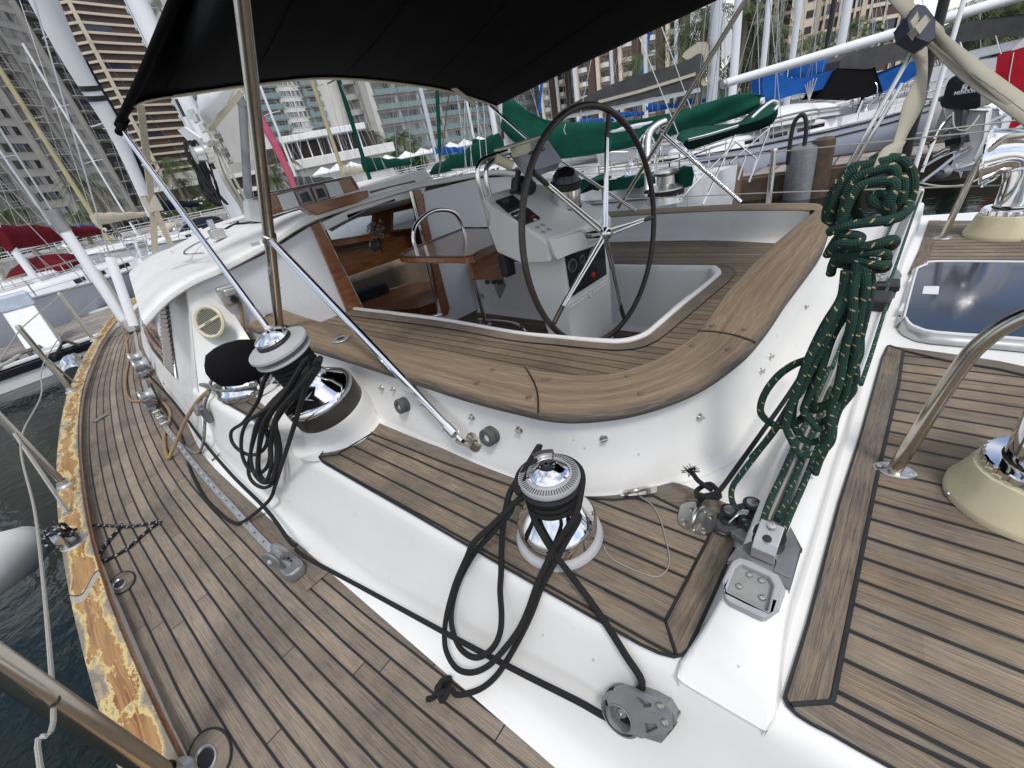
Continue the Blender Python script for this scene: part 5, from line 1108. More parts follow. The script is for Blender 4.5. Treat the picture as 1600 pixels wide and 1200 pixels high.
# dorade cowls and guard rails
def dorade(c, k, aim, lab=None):
    d = bpy.data.objects.new('cowl_vent', None); COL.objects.link(d); d.parent = Y; d.location = V(c)-Y.location; bpy.context.view_layer.update(); c = V(c)
    m = MB(); n = 56; rows = []
    for r, z, fac in ((1.0, 0, 0), (1.0, .10, 0), (.985, .13, .0), (.86, .42, .6), (.80, .62, 1), (.77, .70, 1), (.70, .715, 0), (.5, .72, 0)):
        rows.append([c+V((k*r*(1+.035*fac*(1 if (j % 14) < 7 else 0))*math.cos(2*math.pi*j/n), k*r*(1+.035*fac*(1 if (j % 14) < 7 else 0))*math.sin(2*math.pi*j/n), z*k)) for j in range(n)])
    m.grid(rows, closed_u=True); part(m, 'base', 'ventcream', d, smooth=30)
    for t in (.3, 1.9, 3.5, 5.0): screws('screw', [c+V((k*1.0*math.cos(t), k*1.0*math.sin(t), .06*k))], V((math.cos(t), math.sin(t), .2)), .007, d)
    m = MB(); rows = [[c+V((k*r*(1+(.02 if j % 2 else -.01)*g)*math.cos(2*math.pi*j/60), k*r*(1+(.02 if j % 2 else -.01)*g)*math.sin(2*math.pi*j/60), z*k)) for j in range(60)] for r, z, g in ((.70, .70, 1), (.715, .72, 1), (.715, .86, 1), (.69, .88, .5), (.52, .89, 0))]; m.grid(rows, closed_u=True); part(m, 'clamp_ring', 'chrome', d, smooth=30)
    m = MB(); p0 = c+UP*.88*k; a = V(aim); path = catmull([p0, p0+UP*.8*k, p0+UP*1.35*k+a*.12*k, p0+UP*1.62*k+a*.5*k, p0+UP*1.66*k+a*1.0*k], 5)
    rr = [.50+.0*i for i in range(len(path))]; L = len(path)
    rr = [k*(.50+.03*(i/L)+.42*max(0, i/L-.45)**1.3*2.0) for i in range(L)]
    m.tube(path, rr, 28, caps=False); cw = part(m, 'cowl', 'chrome', d, solid=.004, smooth=60); m = MB(); e = path[-1]; x, y, _ = frame(a); m.tube([e+(x*math.cos(t)+y*math.sin(t))*rr[-1] for t in [2*math.pi*j/40 for j in range(40)]], .008, 8, closed=True); part(m, 'mouth_rim', 'chrome', d)
dorade((-.421, -1.223, .404), .144, (-.95, -.3, 0)); dorade((-.642, -3.68, .404), .172, (.95, -.25, -.12))
def guard(f, g2, y, top, lean):
    m = MB(); pts = [V((f, y, .41)), V((f+lean*.6, y, .41+(top-.41)*.62)), V((f+lean, y, .41+(top-.41)*.84)), V((f+lean-.05, y, top-.01)), V((f+lean-.12, y, top)), V((g2-lean+.1, y, top)), V((g2-lean+.03, y, top-.02)), V((g2-lean, y, top-.08)), V((g2, y, .41))]
    m.tube(catmull(pts, 6), .0165, 14); g = part(m, 'guard_hoop', 'oldsteel')
    for x_ in (f, g2):
        m = MB(); rows = [[V((x_+.046*kk*math.cos(t), y+.030*kk*math.sin(t), z)) for t in [j*math.pi/14 for j in range(28)]] for kk, z in ((1, .404), (1, .408), (.93, .411), (.3, .414))]; m.grid(rows, closed_u=True); fl = part(m, 'foot_flange', 'dullsteel', g); screws('screw', [V((x_+.034, y, .410)), V((x_-.034, y, .410))], UP, .007, fl)
guard(-.184, -.70, -1.233, .885, -.065); guard(-.384, -1.0, -3.606, .925, -.06)
# stanchions and lifelines along the port rail
def stanch(p, top, r, brace=None, lean=V((0, 0, 0))):
    p = V(p); m = MB(); m.tube([p, p+UP*top+lean], r, 12); m.lathe([(r*1.05, 0), (r*1.08, .02), (r*.7, .035), (0, .04)], p+UP*top+lean, UP, 12); s = part(m, 'stanchion', 'oldsteel'); m = MB(); m.lathe([(r*2.1, 0), (r*2.0, .010), (r*1.3, .02), (r*1.2, .05)], p, UP, 16); part(m, 'base', 'dullsteel', s)
    if brace: m = MB(); m.tube([V(brace), p+UP*.42], r*.5, 8); m.lathe([(.022, 0), (.02, .01), (0, .012)], V(brace), UP, 10); part(m, 'brace', 'oldsteel', s)
S1_, S2_, S3_ = at(103, 760, .07), at(112, 612, .07), at(147, 532, .07); S0_ = at(272, 1222, .07)
stanch(S0_, .66, .026); stanch(S1_, .66, .019, at(107, 802, .07)); stanch(S2_, .66, .022, at(117, 598, .07)); stanch(S3_, .66, .022); stanch((10.5, ro(10.5)-.06, .07), .66, .02); stanch((-.9, ro(-.9)-.06, .07), .66, .02)
zl = lambda s, u, v: V((s.x, s.y, below(u, v, s)))
l0, l1, l2 = zl(S0_, 60, 1117), zl(S1_, 30, 688), zl(S2_, 68, 563)
m = MB(); m.tube(catmull([V((-.9, ro(-.9)-.06, .45)), l0+V((-.25, .03, .0)), l0, l0.lerp(l1, .5)-UP*.03, l1, l1.lerp(l2, .5)-UP*.05, l2, V((S3_.x, S3_.y, l2.z)), V((10.5, ro(10.5)-.06, l2.z+.02))], 8), .0048, 8); part(m, 'lifeline', 'ropewhite')
m = MB(); m.tube([V((-.9, ro(-.9)-.06, .70))]+[V((s.x, s.y, .73)) for s in (S0_, S1_, S2_, S3_)]+[V((10.5, ro(10.5)-.06, .73))], .005, 8); part(m, 'lifeline', 'ropewhite')
m = MB(); m.lathe([(.0115, 0), (.011, .004), (.007, .005), (.006, 0)], l0+(CAM-l0).normalized()*.024, (CAM-l0).normalized(), 16); part(m, 'grommet', 'rubber')
# starboard stanchions and lifelines beyond the coaming
base_s = lambda u, v: pl(u, v, V((1.5, -3.95, .5)), PT)
sA, sB, sC = base_s(1201, 314), base_s(1072, 322), base_s(975, 330)
for q_, t in ((base_s(1201, 313), (1208, 236)),):
    top = pl(t[0], t[1], q_, FW); m = MB(); m.tube([q_-UP*.5, V((q_.x, q_.y, top.z))], .02, 10); m.lathe([(.021, 0), (.02, .015), (0, .02)], V((q_.x, q_.y, top.z)), UP, 10); part(m, 'stanchion', 'steel')
for a, b in (((960, 262), (1700, 190)), ((960, 312), (1700, 285)), ): m = MB(); m.tube([base_s(*a), base_s(1206, 238 if a[1] < 300 else 301), base_s(*b)], .0045, 6); part(m, 'lifeline', 'ropewhite')
# shrouds with white covers, standing on the side deck forward
cpl = at(207, 520, .0); m = MB(); m.box(cpl+UP*.12, (.18, .12, .2)); chn = part(m, 'chainplate', 'dullsteel', bevel=.02)
tA = cpl+UP*.1; hA = below(95, 360, cpl); m = MB(); m.tube([tA, V((cpl.x+.1, cpl.y-.03, hA))], .062, 14); shr = part(m, 'shroud_cover', 'mastwhite'); m = MB(); m.tube([V((cpl.x+.1, cpl.y-.03, hA-.02)), V((cpl.x+.1, cpl.y-.03, hA+.25))], .072, 14); part(m, 'cover_collar', 'alu', shr)
m = MB(); m.tube([V((cpl.x+.1, cpl.y-.03, hA)), V((cpl.x+.3, cpl.y-.5, 16))], .012, 6); part(m, 'shroud_wire', 'wire')
tB = pl(172, 402, cpl, FW); m = MB(); m.tube([cpl+UP*.1+V((-.1, -.05, 0)), tB], .058, 14); part(m, 'shroud_cover', 'mastwhite'); dB = (tB-cpl).normalized(); m = MB(); m.tube([tB, tB+dB*14], .01, 6); part(m, 'shroud_wire', 'wire')
# mast, furled genoa, mainsail tack area
mp_ = pl(366, 340, CT, PT); MX = V((mp_.x, mp_.y, 1.0))
def colm(p, r1, r2, z0, z1, n=24): m = MB(); rows = [[V((p.x, p.y, z))+FW*(r1*math.cos(2*math.pi*k/n))+PT*(r2*math.sin(2*math.pi*k/n)) for k in range(n)] for z in (z0, z1)]; m.grid(rows, closed_u=True); return m
mc = pl(312, 210, CT, PT); MX = V((mc.x, mc.y, 1.0)); wm = .5*28*((ROT.transposed() @ (mc-CAM)).z*-1)/FOC
mast = part(colm(MX, wm*1.15, wm, 1.0, 18), 'mast', 'mastwhite'); 
m = colm(MX+PT*wm*.55-FW*wm*.75, wm*.16, wm*.10, 1.0, 18, 8); part(m, 'sail_track', 'rubber', mast); m = colm(MX+PT*wm*.9-FW*wm*.3, wm*.10, wm*.07, 1.0, 18, 8); part(m, 'sail_track', 'aludark', mast)
mf = lambda u, v, o=0: pl(u, v, MX+PT*(wm+o), PT)
m = MB(); m.tube([mf(275, 155), mf(288, 182)], wm*.16, 8); part(m, 'mast_slot', 'rubber', mast)
m = MB(); P = [mf(u, v, .02) for u, v in [(281, 203), (291, 198), (316, 215), (318, 224), (300, 222)]]; m.prism([((p-P[0]).dot(-FW), (p-P[0]).z) for p in P], P[0], -FW, UP, .03); part(m, 'gooseneck', 'mastwhite', mast, bevel=.01)
for u, v in ((300, 178), (306, 185), (318, 200), (330, 245), (335, 258)): m = MB(); m.box(mf(u, v, .03), (.14, .05, .10)); part(m, 'mast_fitting', 'dullsteel', mast, bevel=.01)
m = MB(); m.lathe([(0, .0), (.13, 0), (.13, .09), (.10, .1), (.09, .2), (.12, .22), (0, .23)], mf(330, 238, .04), PT, 20); part(m, 'mast_winch', 'dullsteel', mast)
m = MB(); P = [pl(u, v, MX, PT) for u, v in [(309, 146), (385, 118), (379, 139), (326, 204)]]; m.grid([[P[0], P[0].lerp(P[1], .5)+PT*.06, P[1]], [P[0].lerp(P[3], .5)+PT*.05, (P[0]+P[1]+P[2]+P[3])/4+PT*.10, P[1].lerp(P[2], .5)], [P[3], P[3].lerp(P[2], .5)+PT*.05, P[2]]]); part(m, 'mainsail_tack', 'white', solid=.01); m = MB(); m.tube([P[3], P[2]], .04, 8); part(m, 'sail_hem', 'beige')
gv0, gv1 = pl(379, 165, MX-FW*1.2, FW), pl(388, 312, MX-FW*1.2, FW); m = MB(); m.tube([gv1, gv0], .055, 14); m.tube([gv0-UP*.02, gv0+UP*.12], .062, 14); part(m, 'rigid_vang', plain('vang_grey', (.16, .165, .175), .4), Y)
fg = dist(241, 338, 13.2); m = MB(); n = 20; rows = []
tops = [(240, 338, 15), (203, 253, 17), (172, 189, 22), (133, 126, 26), (98, 63, 31), (68, 0, 38), (40, -55, 44)]
pts_ = [pl(u, v, fg-FW*.14*i, FW) for i, (u, v, r) in enumerate(tops)]
dpt = lambda p: -(ROT.transposed() @ (p-CAM)).z
rad_ = [tops[i][2]*.5*dpt(pts_[i])/FOC for i in range(7)]; rr_ = []
for i in range(6): rr_ += [rad_[i]+(rad_[i+1]-rad_[i])*k/4 for k in range(4)]
m.tube(catmull(pts_, 4), rr_+[rad_[6]], 16); gen = part(m, 'furled_genoa', 'mastwhite', smooth=70)
m = MB(); m.tube([p-PT*.11+FW*.05 for p in catmull(pts_, 4)[:15]], [r*.62 for r in rr_[:15]], 12); part(m, 'sun_strip', 'darkbluecanvas', gen)
for i_ in (pts_[3].lerp(pts_[2], .18), pts_[3].lerp(pts_[2], .42)): m = MB(); m.lathe([(rad_[3]*.9, -.05), (rad_[3]*1.03, -.04), (rad_[3]*1.03, .04), (rad_[3]*.9, .05)], i_, pts_[5]-pts_[3], 20); part(m, 'sail_tie', 'rubber', gen)
# backstays and aft ladder struts on the starboard quarter
bs = at(1412, 300, .42); bs = pl(1412, 262, V((-.45, -4.0, .4)), PT)
m = MB(); t_ = pl(1478, -10, bs, FW); m.tube([bs-UP*.4, t_], .026, 12); part(m, 'backstay_cover', 'blackpaint'); m = MB(); m.tube([bs-UP*.4-FW*.05, pl(1492, -10, bs, FW)-FW*.05], .014, 10); part(m, 'backstay', 'white')
for a, b, r in (((1300, 305), (1427, 78), .014), ((1332, 262), (1410, 130), .013)):
    p0 = pl(*a, V((.0, -4.05, .5)), PT); m = MB(); m.tube([p0, pl(*b, V((.0, -4.05, .5)), PT)], r, 8); part(m, 'quarter_strut', 'steel')
# ------------------------------------------------------------------ lines, coils and straps lying on the boat
FP0, FPN = V((0, -.262, .004)), V((0, .892, .452))
def fc(u, v, off=.010): return pl(u, v, FP0+FPN*off, FPN)
def edge_v(u): return 712+.564*(u-500)
def P3(L):
    out = []
    for q in L:
        if len(q) == 2: out.append(sn(q[0], q[1]))
        elif q[2] == 'f': out.append(fc(q[0], q[1], q[3] if len(q) > 3 else .010))
        elif q[2] == 's': out.append(sn(q[0], q[1], q[3]))
        elif q[2] == 'd': out.append(dep(q[0], q[1], q[3]))
        elif q[2] == 'y': out.append(py(q[0], q[1], q[3]))
        else: out.append(at(*q))
    return out
def ropeo(name, pts, r, mat, label, cat, group=None, n=9, sub=5, extra=None, closed=False):
    m = MB(); m.tube(catmull(pts, sub, closed), r, n, closed=closed)
    for e in (extra or []): m.tube(catmull(e, sub), r, n)
    o = m.build(name, M[mat], None, smooth=80, weld=False); return tag(o, label, cat, group)
def helix(c, r, z0, z1, turns, a0, ax=UP, n=14):
    x, y, a = frame(ax); k = int(turns*n); return [V(c)+a*(z0+(z1-z0)*i/k)+(x*math.cos(a0+2*math.pi*i/n)+y*math.sin(a0+2*math.pi*i/n))*r for i in range(k+1)]
# aft winch sheet: one continuous black line
wc = V((.510, -.610, .405)); RB = .008
long_ = [at(462, 858, .07), at(480, 872, .075), fc(560, 915, .020), fc(700, 991, .020), fc(800, 1044, .022), fc(900, 1094, .022), fq(958, 1124, .018)]
sheave = [c_+tb_n*.018+(tx*math.cos(t)+ty*math.sin(t))*R1*.84 for t in [math.radians(a) for a in ((200, 225, 250, 275, 300, 325, 350, 10))]]
long2 = [fq(1003, 1074, .02), fq(975, 1020, .03), at(930, 950, .425), at(892, 899, .45), at(869, 869, .475), at(854, 847, .50), at(836, 815, .53)]
wr = helix(wc, .064, .135, .185, 2.6, 2.2)
s1 = P3([(811, 781, .565), (797, 800, .55), (775, 826, .52), (746, 858, .46), (730, 882, 'f', .020), (716.6, 910, 'f', .014), (708.5, 938, 'f', .012), (705, 966, 'f', .013), (708.5, 989, 'f', .016), (719, 1012.6, 'f', .028), (737.6, 1026.6, 'f', .034), (756, 1024, 'f', .036), (772.6, 1008.6, 'f', .034), (782, 985, 'f', .030), (783.6, 957, 'f', .024), (781.5, 922, 'f', .018), (783, 896, 'f', .018), (784, 851, .46), (788.5, 806, .54), (797.5, 768, .59), (820, 734, .63), (843.6, 696, .655)])
jaw = [wc+V((math.cos(t)*.083, math.sin(t)*.083, .211)) for t in [math.radians(a) for a in (60, 30, 0, -30, -60, -90, -120, -150)]]
s2 = P3([(908, 768, .60), (899, 806, .575), (876, 840, .525), (862, 862, .49), (856.6, 876, .47), (840, 912, 'f', .026), (824, 956.6, 'f', .020), (807.6, 989, 'f', .030), (779.6, 1024, 'f', .040), (758.6, 1043, 'f', .034), (735, 1051, 'f', .028), (712, 1043, 'f', .022), (697, 1017, 'f', .014), (694.5, 989, 'f', .012), (698, 961, 'f', .022), (705, 933, 'f', .026), (714, 905, 'f', .026), (730, 870, .45), (741, 847, .50), (775, 815, .545), (806.5, 784, .575)])
s3 = P3([(835, 770, .60), (880, 800, .545), (905, 806, .545), (884, 846, .505), (866, 879.6, .46), (847, 914.6, 'f', .014), (831, 956.6, 'f', .012), (814.6, 991.6, 'f', .012), (791, 1033.6, 'f', .014), (772.6, 1059, 'f', .014), (751.6, 1076, 'f', .014), (728, 1084, .03), (712, 1085, .03)])
kn = at(699, 1082, .03); knot = [kn+V(q) for q in ((-.008, -.01, .01), (.01, .02, .022), (.03, .005, .01), (.015, -.02, .0), (-.01, .0, .02), (.0, .025, .0), (.02, .0, .028), (.015, -.028, .012), (.02, -.01, -.01), (.03, .03, -.008), (.045, .045, -.01))]
ropeo('sheet_line', long_+sheave+long2+wr+s1+jaw+s2+s3+knot, RB, 'ropeblack', 'black sheet led round the grey block to the aft winch, its knotted tail on deck', 'rope', 'black sheets on the winches')
# forward winch sheet: hanks falling over the side of the ledge
def hg(u, v, o=.0):
    ve = 655+.45*(u-400)
    if v < ve: return py(u, v, -.50+.055*max(0, min(1, (v-540)/(ve-540)))+o)
    return fc(u, v, .012+o)
x, y, a = frame(AXB); dr_ = OB+AXB*.20
b1 = helix(OB, .078, .17, .265, 5, 1.0, AXB)
def H(L, o): return [hg(u, v, o) for u, v in L]
hanks = [
 H([(415, 590), (403, 627), (380, 660), (363, 672), (361, 685), (367, 697), (378.5, 706.5), (392.5, 711), (405, 707.6), (414.6, 698), (424, 670), (450, 620)], .020),
 H([(470, 585), (440, 622), (404, 647), (386.6, 659), (378.5, 678), (377, 700), (381, 719), (390, 733), (404, 739), (414.6, 733), (421.6, 716), (420.5, 692), (416, 668), (425, 645), (460, 600)], .036),
 H([(480, 580), (440, 615), (405, 655), (396, 681), (392, 704), (392.5, 722), (398, 741), (411, 754), (424, 750), (430, 730), (432, 700), (428, 668), (440, 635), (480, 590)], .026),
 H([(490, 570), (455, 600), (415, 640), (399, 680), (389, 720), (389, 742), (397, 755), (411, 762), (424, 757), (433, 739), (438, 712), (436, 686), (431, 663), (440, 640), (478, 605)], .012),
 H([(500, 560), (470, 595), (425, 640), (410, 680), (404, 715), (406, 740), (416, 752), (427, 745), (433, 722), (434, 690), (430, 660)], .048),
 H([(495, 575), (462, 612), (432, 650), (424, 690), (424, 725), (418, 748), (408, 752), (402, 735), (404, 700), (412, 660), (445, 615), (486, 570)], .058)]
path = b1[:]
for h in hanks: path += h
tail = [fc(431, 755, .012), fc(424, 776, .012), fc(414.6, 788, .014)]+[at(395, 805, .04), at(376, 817, .022), at(361, 815, .012), at(340, 799, .010), at(320, 778, .010), at(306, 753, .010), at(296, 729, .010), at(289, 700, .010), at(283, 679, .010), at(272, 660, .012), at(250, 630, .03), at(236, 600, .09)]
ropeo('sheet_line', path+tail, .0085, 'ropeblack', 'black sheet wound on the forward winch, its hanks hanging in a bunch', 'rope', 'black sheets on the winches')
ropeo('genoa_sheet', [at(231, 585, .22), at(262, 617, .15), at(287, 648, .16), at(316, 688, .13), at(361, 741, .11), at(415, 795, .10), at(452, 845, .10), at(462, 852, .105)], .0085, 'ropeblack', 'dark line running taut along the foot of the cabin side to the grey foot block', 'rope')
ropeo('lashing_line', P3([(545, 577, 's', .02), (556, 598, 's', .03), (566, 616, 's', .03), (558, 620, 's', .04), (575, 618, 's', .05), (586, 627, 's', .045), (575, 632, 's', .05), (562, 628, 's', .045), (578, 622, 's', .035), (573, 640, 's', .025), (571, 658, 's', .02), (570, 673, .412)]), .008, 'ropeblack', 'short black line with a knot hanging beside the forward winch plinth', 'rope')
# black line knotted on the padeye
kk = at(1105, 772, .47)
bl = [at(1095, 798, .43), at(1092, 786, .455), at(1100, 775, .475), kk+V((.02, .02, .0)), kk+V((-.005, .03, .02)), kk+V((-.03, .0, .005)), kk+V((.0, -.025, .015)), kk+V((.028, -.005, -.005)), kk+V((.01, .025, .012)), kk+V((-.02, .012, .022)), at(1128, 762, .48), at(1155, 725, .50), at(1190, 676, .53), at(1235, 612, .57), at(1280, 540, .60)]
ropeo('becket_line', bl, .0065, 'ropeblack', 'black line knotted to the four-screw padeye and stretched up towards the traveller', 'rope', extra=[[kk+V((-.01, 0, .02)), at(1092, 752, .49), at(1084, 742, .505), at(1077, 735, .51)]])
m = MB()
ft = at(1078, 736, .51)
for k in range(26): d = V((random.uniform(-1, 1), random.uniform(-1, 1), random.uniform(-.3, 1))).normalized(); m.tube([ft, ft+d*.012, ft+d*.02+V((random.uniform(-.008, .008), random.uniform(-.008, .008), 0))], .0013, 4)
# frayed end joined to the line
fo = bpy.data.objects[[o.name for o in COL.objects if o.name.startswith('becket_line')][-1]]
m.build('frayed_end', M['ropeblack'], fo)
# twine
tw = [(993, 766, .43), (1000, 775, .412), (1020, 790, .410), (1033, 815, .409), (1041, 845, .408), (1046, 870, .408), (1044, 886, .408), (1035, 898, .408), (1022, 901, .408), (1005, 896, .408), (985, 888, .408), (968, 880, .408), (955, 872, .408), (947, 862, .408), (944, 855, .408)]
ropeo('twine', P3(tw), .0016, 'ropewhite', 'thin whitish twine curling over the teak ledge from the steel eye', 'twine', n=6)
ropeo('rail_line', P3([(1082, 1055, 's', .002), (1085, 1060, 's', .002)]), .0005, 'ropewhite', 'x', 'x') if 0 else None
# tan rope on the side deck and the tan tail on the bulkhead
ropeo('tan_rope', P3([(195, 518, .12), (197, 530, .03), (198.6, 543, .012), (200.5, 562, .012), (197, 586, .012), (196, 606, .012), (199.6, 620, .012), (210.6, 627, .012), (232.6, 624, .012), (251, 627, .015), (262, 637, .02), (266, 648, .014), (264, 662, .012), (257, 677, .012), (257.5, 700, .012), (263, 716, .013), (268, 706, .04), (276.7, 687, .10), (290, 657, .22), (306.7, 630, .34), (323, 613, .41), (338, 602, .43), (360, 598, .45)]), .0115, 'ropetan', 'soft tan rope snaking over the side deck and up to the covered winch', 'rope')
tt_ = [bh(374, 472, .03), bh(377, 490, .035), bh(380, 508, .05), bh(382, 522, .06)]
o = ropeo('tan_tail', tt_, .011, 'ropetan', 'tan rope tail with a fat whipped end hanging by the shore power inlet', 'rope'); m = MB(); m.lathe([(.010, -.01), (.022, .01), (.026, .035), (.024, .055), (.0, .06)], tt_[3]-UP*.045, UP, 16); m.build('whipped_end', M['ropetan'], o)
# grey tracer line round the covered winch, with its jamming block
gz = .43
gr_ = [V((2.62, -.63, 0))+V((math.cos(t)*.168, math.sin(t)*.168, .435-.006*math.sin(t*2))) for t in [math.radians(a) for a in range(-150, 200, 25)]]
gr2 = [V((2.62, -.63, 0))+V((math.cos(t)*.172, math.sin(t)*.172, .50+.02*math.sin(t+1))) for t in [math.radians(a) for a in range(-150, 200, 25)]]
ropeo('grey_line', gr_+gr2+P3([(345, 605, .47), (322, 601, .46), (313, 601, .455), (324, 606, .45), (326, 614, .44), (320, 632, 'f', .02), (320, 660, 'f', .014), (318, 690, 'f', .010), (312, 706, .02), (303, 707, .012), (292, 700, .012), (280, 692, .012), (262, 668, .014), (247, 640, .02)]), .0085, 'ropegrey', 'grey line with dark tracer looped round the covered winch and down the white side', 'rope')
jb = fc(321, 647, .018); t = thing('jam_block', jb, 'small dark jamming block hanging on the grey line below the covered winch', 'block'); m = MB(); m.box(jb, (.075, .035, .11)); m.build('body', M['aludark'], t, bevel=.012); m = MB(); m.lathe([(0, -.02), (.036, -.02), (.036, .02), (0, .02)], jb+V((.03, .01, .03)), V((0, 1, .3)), 18); m.build('sheave', M['alu'], t, bevel=.004)
# mooring line on the rail cleat
cl_ = cz_
wrap = [cl_+V(q) for q in ((.06, .03, .05), (.03, .035, .09), (-.02, .02, .105), (-.05, -.03, .08), (-.02, -.045, .04), (.03, -.01, .035), (.055, .03, .06), (.02, .0, .11), (-.03, -.03, .07), (.0, -.05, .02), (.04, -.035, .04), (.045, .0, .085), (.0, .045, .07), (-.03, .02, .03), (.01, -.02, .09), (.05, -.04, .085))]
ml = wrap+P3([(112, 828, .09), (135, 822, .03), (165, 821, .010), (195, 823, .010), (222, 820, .010), (247, 815, .010), (248, 817, .010), (232, 828, .010), (216, 842, .010), (200, 856, .010), (180, 868, .010), (162, 876, .010), (155, 871, .010), (160, 858, .010), (172, 842, .010), (184, 828, .012), (191, 818, .022)])
ropeo('mooring_line', ml, .0075, 'ropebw', 'black line with white flecks on the rail cleat, its tail zigzagging over the deck', 'rope')
# ---- green coil hung on a webbing strap over the traveller
cx0 = dep(1360, 300, .72); gx, gy = cx0.x, cx0.y
vd = V((CAM.x-gx, CAM.y-gy, 0)).normalized(); vs = UP.cross(vd)     # towards the eye / across
gpz = (gx, gy, 0)
def gp_(u, v, o=0): return pl(u, v, V((gx, gy, 1))+vd*o, vd)
RG = .0079
coilp = []
C1 = [
 [(1420, 262, .01), (1405, 248, .015), (1385, 252, .02), (1365, 256, .02), (1345, 262, .02), (1325, 275, .02), (1312, 295, .02), (1302, 320, .02), (1297, 338, .015), (1305, 352, .01), (1330, 352, .0)],
 [(1330, 345, .03), (1316, 342, .03), (1320, 318, .03), (1328, 292, .03), (1345, 274, .03), (1370, 266, .03), (1392, 262, .03), (1400, 272, .03), (1394, 292, .03), (1388, 312, .03), (1392, 330, .02)],
 [(1345, 345, .0), (1338, 330, .0), (1336, 308, .0), (1345, 290, .0), (1362, 278, .0), (1388, 270, .0), (1408, 276, .01), (1410, 300, .01), (1402, 325, .01), (1388, 340, .01)],
 [(1328, 350, -.015), (1310, 335, -.015), (1308, 310, -.015), (1322, 285, -.015), (1350, 262, -.015), (1390, 250, -.015), (1420, 262, -.015), (1427, 290, -.01), (1418, 318, -.01), (1400, 336, -.01)],
 [(1393, 338, .045), (1380, 325, .05), (1366, 318, .05), (1362, 308, .05), (1372, 304, .04), (1384, 312, .03)],
 [(1295, 363, .05), (1318, 354, .06), (1345, 349, .06), (1375, 346, .06), (1402, 340, .05), (1416, 330, .04), (1420, 322, .02), (1412, 316, .0), (1402, 322, -.01)],
 [(1293, 398, .03), (1300, 388, .045), (1320, 382, .055), (1350, 385, .055), (1380, 378, .05), (1395, 374, .035), (1398, 380, .0), (1385, 388, -.02), (1340, 392, -.02), (1305, 388, .0)],
 [(1297, 390, .02), (1312, 370, .05), (1332, 367, .06), (1345, 372, .06), (1335, 380, .065), (1312, 380, .06), (1300, 392, .045), (1315, 398, .045), (1345, 396, .05), (1370, 394, .05), (1385, 398, .03), (1385, 408, .0)],
 [(1302, 408, .03), (1325, 402, .045), (1350, 408, .05), (1375, 414, .045), (1385, 412, .02), (1380, 420, .0), (1345, 418, -.01), (1310, 412, .0)],
 [(1298, 428, .02), (1302, 412, .035), (1310, 400, .045), (1330, 406, .04)]]
body = [
 [(1328, 405, .02), (1322, 440, .025), (1312, 470, .03), (1290, 505, .035), (1272, 540, .04), (1255, 580, .04), (1243, 620, .04), (1238, 650, .04), (1244, 672, .045), (1257, 688, .045), (1275, 690, .04), (1290, 680, .035), (1300, 655, .03), (1306, 620, .03), (1318, 580, .03), (1328, 530, .03), (1335, 480, .03), (1340, 430, .03), (1342, 405, .02)],
 [(1335, 405, .0), (1330, 440, .01), (1322, 475, .015), (1305, 515, .02), (1290, 550, .02), (1275, 590, .025), (1262, 622, .03), (1258, 640, .035), (1266, 655, .035), (1282, 660, .03), (1298, 650, .02), (1308, 620, .01), (1318, 575, .01), (1326, 530, .01), (1334, 480, .01), (1350, 430, .01), (1352, 405, .0)],
 [(1348, 405, .035), (1350, 440, .04), (1346, 475, .04), (1340, 510, .04), (1332, 550, .035), (1326, 590, .03), (1318, 610, .025), (1306, 622, .02), (1290, 632, .015), (1272, 634, .012), (1266, 622, .01), (1272, 590, .01), (1284, 555, .01), (1300, 515, .005), (1318, 478, .0), (1330, 440, .0), (1335, 405, .0)],
 [(1358, 405, .02), (1360, 440, .02), (1356, 475, .02), (1348, 510, .015), (1340, 545, .01), (1336, 570, .008), (1337, 590, .005), (1328, 608, .0), (1310, 640, .0), (1298, 680, .0), (1288, 705, .0), (1272, 735, .0)],
 [(1340, 405, .05), (1334, 440, .052), (1322, 470, .055), (1305, 500, .055), (1288, 535, .055), (1268, 575, .058), (1252, 610, .06), (1240, 625, .06), (1228, 645, .06), (1215, 665, .06), (1195, 692, .055), (1175, 715, .05)],
 [(1262, 562, .035), (1240, 570, .04), (1215, 588, .04), (1195, 615, .04), (1188, 640, .04), (1196, 655, .04), (1215, 665, .04), (1240, 662, .035), (1256, 650, .02)]]
allp = [[gp_(*q) for q in L] for L in C1+body]
rj = random.Random(4)
for L in list(allp)[:4]+list(allp)[10:14]:
    o1 = vd*rj.uniform(-.03, .03)+vs*rj.uniform(-.006, .006)-UP*rj.uniform(-.006, .016); allp.append([q+o1+V((rj.uniform(-.004, .004), rj.uniform(-.004, .004), rj.uniform(-.006, .006))) for q in L])
m = MB()
for L in allp: m.tube(catmull(L, 6), RG, 10)
# the two ends go down to the fairlead and the traveller end
e1 = [gp_(1240, 622, .062), gp_(1212, 668, .060)]+P3([(1186, 704, .60), (1160, 738, .53), (1145, 760, .49), (1143, 778, .472), (1150, 796, .465), (1163, 815, .462), (1178, 832, .485), (1188, 846, .50)])
e2 = P3([(1206, 845, .535), (1222, 832, .545), (1236, 800, .535), (1254, 760, .53), (1272, 715, .53), (1290, 668, .53), (1304, 630, .53), (1320, 585, .53)])
e3 = P3([(1192, 815, .53), (1204, 780, .53), (1222, 742, .53), (1240, 700, .53), (1258, 662, .53), (1276, 620, .53), (1296, 575, .53)])
e4 = P3([(1214, 812, .53), (1226, 785, .53), (1244, 742, .53), (1262, 698, .53), (1280, 655, .53), (1300, 605, .53)])
for L in (e1, e2, e3, e4): m.tube(catmull(L, 6), .0072, 10)
gc = m.build('rope_coil', M['ropegreen'], None, smooth=80, weld=False); tag(gc, 'thick green rope with tan flecks, coiled and hung from the webbing strap', 'rope coil')
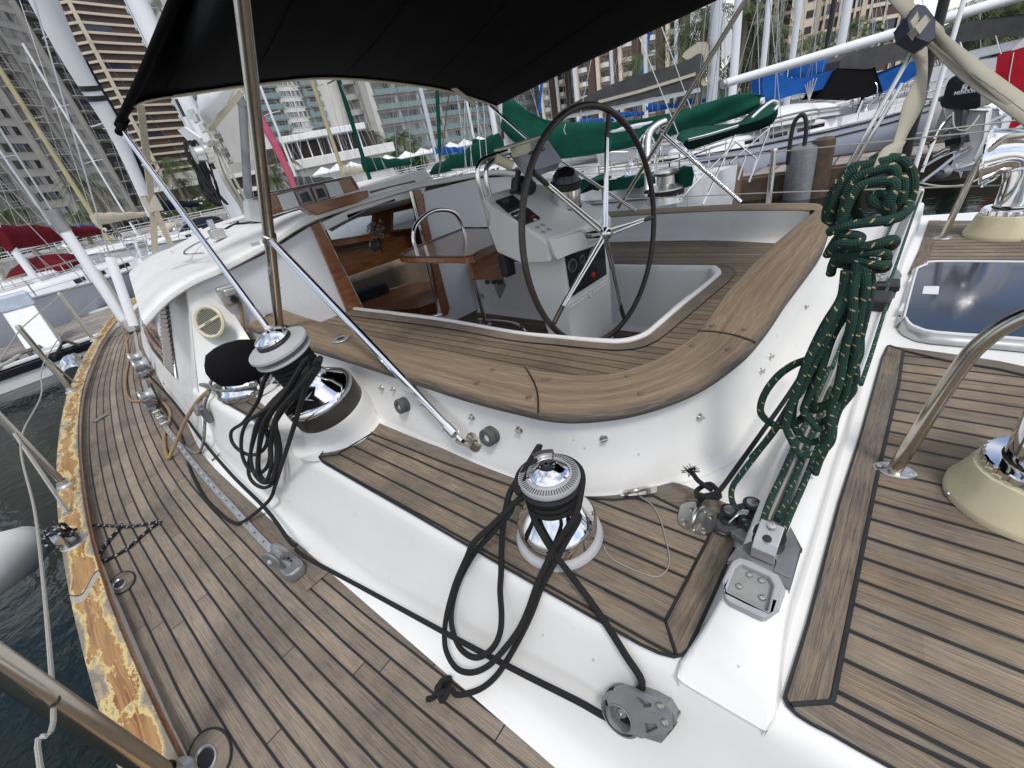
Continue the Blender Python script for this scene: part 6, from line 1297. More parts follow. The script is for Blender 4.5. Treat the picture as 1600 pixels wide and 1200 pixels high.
tl = P3([(1300, 575, .532), (1330, 500, .532), (1362, 425, .532), (1385, 370, .532), (1407, 320, .545), (1420, 300, .56)])
ropeo('traveller_line', [p+V((-.008, 0, 0)) for p in P3([(1340, 600, .532), (1356, 555, .532), (1372, 505, .532), (1386, 460, .535)])], .0065, 'ropegreen2', 'green line with white flecks running beside the white ridge, below the coil', 'rope', 'white-flecked green lines on the traveller')
ropeo('traveller_line', P3([(1382, 460, .54), (1398, 420, .54), (1412, 380, .54), (1424, 345, .545), (1436, 312, .57), (1441, 300, .58)]), .0065, 'ropegreen2', 'green line with white flecks running from the traveller car to the end sheave', 'rope', 'white-flecked green lines on the traveller')
ropeo('traveller_line', tl, .0065, 'ropegreen2', 'green line with white flecks running along the middle of the traveller track behind the coil', 'rope', 'white-flecked green lines on the traveller')
wl = P3([(1200, 812, .522), (1250, 700, .522), (1300, 588, .522), (1322, 530, .522)]); ropeo('white_cord', wl, .004, 'ropewhite', 'thin white cord stretched between the green lines on the traveller', 'cord', n=6)
# webbing strap with buckle
ws_d = .70
def wpt(u, v, d=ws_d): return dep(u, v, d)
def ribbon(A, B, name, mat, par, th=.002): m = MB(); m.band(catmull(A, 6), catmull(B, 6), 2); return m.build(name, M[mat], par, solid=th, smooth=25)
stp = thing('webbing_strap', wpt(1425, 85), 'wide beige webbing strap with a dark plastic buckle, holding the green coil from above', 'strap')
ribbon([wpt(1368, -25, .66), wpt(1395, 10, .66), wpt(1425, 45, .665), wpt(1442, 62, .67)], [wpt(1392, -25, .66), wpt(1425, 5, .66), wpt(1470, 42, .665), wpt(1475, 60, .67)], 'upper_band', 'webbing', stp)
ribbon([wpt(1418, 20, .69), wpt(1470, 75, .66), wpt(1540, 140, .62), wpt(1640, 222, .58)], [wpt(1395, -12, .69), wpt(1460, 38, .66), wpt(1550, 112, .62), wpt(1650, 182, .58)], 'long_band', 'webbing', stp)
ribbon([wpt(1447, 72, .675), wpt(1500, 124, .645), wpt(1560, 168, .61), wpt(1650, 236, .57)], [wpt(1455, 50, .675), wpt(1520, 95, .645), wpt(1580, 135, .61), wpt(1660, 196, .57)], 'long_band', 'webbing', stp)
ribbon([wpt(1412, 66, .70), wpt(1432, 110, .70), wpt(1412, 160, .70), wpt(1400, 205, .705), wpt(1392, 232, .705)], [wpt(1447, 60, .70), wpt(1448, 110, .70), wpt(1443, 160, .70), wpt(1420, 205, .705), wpt(1410, 225, .705)], 'hanging_band', 'webbing', stp)
ribbon([wpt(1392, 226, .69), wpt(1376, 236, .685), wpt(1364, 262, .68), (wpt(1366, 276, .70))], [wpt(1414, 222, .69), wpt(1404, 240, .685), wpt(1390, 270, .68), wpt(1385, 284, .70)], 'loop', 'webbing', stp, .003)
ribbon([wpt(1372, 244, .688), wpt(1384, 234, .685), wpt(1398, 229, .685)], [wpt(1378, 240, .70), wpt(1400, 250, .69), wpt(1408, 238, .69)], 'loop', 'webbing', stp, .004)
m = MB(); m.band([wpt(u, v, d_-.002) for u, v, d_ in ((1457, 67, .665), (1510, 110, .637), (1570, 152, .603), (1655, 217, .563))], [wpt(u, v, d_-.002) for u, v, d_ in ((1457.7, 66, .665), (1510.8, 109, .637), (1571, 151, .603), (1656, 215.5, .563))], 1); m.build('stitching', M['rubber'], stp, smooth=0)
b0_ = wpt(1425, 60, .66); bxv = (wpt(1446, 62, .66)-wpt(1405, 45, .66)).normalized(); byv = (wpt(1425, 30, .66)-wpt(1425, 75, .66)); nb = bxv.cross(byv).normalized(); nb = nb if nb.dot(CAM-b0_) > 0 else -nb
bq = lambda u, v: pl(u, v, b0_, nb); ex = bxv-nb*bxv.dot(nb); ex.normalize(); ey = nb.cross(ex); tq = lambda u, v: ((bq(u, v)-b0_).dot(ex), (bq(u, v)-b0_).dot(ey))
m = MB(); m.prism([tq(u, v) for u, v in [(1404, 44), (1420, 20), (1432, 22), (1447, 42), (1446, 72), (1436, 78), (1420, 70), (1408, 62)]], b0_-nb*.008, ex, ey, .022, holes=[[tq(u, v) for u, v in [(1410, 46), (1420, 32), (1424, 44), (1418, 58)]]]); m.build('buckle', M['navyplastic'], stp, bevel=.0015)
m = MB(); m.prism([tq(u, v) for u, v in [(1408, 62), (1423, 46), (1429, 53), (1414, 71)]], b0_+nb*.012, ex, ey, .012); m.build('strap_roll', M['webbing'], stp, bevel=.0015)
m = MB(); m.prism([tq(u, v) for u, v in [(1410, 46), (1419, 31), (1422, 42), (1414, 54)]], b0_+nb*.002, ex, ey, .012); m.build('strap_roll', M['webbing'], stp, bevel=.0015)
# straps that hold the awning down
def strap(A, lab, w=.05, mat='beige', grp='beige straps holding the awning'):
    m = MB(); P = catmull(A, 6); m.band([p-vsx*w/2 for p in P], [p+vsx*w/2 for p in P], 1); o = m.build('awning_strap', M[mat], None, solid=.003, smooth=0); tag(o, lab, 'strap', grp); return o
vsx = V((.55, -.8, 0)).normalized()
q0 = dep(219, 163, 2.42); q1 = pl(237, 318, V((3.6, -1.0, 1)), FW); q2 = pl(242, 392, V((3.9, -1.0, 1)), FW)
o = strap([q0, q1, q2], 'beige strap with a metal buckle from the awning corner to the cabin roof', .055); m = MB(); b_ = q1; m.box(b_-FW*.01, (.012, .09, .10)); m.build('buckle', M['oldsteel'], o, bevel=.01)
strap([q1-UP*.05, pl(252, 350, V((3.8, -1., 1)), FW), pl(268, 384, V((4.1, -1.0, 1)), FW)], 'short beige strap slanting from the buckle down to the roof rail', .05)
r0 = at(702, 141, 1.885); strap([r0, pl(693, 215, V((2.95, -3.3, 1)), FW), pl(685, 277, V((2.95, -3.3, 1)), FW)], 'cream strap running straight down from the awning to the starboard cabin edge', .045)
ropeo('tie_line', [pl(766, 166, V((2.9, -3.6, 1.7)), FW), pl(700, 140, V((3.4, -3.3, 1.7)), FW), pl(560, 100, V((5, -3, 2)), FW)], .004, 'ropewhite', 'thin white line below the front edge of the awning', 'cord') if 0 else None
# mast: black coil and bundle of pale halyards
m = MB(); random.seed(3)
A_ = mf(300, 226, .12); B_ = mf(342, 308, .16)
for k in range(16):
    o1, o2 = V((random.uniform(-.09, .09), random.uniform(-.05, .09), 0)), V((random.uniform(-.13, .13), random.uniform(-.05, .1), random.uniform(-.15, .1))); m.tube(catmull([A_+o1, A_.lerp(B_, .35)+o1*1.3, B_+o2, B_+o2+V((.08, .02, .1)), A_.lerp(B_, .5)+o2*.9, A_+o1*.5], 5, True), .016, 6, closed=True)
o = m.build('halyard_coil', M['ropeblack'], None, smooth=80, weld=False); tag(o, 'black rope coil hanging high on the white mast', 'rope coil')
m = MB()
for k in range(9):
    s_ = random.uniform(-4, 6); m.tube(catmull([mf(328+s_*.4, 206, .1), mf(336+s_*.6, 228, .12), mf(352+s_*1.6, 268+k, .14+.02*k), mf(378+s_*1.5, 318, .1), mf(384+s_, 334, .02)], 5), .014, 6)
for k in range(3): m.tube(catmull([mf(327, 222+k*3, .16), mf(334, 219+k*3, .2), mf(341, 221+k*3, .16)], 4), .02, 6)
o = m.build('halyards', M['ropewhite'], None, smooth=80, weld=False); tag(o, 'bundle of pale halyards falling from the gooseneck of the white mast to the roof', 'ropes')
# fender floating alongside
fd = dep(-6, 882, 2.4); m = MB(); m.lathe([(0, -.30), (.05, -.29), (.12, -.22), (.155, -.1), (.155, .1), (.12, .22), (.05, .29), (.035, .33), (0, .33)], fd, V((.75, -.5, -.25)), 28); o = m.build('fender', M['white'], None, smooth=60); tag(o, 'white boat fender at the far left, outside the rail above the water', 'fender')
# ------------------------------------------------------------------ water, docks, boats, shore
random.seed(11)
def azi(u, d, z=0.0): p = dist(u, 243-.2071*(u-726), d); return V((p.x, p.y, z))
ZW = -1.3
t = NT('harbour_water'); n1 = t.noise(t.obj(), 1.1, 4, .6, .4); n2 = t.noise(t.obj(), 5.5, 3, .55, .6); t.set(Base_Color=(.004, .010, .007), Roughness=.05, IOR=1.33, Specular_IOR_Level=.5); t.bump(t.math('ADD', t.math('MULTIPLY', n1, 1.0), t.math('MULTIPLY', n2, .28)), .16, .16); M['water'] = t.m
m = MB(); m.face([(-1500, -1500, ZW), (1500, -1500, ZW), (1500, 1500, ZW), (-1500, 1500, ZW)]); tag(m.build('water', M['water'], None, smooth=0), kind='structure')
M['quay'] = plain('quay_concrete', (.36, .35, .33), .8, 0, .15, 1.5, .1); M['grass'] = plain('lawn', (.05, .09, .03), .9, 0, .3, 2)
# quay and land
A_, B_, C_, D_ = azi(-500, 82), azi(400, 84), azi(800, 84), azi(2100, 60)
far = [azi(u, 900) for u in (2300, 1500, 800, 300, -200, -700)]
ql = [V((q.x, q.y, .25)) for q in (A_, B_, C_, D_)]
m = MB(); m.sheet(ql+[V((q.x, q.y, .25)) for q in far]); m.band(ql, [q-V((0, 0, 2)) for q in ql], 1); tag(m.build('ground', M['quay'], None, smooth=0), kind='structure')
for a, b in zip(ql[:-1], ql[1:]):
    m = MB(); n_ = int((b-a).length/4)
    for k in range(n_+1): p = a.lerp(b, k/n_); m.box(p+V((0, 0, .5)), (.12, .12, 1.0))
    for h in (.95, .6, .3): m.tube([a+V((0, 0, h)), b+V((0, 0, h))], .05, 5)
    tag(m.build('railing', M['mastwhite'], None, smooth=0), ['white railing on the quay in front of the grey left tower', 'white railing on the quay below the white hotel', 'white railing on the quay on the right, behind the yachts'][ql.index(a)], 'railing')
# docks
M['dockplank'] = teak('dock_planks', (.40, .36, .33), (.30, .27, .25), (.36, .34, .32), True, .4, .03)
M['dockwood'] = plain('dock_timber', (.085, .06, .04), .8, 0, .3, 6, .2)
def dock(pts, z, lab, fas='white', edge='navy', th=.45):
    d = thing('dock', V(pts[0]).to_2d().to_3d()+V((0, 0, z)), lab, 'dock'); P = [V((p[0], p[1], z)) for p in pts]
    m = MB(); m.sheet(P, uvf=lambda p: (p.y*1.0, p.x/.5)); m.build('deck', M['dockplank'], d, smooth=0)
    Q = P+[P[0]]; c = sum(P, V())/len(P)
    for a, b in zip(Q[:-1], Q[1:]):
        o = (UP.cross(b-a)).normalized(); o = -o if o.dot((a+b)/2-c) < 0 else o
        m = MB(); m.bar(a+o*.06-UP*.10, b+o*.06-UP*.10, .10, .16); m.build('rubbing_strip', M['navy'], d, bevel=.02)
        m = MB(); m.bar(a+o*.0-UP*.32, b+o*.0-UP*.32, .12, .26); m.build('fascia', M[fas], d, bevel=.01)
        m = MB(); m.bar(a-o*.10+UP*.03, b-o*.10+UP*.03, .16, .06); m.build('edge_board', M[fas], d, bevel=.01)
    return d
dl = dock([(13.3, 14), (14.5, -7), (19.2, -7), (18.2, 14)], -.85, 'floating dock with pale planks and a black edge, ahead of the bow on the left')
# on the left dock: utility pedestal, dock box, cleat with line, bow fitting
def atd(u, v): return at(u, v, -.85)
p = atd(75, 548); t = thing('step_box', p, 'white and pale blue wedge shaped boarding step on the left dock', 'dock step')
fa = atd(97, 552); fb = atd(78, 552); dd = V((1, -.08, 0)).normalized(); sd = V((-.08, -1, 0))
m = MB(); m.prism([(0, 0), (1.5, 0), (1.3, .95), (1.0, .95), (.0, .12)], p-sd*.28-dd*.2, dd, UP, .56); m.build('body', M['white'], t, bevel=.03)
m = MB(); m.box(p+dd*1.15+UP*1.12, (.7, .62, .34)); m.build('head', plain('pale_blue_plastic', (.50, .56, .66), .4), t, bevel=.05)
m = MB(); m.box(p+dd*.95+UP*.8+sd*0, (.05, .1, .4)); m.build('meter_slot', M['aludark'], t)
p = atd(14, 523); t = thing('dock_box', p, 'pale grey dock box with a dark green base strip at the left edge', 'dock box'); m = MB(); m.prism([(-.9, .05), (.9, .05), (.75, .8), (.3, 1.05), (-.6, 1.0)], p+V((.3, .5, 0)), V((.25, -1, 0)), UP, 1.1); m.build('body', plain('grp_grey', (.42, .45, .50), .35), t, bevel=.05); m = MB(); m.box(p+V((.3, .1, .05)), (1.5, 2.2, .12)); m.build('base_strip', M['greencanvas'], t)
p = atd(41, 562); t = thing('dock_cleat', p, 'dark dock cleat with a white line on the left dock', 'cleat'); m = MB(); m.tube([p+V((-.05, .35, .15)), p+V((.05, -.35, .17))], .045, 8); m.tube([p+V((0, .12, 0)), p+V((0, .12, .15))], .04, 6); m.tube([p+V((0, -.12, 0)), p+V((0, -.12, .15))], .04, 6); m.build('horn', M['aludark'], t)
ropeo('dock_line', [p+UP*.15, p+V((-.4, .6, .05)), p+V((-.9, 1.6, .02)), p+V((-1.3, 2.6, -.2))], .035, 'ropewhite', 'white dock line led from the dark cleat on the left dock', 'rope')
ropeo('bow_line', [at(127, 540, -.7), at(105, 534, -.78), at(98, 537, -.8), at(84, 560, -.75)], .03, 'ropeblack', 'black mooring line lying on the edge of the left dock', 'rope')
m = MB(); fb_ = at(118, 575, -.35); m.lathe([(0, -.2), (.14, -.2), (.16, -.1), (.13, 0), (.16, .1), (.14, .2), (0, .2)], fb_, (1, -.2, .3), 16); o = m.build('winch_drum', M['chrome'], None); tag(o, 'black and chrome drum hanging outside the toe rail near the far stanchion', 'drum')
# right dock with pilings and tyre
dr_ = dock([(7.5, -14.2), (-2.5, -15.9), (-3.0, -18.5), (7.0, -16.6)], -.72, 'dock with dark timber sides behind the starboard yacht, carrying two pilings', 'dockwood', th=.6)
m = MB(); a, b = V((7.4, -14.1, -1.0)), V((-2.5, -15.8, -1.0)); m.bar(a, b, .2, .62); m.build('timber_wale', M['dockwood'], dr_, bevel=.02)
def piling(u, v0, v1, z0, d, r, mat, lab, cat='piling'):
    p = dist(u, v0, d); zt = below(u, v1, p); m = MB(); m.lathe([(r, ZW-.3-zt), (r, -.15), (r*.95, -.05), (r*.6, 0), (0, .02)], V((p.x, p.y, zt)), UP, 16); o = m.build('piling', M[mat], None, smooth=40); tag(o, lab, cat); return o, V((p.x, p.y, zt))
piling(1140, 310, 258, 0, 13.6, .28, 'teakdark', 'brown timber piling seen below the green awning')
o, pp_ = piling(1252, 290, 226, 0, 14.8, .42, 'alu', 'thick grey steel piling with a domed top beside a weathered post')
piling(1276, 290, 216, 0, 14.7, .26, 'dockwood', 'weathered grey timber post with a rounded top right of the steel piling')
m = MB(); q = dist(1238, 250, 14.6); m.tube(catmull([V((q.x+.1, q.y, -.4)), V((q.x+.1, q.y, .3)), V((q.x+.05, q.y, .62)), V((q.x-.12, q.y, .7)), V((q.x-.22, q.y, .3)), V((q.x-.2, q.y, -.6))], 5), .05, 8); o = m.build('hose_hoop', M['rubber'], None); tag(o, 'black rubber hoop standing left of the grey steel piling', 'hoop')
m = MB(); q = dist(1137, 300, 12.8); x, y, _ = frame((.3, 1, .1)); m.tube([V((q.x+.8, q.y-.5, -.75))+x*(.42*math.cos(k*.3142))+y*(.42*math.sin(k*.3142)) for k in range(20)], .17, 10, closed=True); o = m.build('tyre', M['rubber'], None); tag(o, 'old black tyre fender on the starboard dock edge', 'tyre')

# ---- sailing boats
def boat(label, mastpos, ang, L=11, B=3.4, hull='whiteboat', cover='bluecanvas', mast='mastwhite', mh=14, fb=1.15, boomz=1.55, boom=True, stripe=None, win=True, dodger=None, bim=None, detail=1, mr=.085, furl=None, grp='sailing boats in the harbour', mf_=.58, name='sailboat', cabin_h=.42, boomdir=-1):
    ca, sa = math.cos(rad(ang)), math.sin(rad(ang)); d0 = ZW+fb; O = V((mastpos[0]-ca*L*mf_, mastpos[1]-sa*L*mf_, 0))
    T = lambda x, y, z: V((O.x+x*ca-y*sa, O.y+x*sa+y*ca, d0+z))
    b = thing(name, T(L*.4, 0, -fb), label, 'sailboat', grp)
    st = [(0, .72, .02), (.06, .78, .0), (.2, .92, -.02), (.4, 1, 0), (.6, .96, .06), (.75, .75, .15), (.88, .42, .27), (.96, .15, .36), (1, .015, .40)]
    m = MB(); S_ = []
    for f, w, h in st:
        hw = B/2*w; S_.append([T(L*f-(0 if f < .9 else 0), hw, h), T(L*f*.995, hw*.97, h-.35), T(L*f*.985+.02*L*(1-f)*0, hw*.88, -fb*.75), T(L*(f*.95+.02), hw*.6, -fb-.25)])
    m.grid(S_); m.grid([[T(*(0, 0, 0)) if 0 else V((p.x, p.y, p.z)) for p in r] for r in [[O+V((0, 0, q.z))+(V((q.x, q.y, 0))-V((O.x, O.y, 0))-2*V((-sa, ca, 0))*((q-O).dot(V((-sa, ca, 0))))) for q in r] for r in S_]], flip=True)
    mirp = lambda q: q-2*V((-sa, ca, 0))*((q-O).dot(V((-sa, ca, 0))))
    m.grid([[S_[0][k], mirp(S_[0][k])] for k in range(4)]); m.build('hull', M[hull], b, smooth=50)
    m = MB(); m.grid([[r[0]-UP*.02, mirp(r[0])-UP*.02] for r in S_]); m.build('deck', M['whiteboat'], b)
    for sd in (1, -1):
        m = MB(); m.tube([(r[0] if sd == 1 else mirp(r[0]))+UP*.02 for r in S_], .035, 6); m.build('toe_rail', M['alulight' if stripe is None else stripe], b)
    if stripe:
        for sd in (1, -1):
            q = [(r[0].lerp(r[1], .55) if sd == 1 else mirp(r[0].lerp(r[1], .55))) for r in S_]; m = MB(); m.tube(q, .03, 5); m.build('cove_stripe', M[stripe], b)
    ch = cabin_h; w0 = B*.30; m = MB()
    P0 = [(L*.30, w0*.98), (L*.62, w0*.85), (L*.70, w0*.5), (L*.72, 0)]; ring = P0+[(x, -y) for x, y in P0[-2::-1]]
    rows = [[T(x, y, .0) for x, y in ring], [T(x-.05, y*.93, ch*.8) for x, y in ring], [T(x-.12, y*.82, ch) for x, y in ring], [T(x-.3, y*.1, ch*1.05) for x, y in ring]]
    m.grid(rows, closed_u=True, flip=True); m.face([rows[0][0], rows[0][-1], rows[2][-1], rows[2][0]]); m.build('cabin', M['whiteboat'], b, smooth=40)
    if win:
        for sd in (1, -1):
            for k, (x0, x1) in enumerate(((.34, .42), (.45, .50), (.53, .57))):
                f = lambda x: w0*(.98-.13*(x-.30)/.32)
                m = MB(); m.bar(T(L*x0, sd*(f(x0)*.965), ch*.45), T(L*x1, sd*(f(x1)*.965), ch*.45), .03, ch*.34); m.build('window', M['darkglass'], b, bevel=.01)
    for sd in (1, -1):
        m = MB(); m.bar(T(L*.07, sd*B*.30, .13), T(L*.30, sd*B*.30, .15), .22, .28); m.build('coaming', M['whiteboat'], b, bevel=.05)
        m = MB(); m.lathe([(.11, 0), (.1, .08), (.07, .1), (.07, .2), (.09, .22), (0, .24)], T(L*.22, sd*B*.30, .28), UP, 14); m.build('winch', M['chrome'], b)
    m = MB(); c = T(L*.12, 0, .75); x, y, _ = frame((ca, sa, 0)); m.tube([c+x*.45*math.cos(k*.3142)+y*.45*math.sin(k*.3142) for k in range(20)], .02, 6, closed=True); m.tube([T(L*.14, 0, -.1), c], .07, 8); m.build('wheel', M['steel'], b)
    mb_ = T(L*mf_, 0, ch*.9); m = MB(); m.tube([mb_, T(L*mf_, 0, mh)], mr, 12); mst = m.build('mast', M[mast], b)
    for h in (.45, .72):
        m = MB(); m.tube([T(L*mf_, -B*.28*(1.2-h*.5), mh*h), T(L*mf_, 0, mh*h+.05), T(L*mf_, B*.28*(1.2-h*.5), mh*h)], .028, 6); m.build('spreader', M[mast], mst)
    for (a_, c2) in (((L*mf_, B*.47, .05), (L*mf_, B*.28*.97, mh*.45)), ((L*mf_, B*.28*.97, mh*.45), (L*mf_, 0, mh*.97)), ((L*mf_-.5, B*.45, .05), (L*mf_, 0, mh*.46)), ((L*mf_+.4, B*.45, .05), (L*mf_, 0, mh*.46))):
        for sd in (1, -1): m = MB(); m.tube([T(a_[0], a_[1]*sd, a_[2]), T(c2[0], c2[1]*sd, c2[2])], .011, 4); m.build('shroud', M['wire'], b)
    m = MB(); m.tube([T(L*.985, 0, .4), T(L*mf_+.1, 0, mh*.98)], .012 if not furl else .02, 5); m.build('forestay', M['wire'], b)
    if furl: m = MB(); m.tube([T(L*.985, 0, 1.0)+(T(L*mf_+.1, 0, mh*.98)-T(L*.985, 0, 1.0))*(k/10) for k in range(10)], [.05, .11, .12, .12, .115, .11, .10, .09, .07, .04], 10); m.build('furled_sail', M[furl], b)
    m = MB(); m.tube([T(.05, 0, .1), T(L*mf_-.1, 0, mh)], .011, 4); m.build('backstay', M['wire'], b)
    if boom:
        bl = L*.36; bz = boomz+ch*.3; m = MB(); m.tube([T(L*mf_+boomdir*.1, 0, bz), T(L*mf_+boomdir*bl, 0, bz+.05)], .06, 10); bo = m.build('boom', M[mast], b)
        m = MB(); rows = []; nn = 26
        for k in range(nn+1):
            f = k/nn; h = .62*(1-f)**.75+.17+.03*math.sin(f*23); w = .17*(1-.45*f)+.02*math.sin(f*17); xx = L*mf_+boomdir*(-.12+f*bl*.98)
            rows.append([T(xx, w*math.sin(t), bz-.07+h*.5+h*.5*math.cos(t)*(1 if math.cos(t) > 0 else .9)+.02*math.sin(t*3+f*9)) for t in [2*math.pi*j/14 for j in range(14)]])
        m.grid(rows, closed_u=True); m.face(rows[0][::-1]); m.face(rows[-1]); m.build('sail_cover', M[cover], b, smooth=70)
    if dodger:
        m = MB(); rows = []
        for f, hh in ((.24, .95), (.30, 1.0), (.36, .85), (.42, .45)): rows.append([T(L*f, w0*1.05*math.cos(t), hh*(.35+.65*math.sin(t)**.6)) for t in [math.pi*j/10 for j in range(11)]])
        m.grid(rows); m.build('dodger', M[dodger], b, solid=.02, smooth=60)
    if bim:
        m = MB(); m.grid([[T(L*f, B*.42*s, 1.85-.12*s*s-.06*abs(f-.12)*10) for s in (-1, -.5, 0, .5, 1)] for f in (.02, .08, .15, .22)]); m.build('bimini', M[bim], b, solid=.03, smooth=60)
        for f in (.03, .21):
            for sd in (1, -1): m = MB(); m.tube([T(L*.12, B*.42*sd, .1), T(L*f, B*.41*sd, 1.7)], .018, 6); m.build('bimini_frame', M['steel'], b)
    # pulpit, stanchions, lifelines
    ps = [(.02, .66), (.16, .84), (.3, .95), (.45, .98), (.6, .93), (.74, .74), (.87, .43)]
    for sd in (1, -1):
        tp_ = [T(L*f, B/2*w*sd*.97, .62) for f, w in ps]
        if detail:
            for f, w in ps: m = MB(); m.tube([T(L*f, B/2*w*sd*.97, .0), T(L*f, B/2*w*sd*.97, .63)], .016, 6); m.build('stanchion', M['steel'], b)
        for h in (0, -.3): m = MB(); m.tube([q+UP*h for q in tp_], .009, 4); m.build('lifeline', M['ropewhite'], b)
    m = MB(); m.tube([T(L*.87, B/2*.42, .65), T(L*.97, B/2*.12, .95), T(L*1.0, 0, 1.0), T(L*.97, -B/2*.12, .95), T(L*.87, -B/2*.42, .65)], .018, 6); m.build('pulpit', M['steel'], b)
    m = MB(); m.tube([T(L*.02, B/2*.66, .63), T(-.02*L, B*.28, .7), T(-.02*L, -B*.28, .7), T(L*.02, -B/2*.66, .63)], .018, 6); m.build('pushpit', M['steel'], b)
    return b, T
# left side of the picture
p = at(69, 453, .05); boat('grey-hulled sailboat with maroon covers lying behind the left dock', p, 137, 11.5, 3.5, 'greyhull', 'redcanvas', 'mastwhite', 13, 1.2, 1.3, dodger=None, mr=.10, cabin_h=.4)
boat('white sailboat with a maroon sail cover at the left edge behind the dock box', azi(-30, 25), 150, 11, 3.4, 'whiteboat', 'redcanvas', 'mastwhite', 14, 1.2, 1.5, dodger='redcanvas')
boat('white sailboat with a black boom cover left of the furled genoa', azi(250, 34), 125, 11, 3.4, 'whiteboat', 'darkbluecanvas', 'mastwhite', 14, 1.25, 1.6, dodger='darkbluecanvas')
boat('white sailboat with a tan wooden mast far behind the left dock', azi(160, 40), 120, 12, 3.6, 'whiteboat', 'beige', 'mastgold', 17, 1.3, 1.6, mr=.13, grp='sailing boats in the harbour')
boat('white sailboat with two thin silver spars far left in front of the grey tower', azi(95, 46), 132, 11, 3.4, 'whiteboat', 'bluecanvas', 'mastalu', 15, 1.2, 1.6)
boat('white sailboat with a pale canvas dodger moored far left, right of the silver mast', azi(205, 55), 122, 12, 3.6, 'whiteboat', 'greycanvas', 'mastwhite', 15, 1.2, 1.6, dodger='beige')
# centre, seen between cabin and awning
boat('white sailboat with a pink furled sail ahead of the cabin', azi(470, 38), 105, 11, 3.4, 'whiteboat', 'greycanvas', 'mastwhite', 14, 1.2, 1.5, furl=None)
boat('white sailboat with a tan mast in front of the white hotel', azi(540, 40), 100, 12, 3.6, 'whiteboat', 'beige', 'mastgold', 17, 1.25, 1.6, mr=.15)
boat('white sailboat with a mast wrapped in dark green canvas', azi(576, 27), 95, 11, 3.4, 'whiteboat', 'greencanvas', 'greencanvas', 13, 1.2, 1.5, mr=.11)
boat('white sailboat with a thick silver mast in front of the long hotel', azi(684, 36), 100, 12, 3.6, 'whiteboat', 'bluecanvas', 'mastalu', 16, 1.25, 1.6, mr=.16)
boat('white sailboat with a slim white mast and green furled jib behind the starboard cabin edge', azi(745, 34), 98, 11, 3.4, 'whiteboat', 'greencanvas', 'mastwhite', 14, 1.2, 1.5, furl='greencanvas')
boat('white sailboat with a maroon arched dodger and cover in the centre distance', azi(790, 44), 100, 12, 3.8, 'whiteboat', 'redcanvas', 'mastalu', 15, 1.6, 1.6, dodger='redcanvas', bim='redcanvas')
b2, T2_ = boat('white sailboat with a dark green boom cover just ahead of the green-covered ketch', azi(778, 14.5), -6, 10.5, 3.2, 'whiteboat', 'greencanvas', 'mastwhite', 13, 1.15, 1.05, boomdir=1)
# pink furled staysail
pk = azi(455, 30); m = MB(); m.tube([pl(460, 292, pk, FW), pl(436, 238, pk, FW), pl(405, 180, pk, FW), pl(380, 120, pk, FW)], [.16, .2, .2, .16], 10); o = m.build('furled_sail', plain('pink_canvas', (.55, .10, .17), .8, 0, .15, 3), None); tag(o, 'pink furled sail slanting up in front of the white hotel', 'sail')
# right: green ketch alongside

E1 = dep(1185, 160, 8.5); MN = E1+FW*7.3
n1, T1_ = boat('white sailboat with long dark green sail cover and green folding awning, nearest to starboard', (MN.x, MN.y, 0), -7.5, 13.0, 3.8, 'whiteboat', 'greencanvas', 'mastwhite', 15, 1.25, .9, boom=False, mr=.10, cabin_h=.5, mf_=.50)
def traced(name, pts, p0, n, th, mat, par=None, bev=.08, seg=4, sub=3):
    """outline on an upright plane through p0, given real thickness either side of it"""
    n = V(n).normalized(); ex = n.cross(UP)*-1 if abs(n.z) < .9 else V((1, 0, 0)); ex = (UP.cross(n)).normalized(); ey = n.cross(ex)
    P = [pl(u, v, p0, n) for u, v in pts]; P = catmull(P, sub, True) if sub else P
    m = MB(); m.prism([((p-V(p0)).dot(ex), (p-V(p0)).dot(ey)) for p in P], V(p0)-n*th/2, ex, ey, th); return m.build(name, M[mat], par, bevel=bev, seg=seg, smooth=40)
M['greencanvas2'] = canvas('green_canvas_light', (.006, .062, .040), .85, wr=1)
m = MB(); m.tube([E1-FW*.1, MN+UP*(.0)], .075, 10); m.build('boom', M['mastwhite'], n1)
# loose sail cover on the boom, sagging between mast and end
topl = [(790, 150), (806, 158), (830, 176), (852, 187), (880, 191), (920, 191), (960, 190), (1000, 186), (1040, 178), (1080, 168), (1120, 155), (1150, 147), (1175, 145), (1190, 148)]
botl = [(790, 205), (806, 222), (830, 240), (852, 248), (880, 248), (920, 243), (960, 236), (1000, 228), (1030, 220), (1060, 208), (1100, 200), (1140, 188), (1170, 178), (1189, 166)]
rows = []
for k, (a, b) in enumerate(zip(topl, botl)):
    A, B = pl(a[0], a[1], E1, PT), pl(b[0], b[1], E1, PT); h = (A-B)/2; c = (A+B)/2; w = .20+.07*math.sin(k*1.7)-.006*k
    rows.append([c+h*math.cos(t)+PT*(w*math.sin(t)*(1-.35*math.cos(t))+.05*math.sin(3*t+k*1.1)) for t in [2*math.pi*j/20 for j in range(20)]])
R2 = []
for i in range(len(rows)-1):
    for q in (0, .5): R2.append([rows[i][j].lerp(rows[i+1][j], q) for j in range(20)])
R2.append(rows[-1]); m = MB(); m.grid(R2, closed_u=True); m.face(R2[0][::-1]); m.face(R2[-1]); m.build('sail_cover', M['greencanvas2'], n1, smooth=75)
m = MB(); m.tube([pl(884, 193, E1+PT*.25, PT), pl(881, 203, E1+PT*.3, PT), pl(884, 210, E1+PT*.3, PT)], .012, 6); m.build('sail_tie', M['ropewhite'], n1)
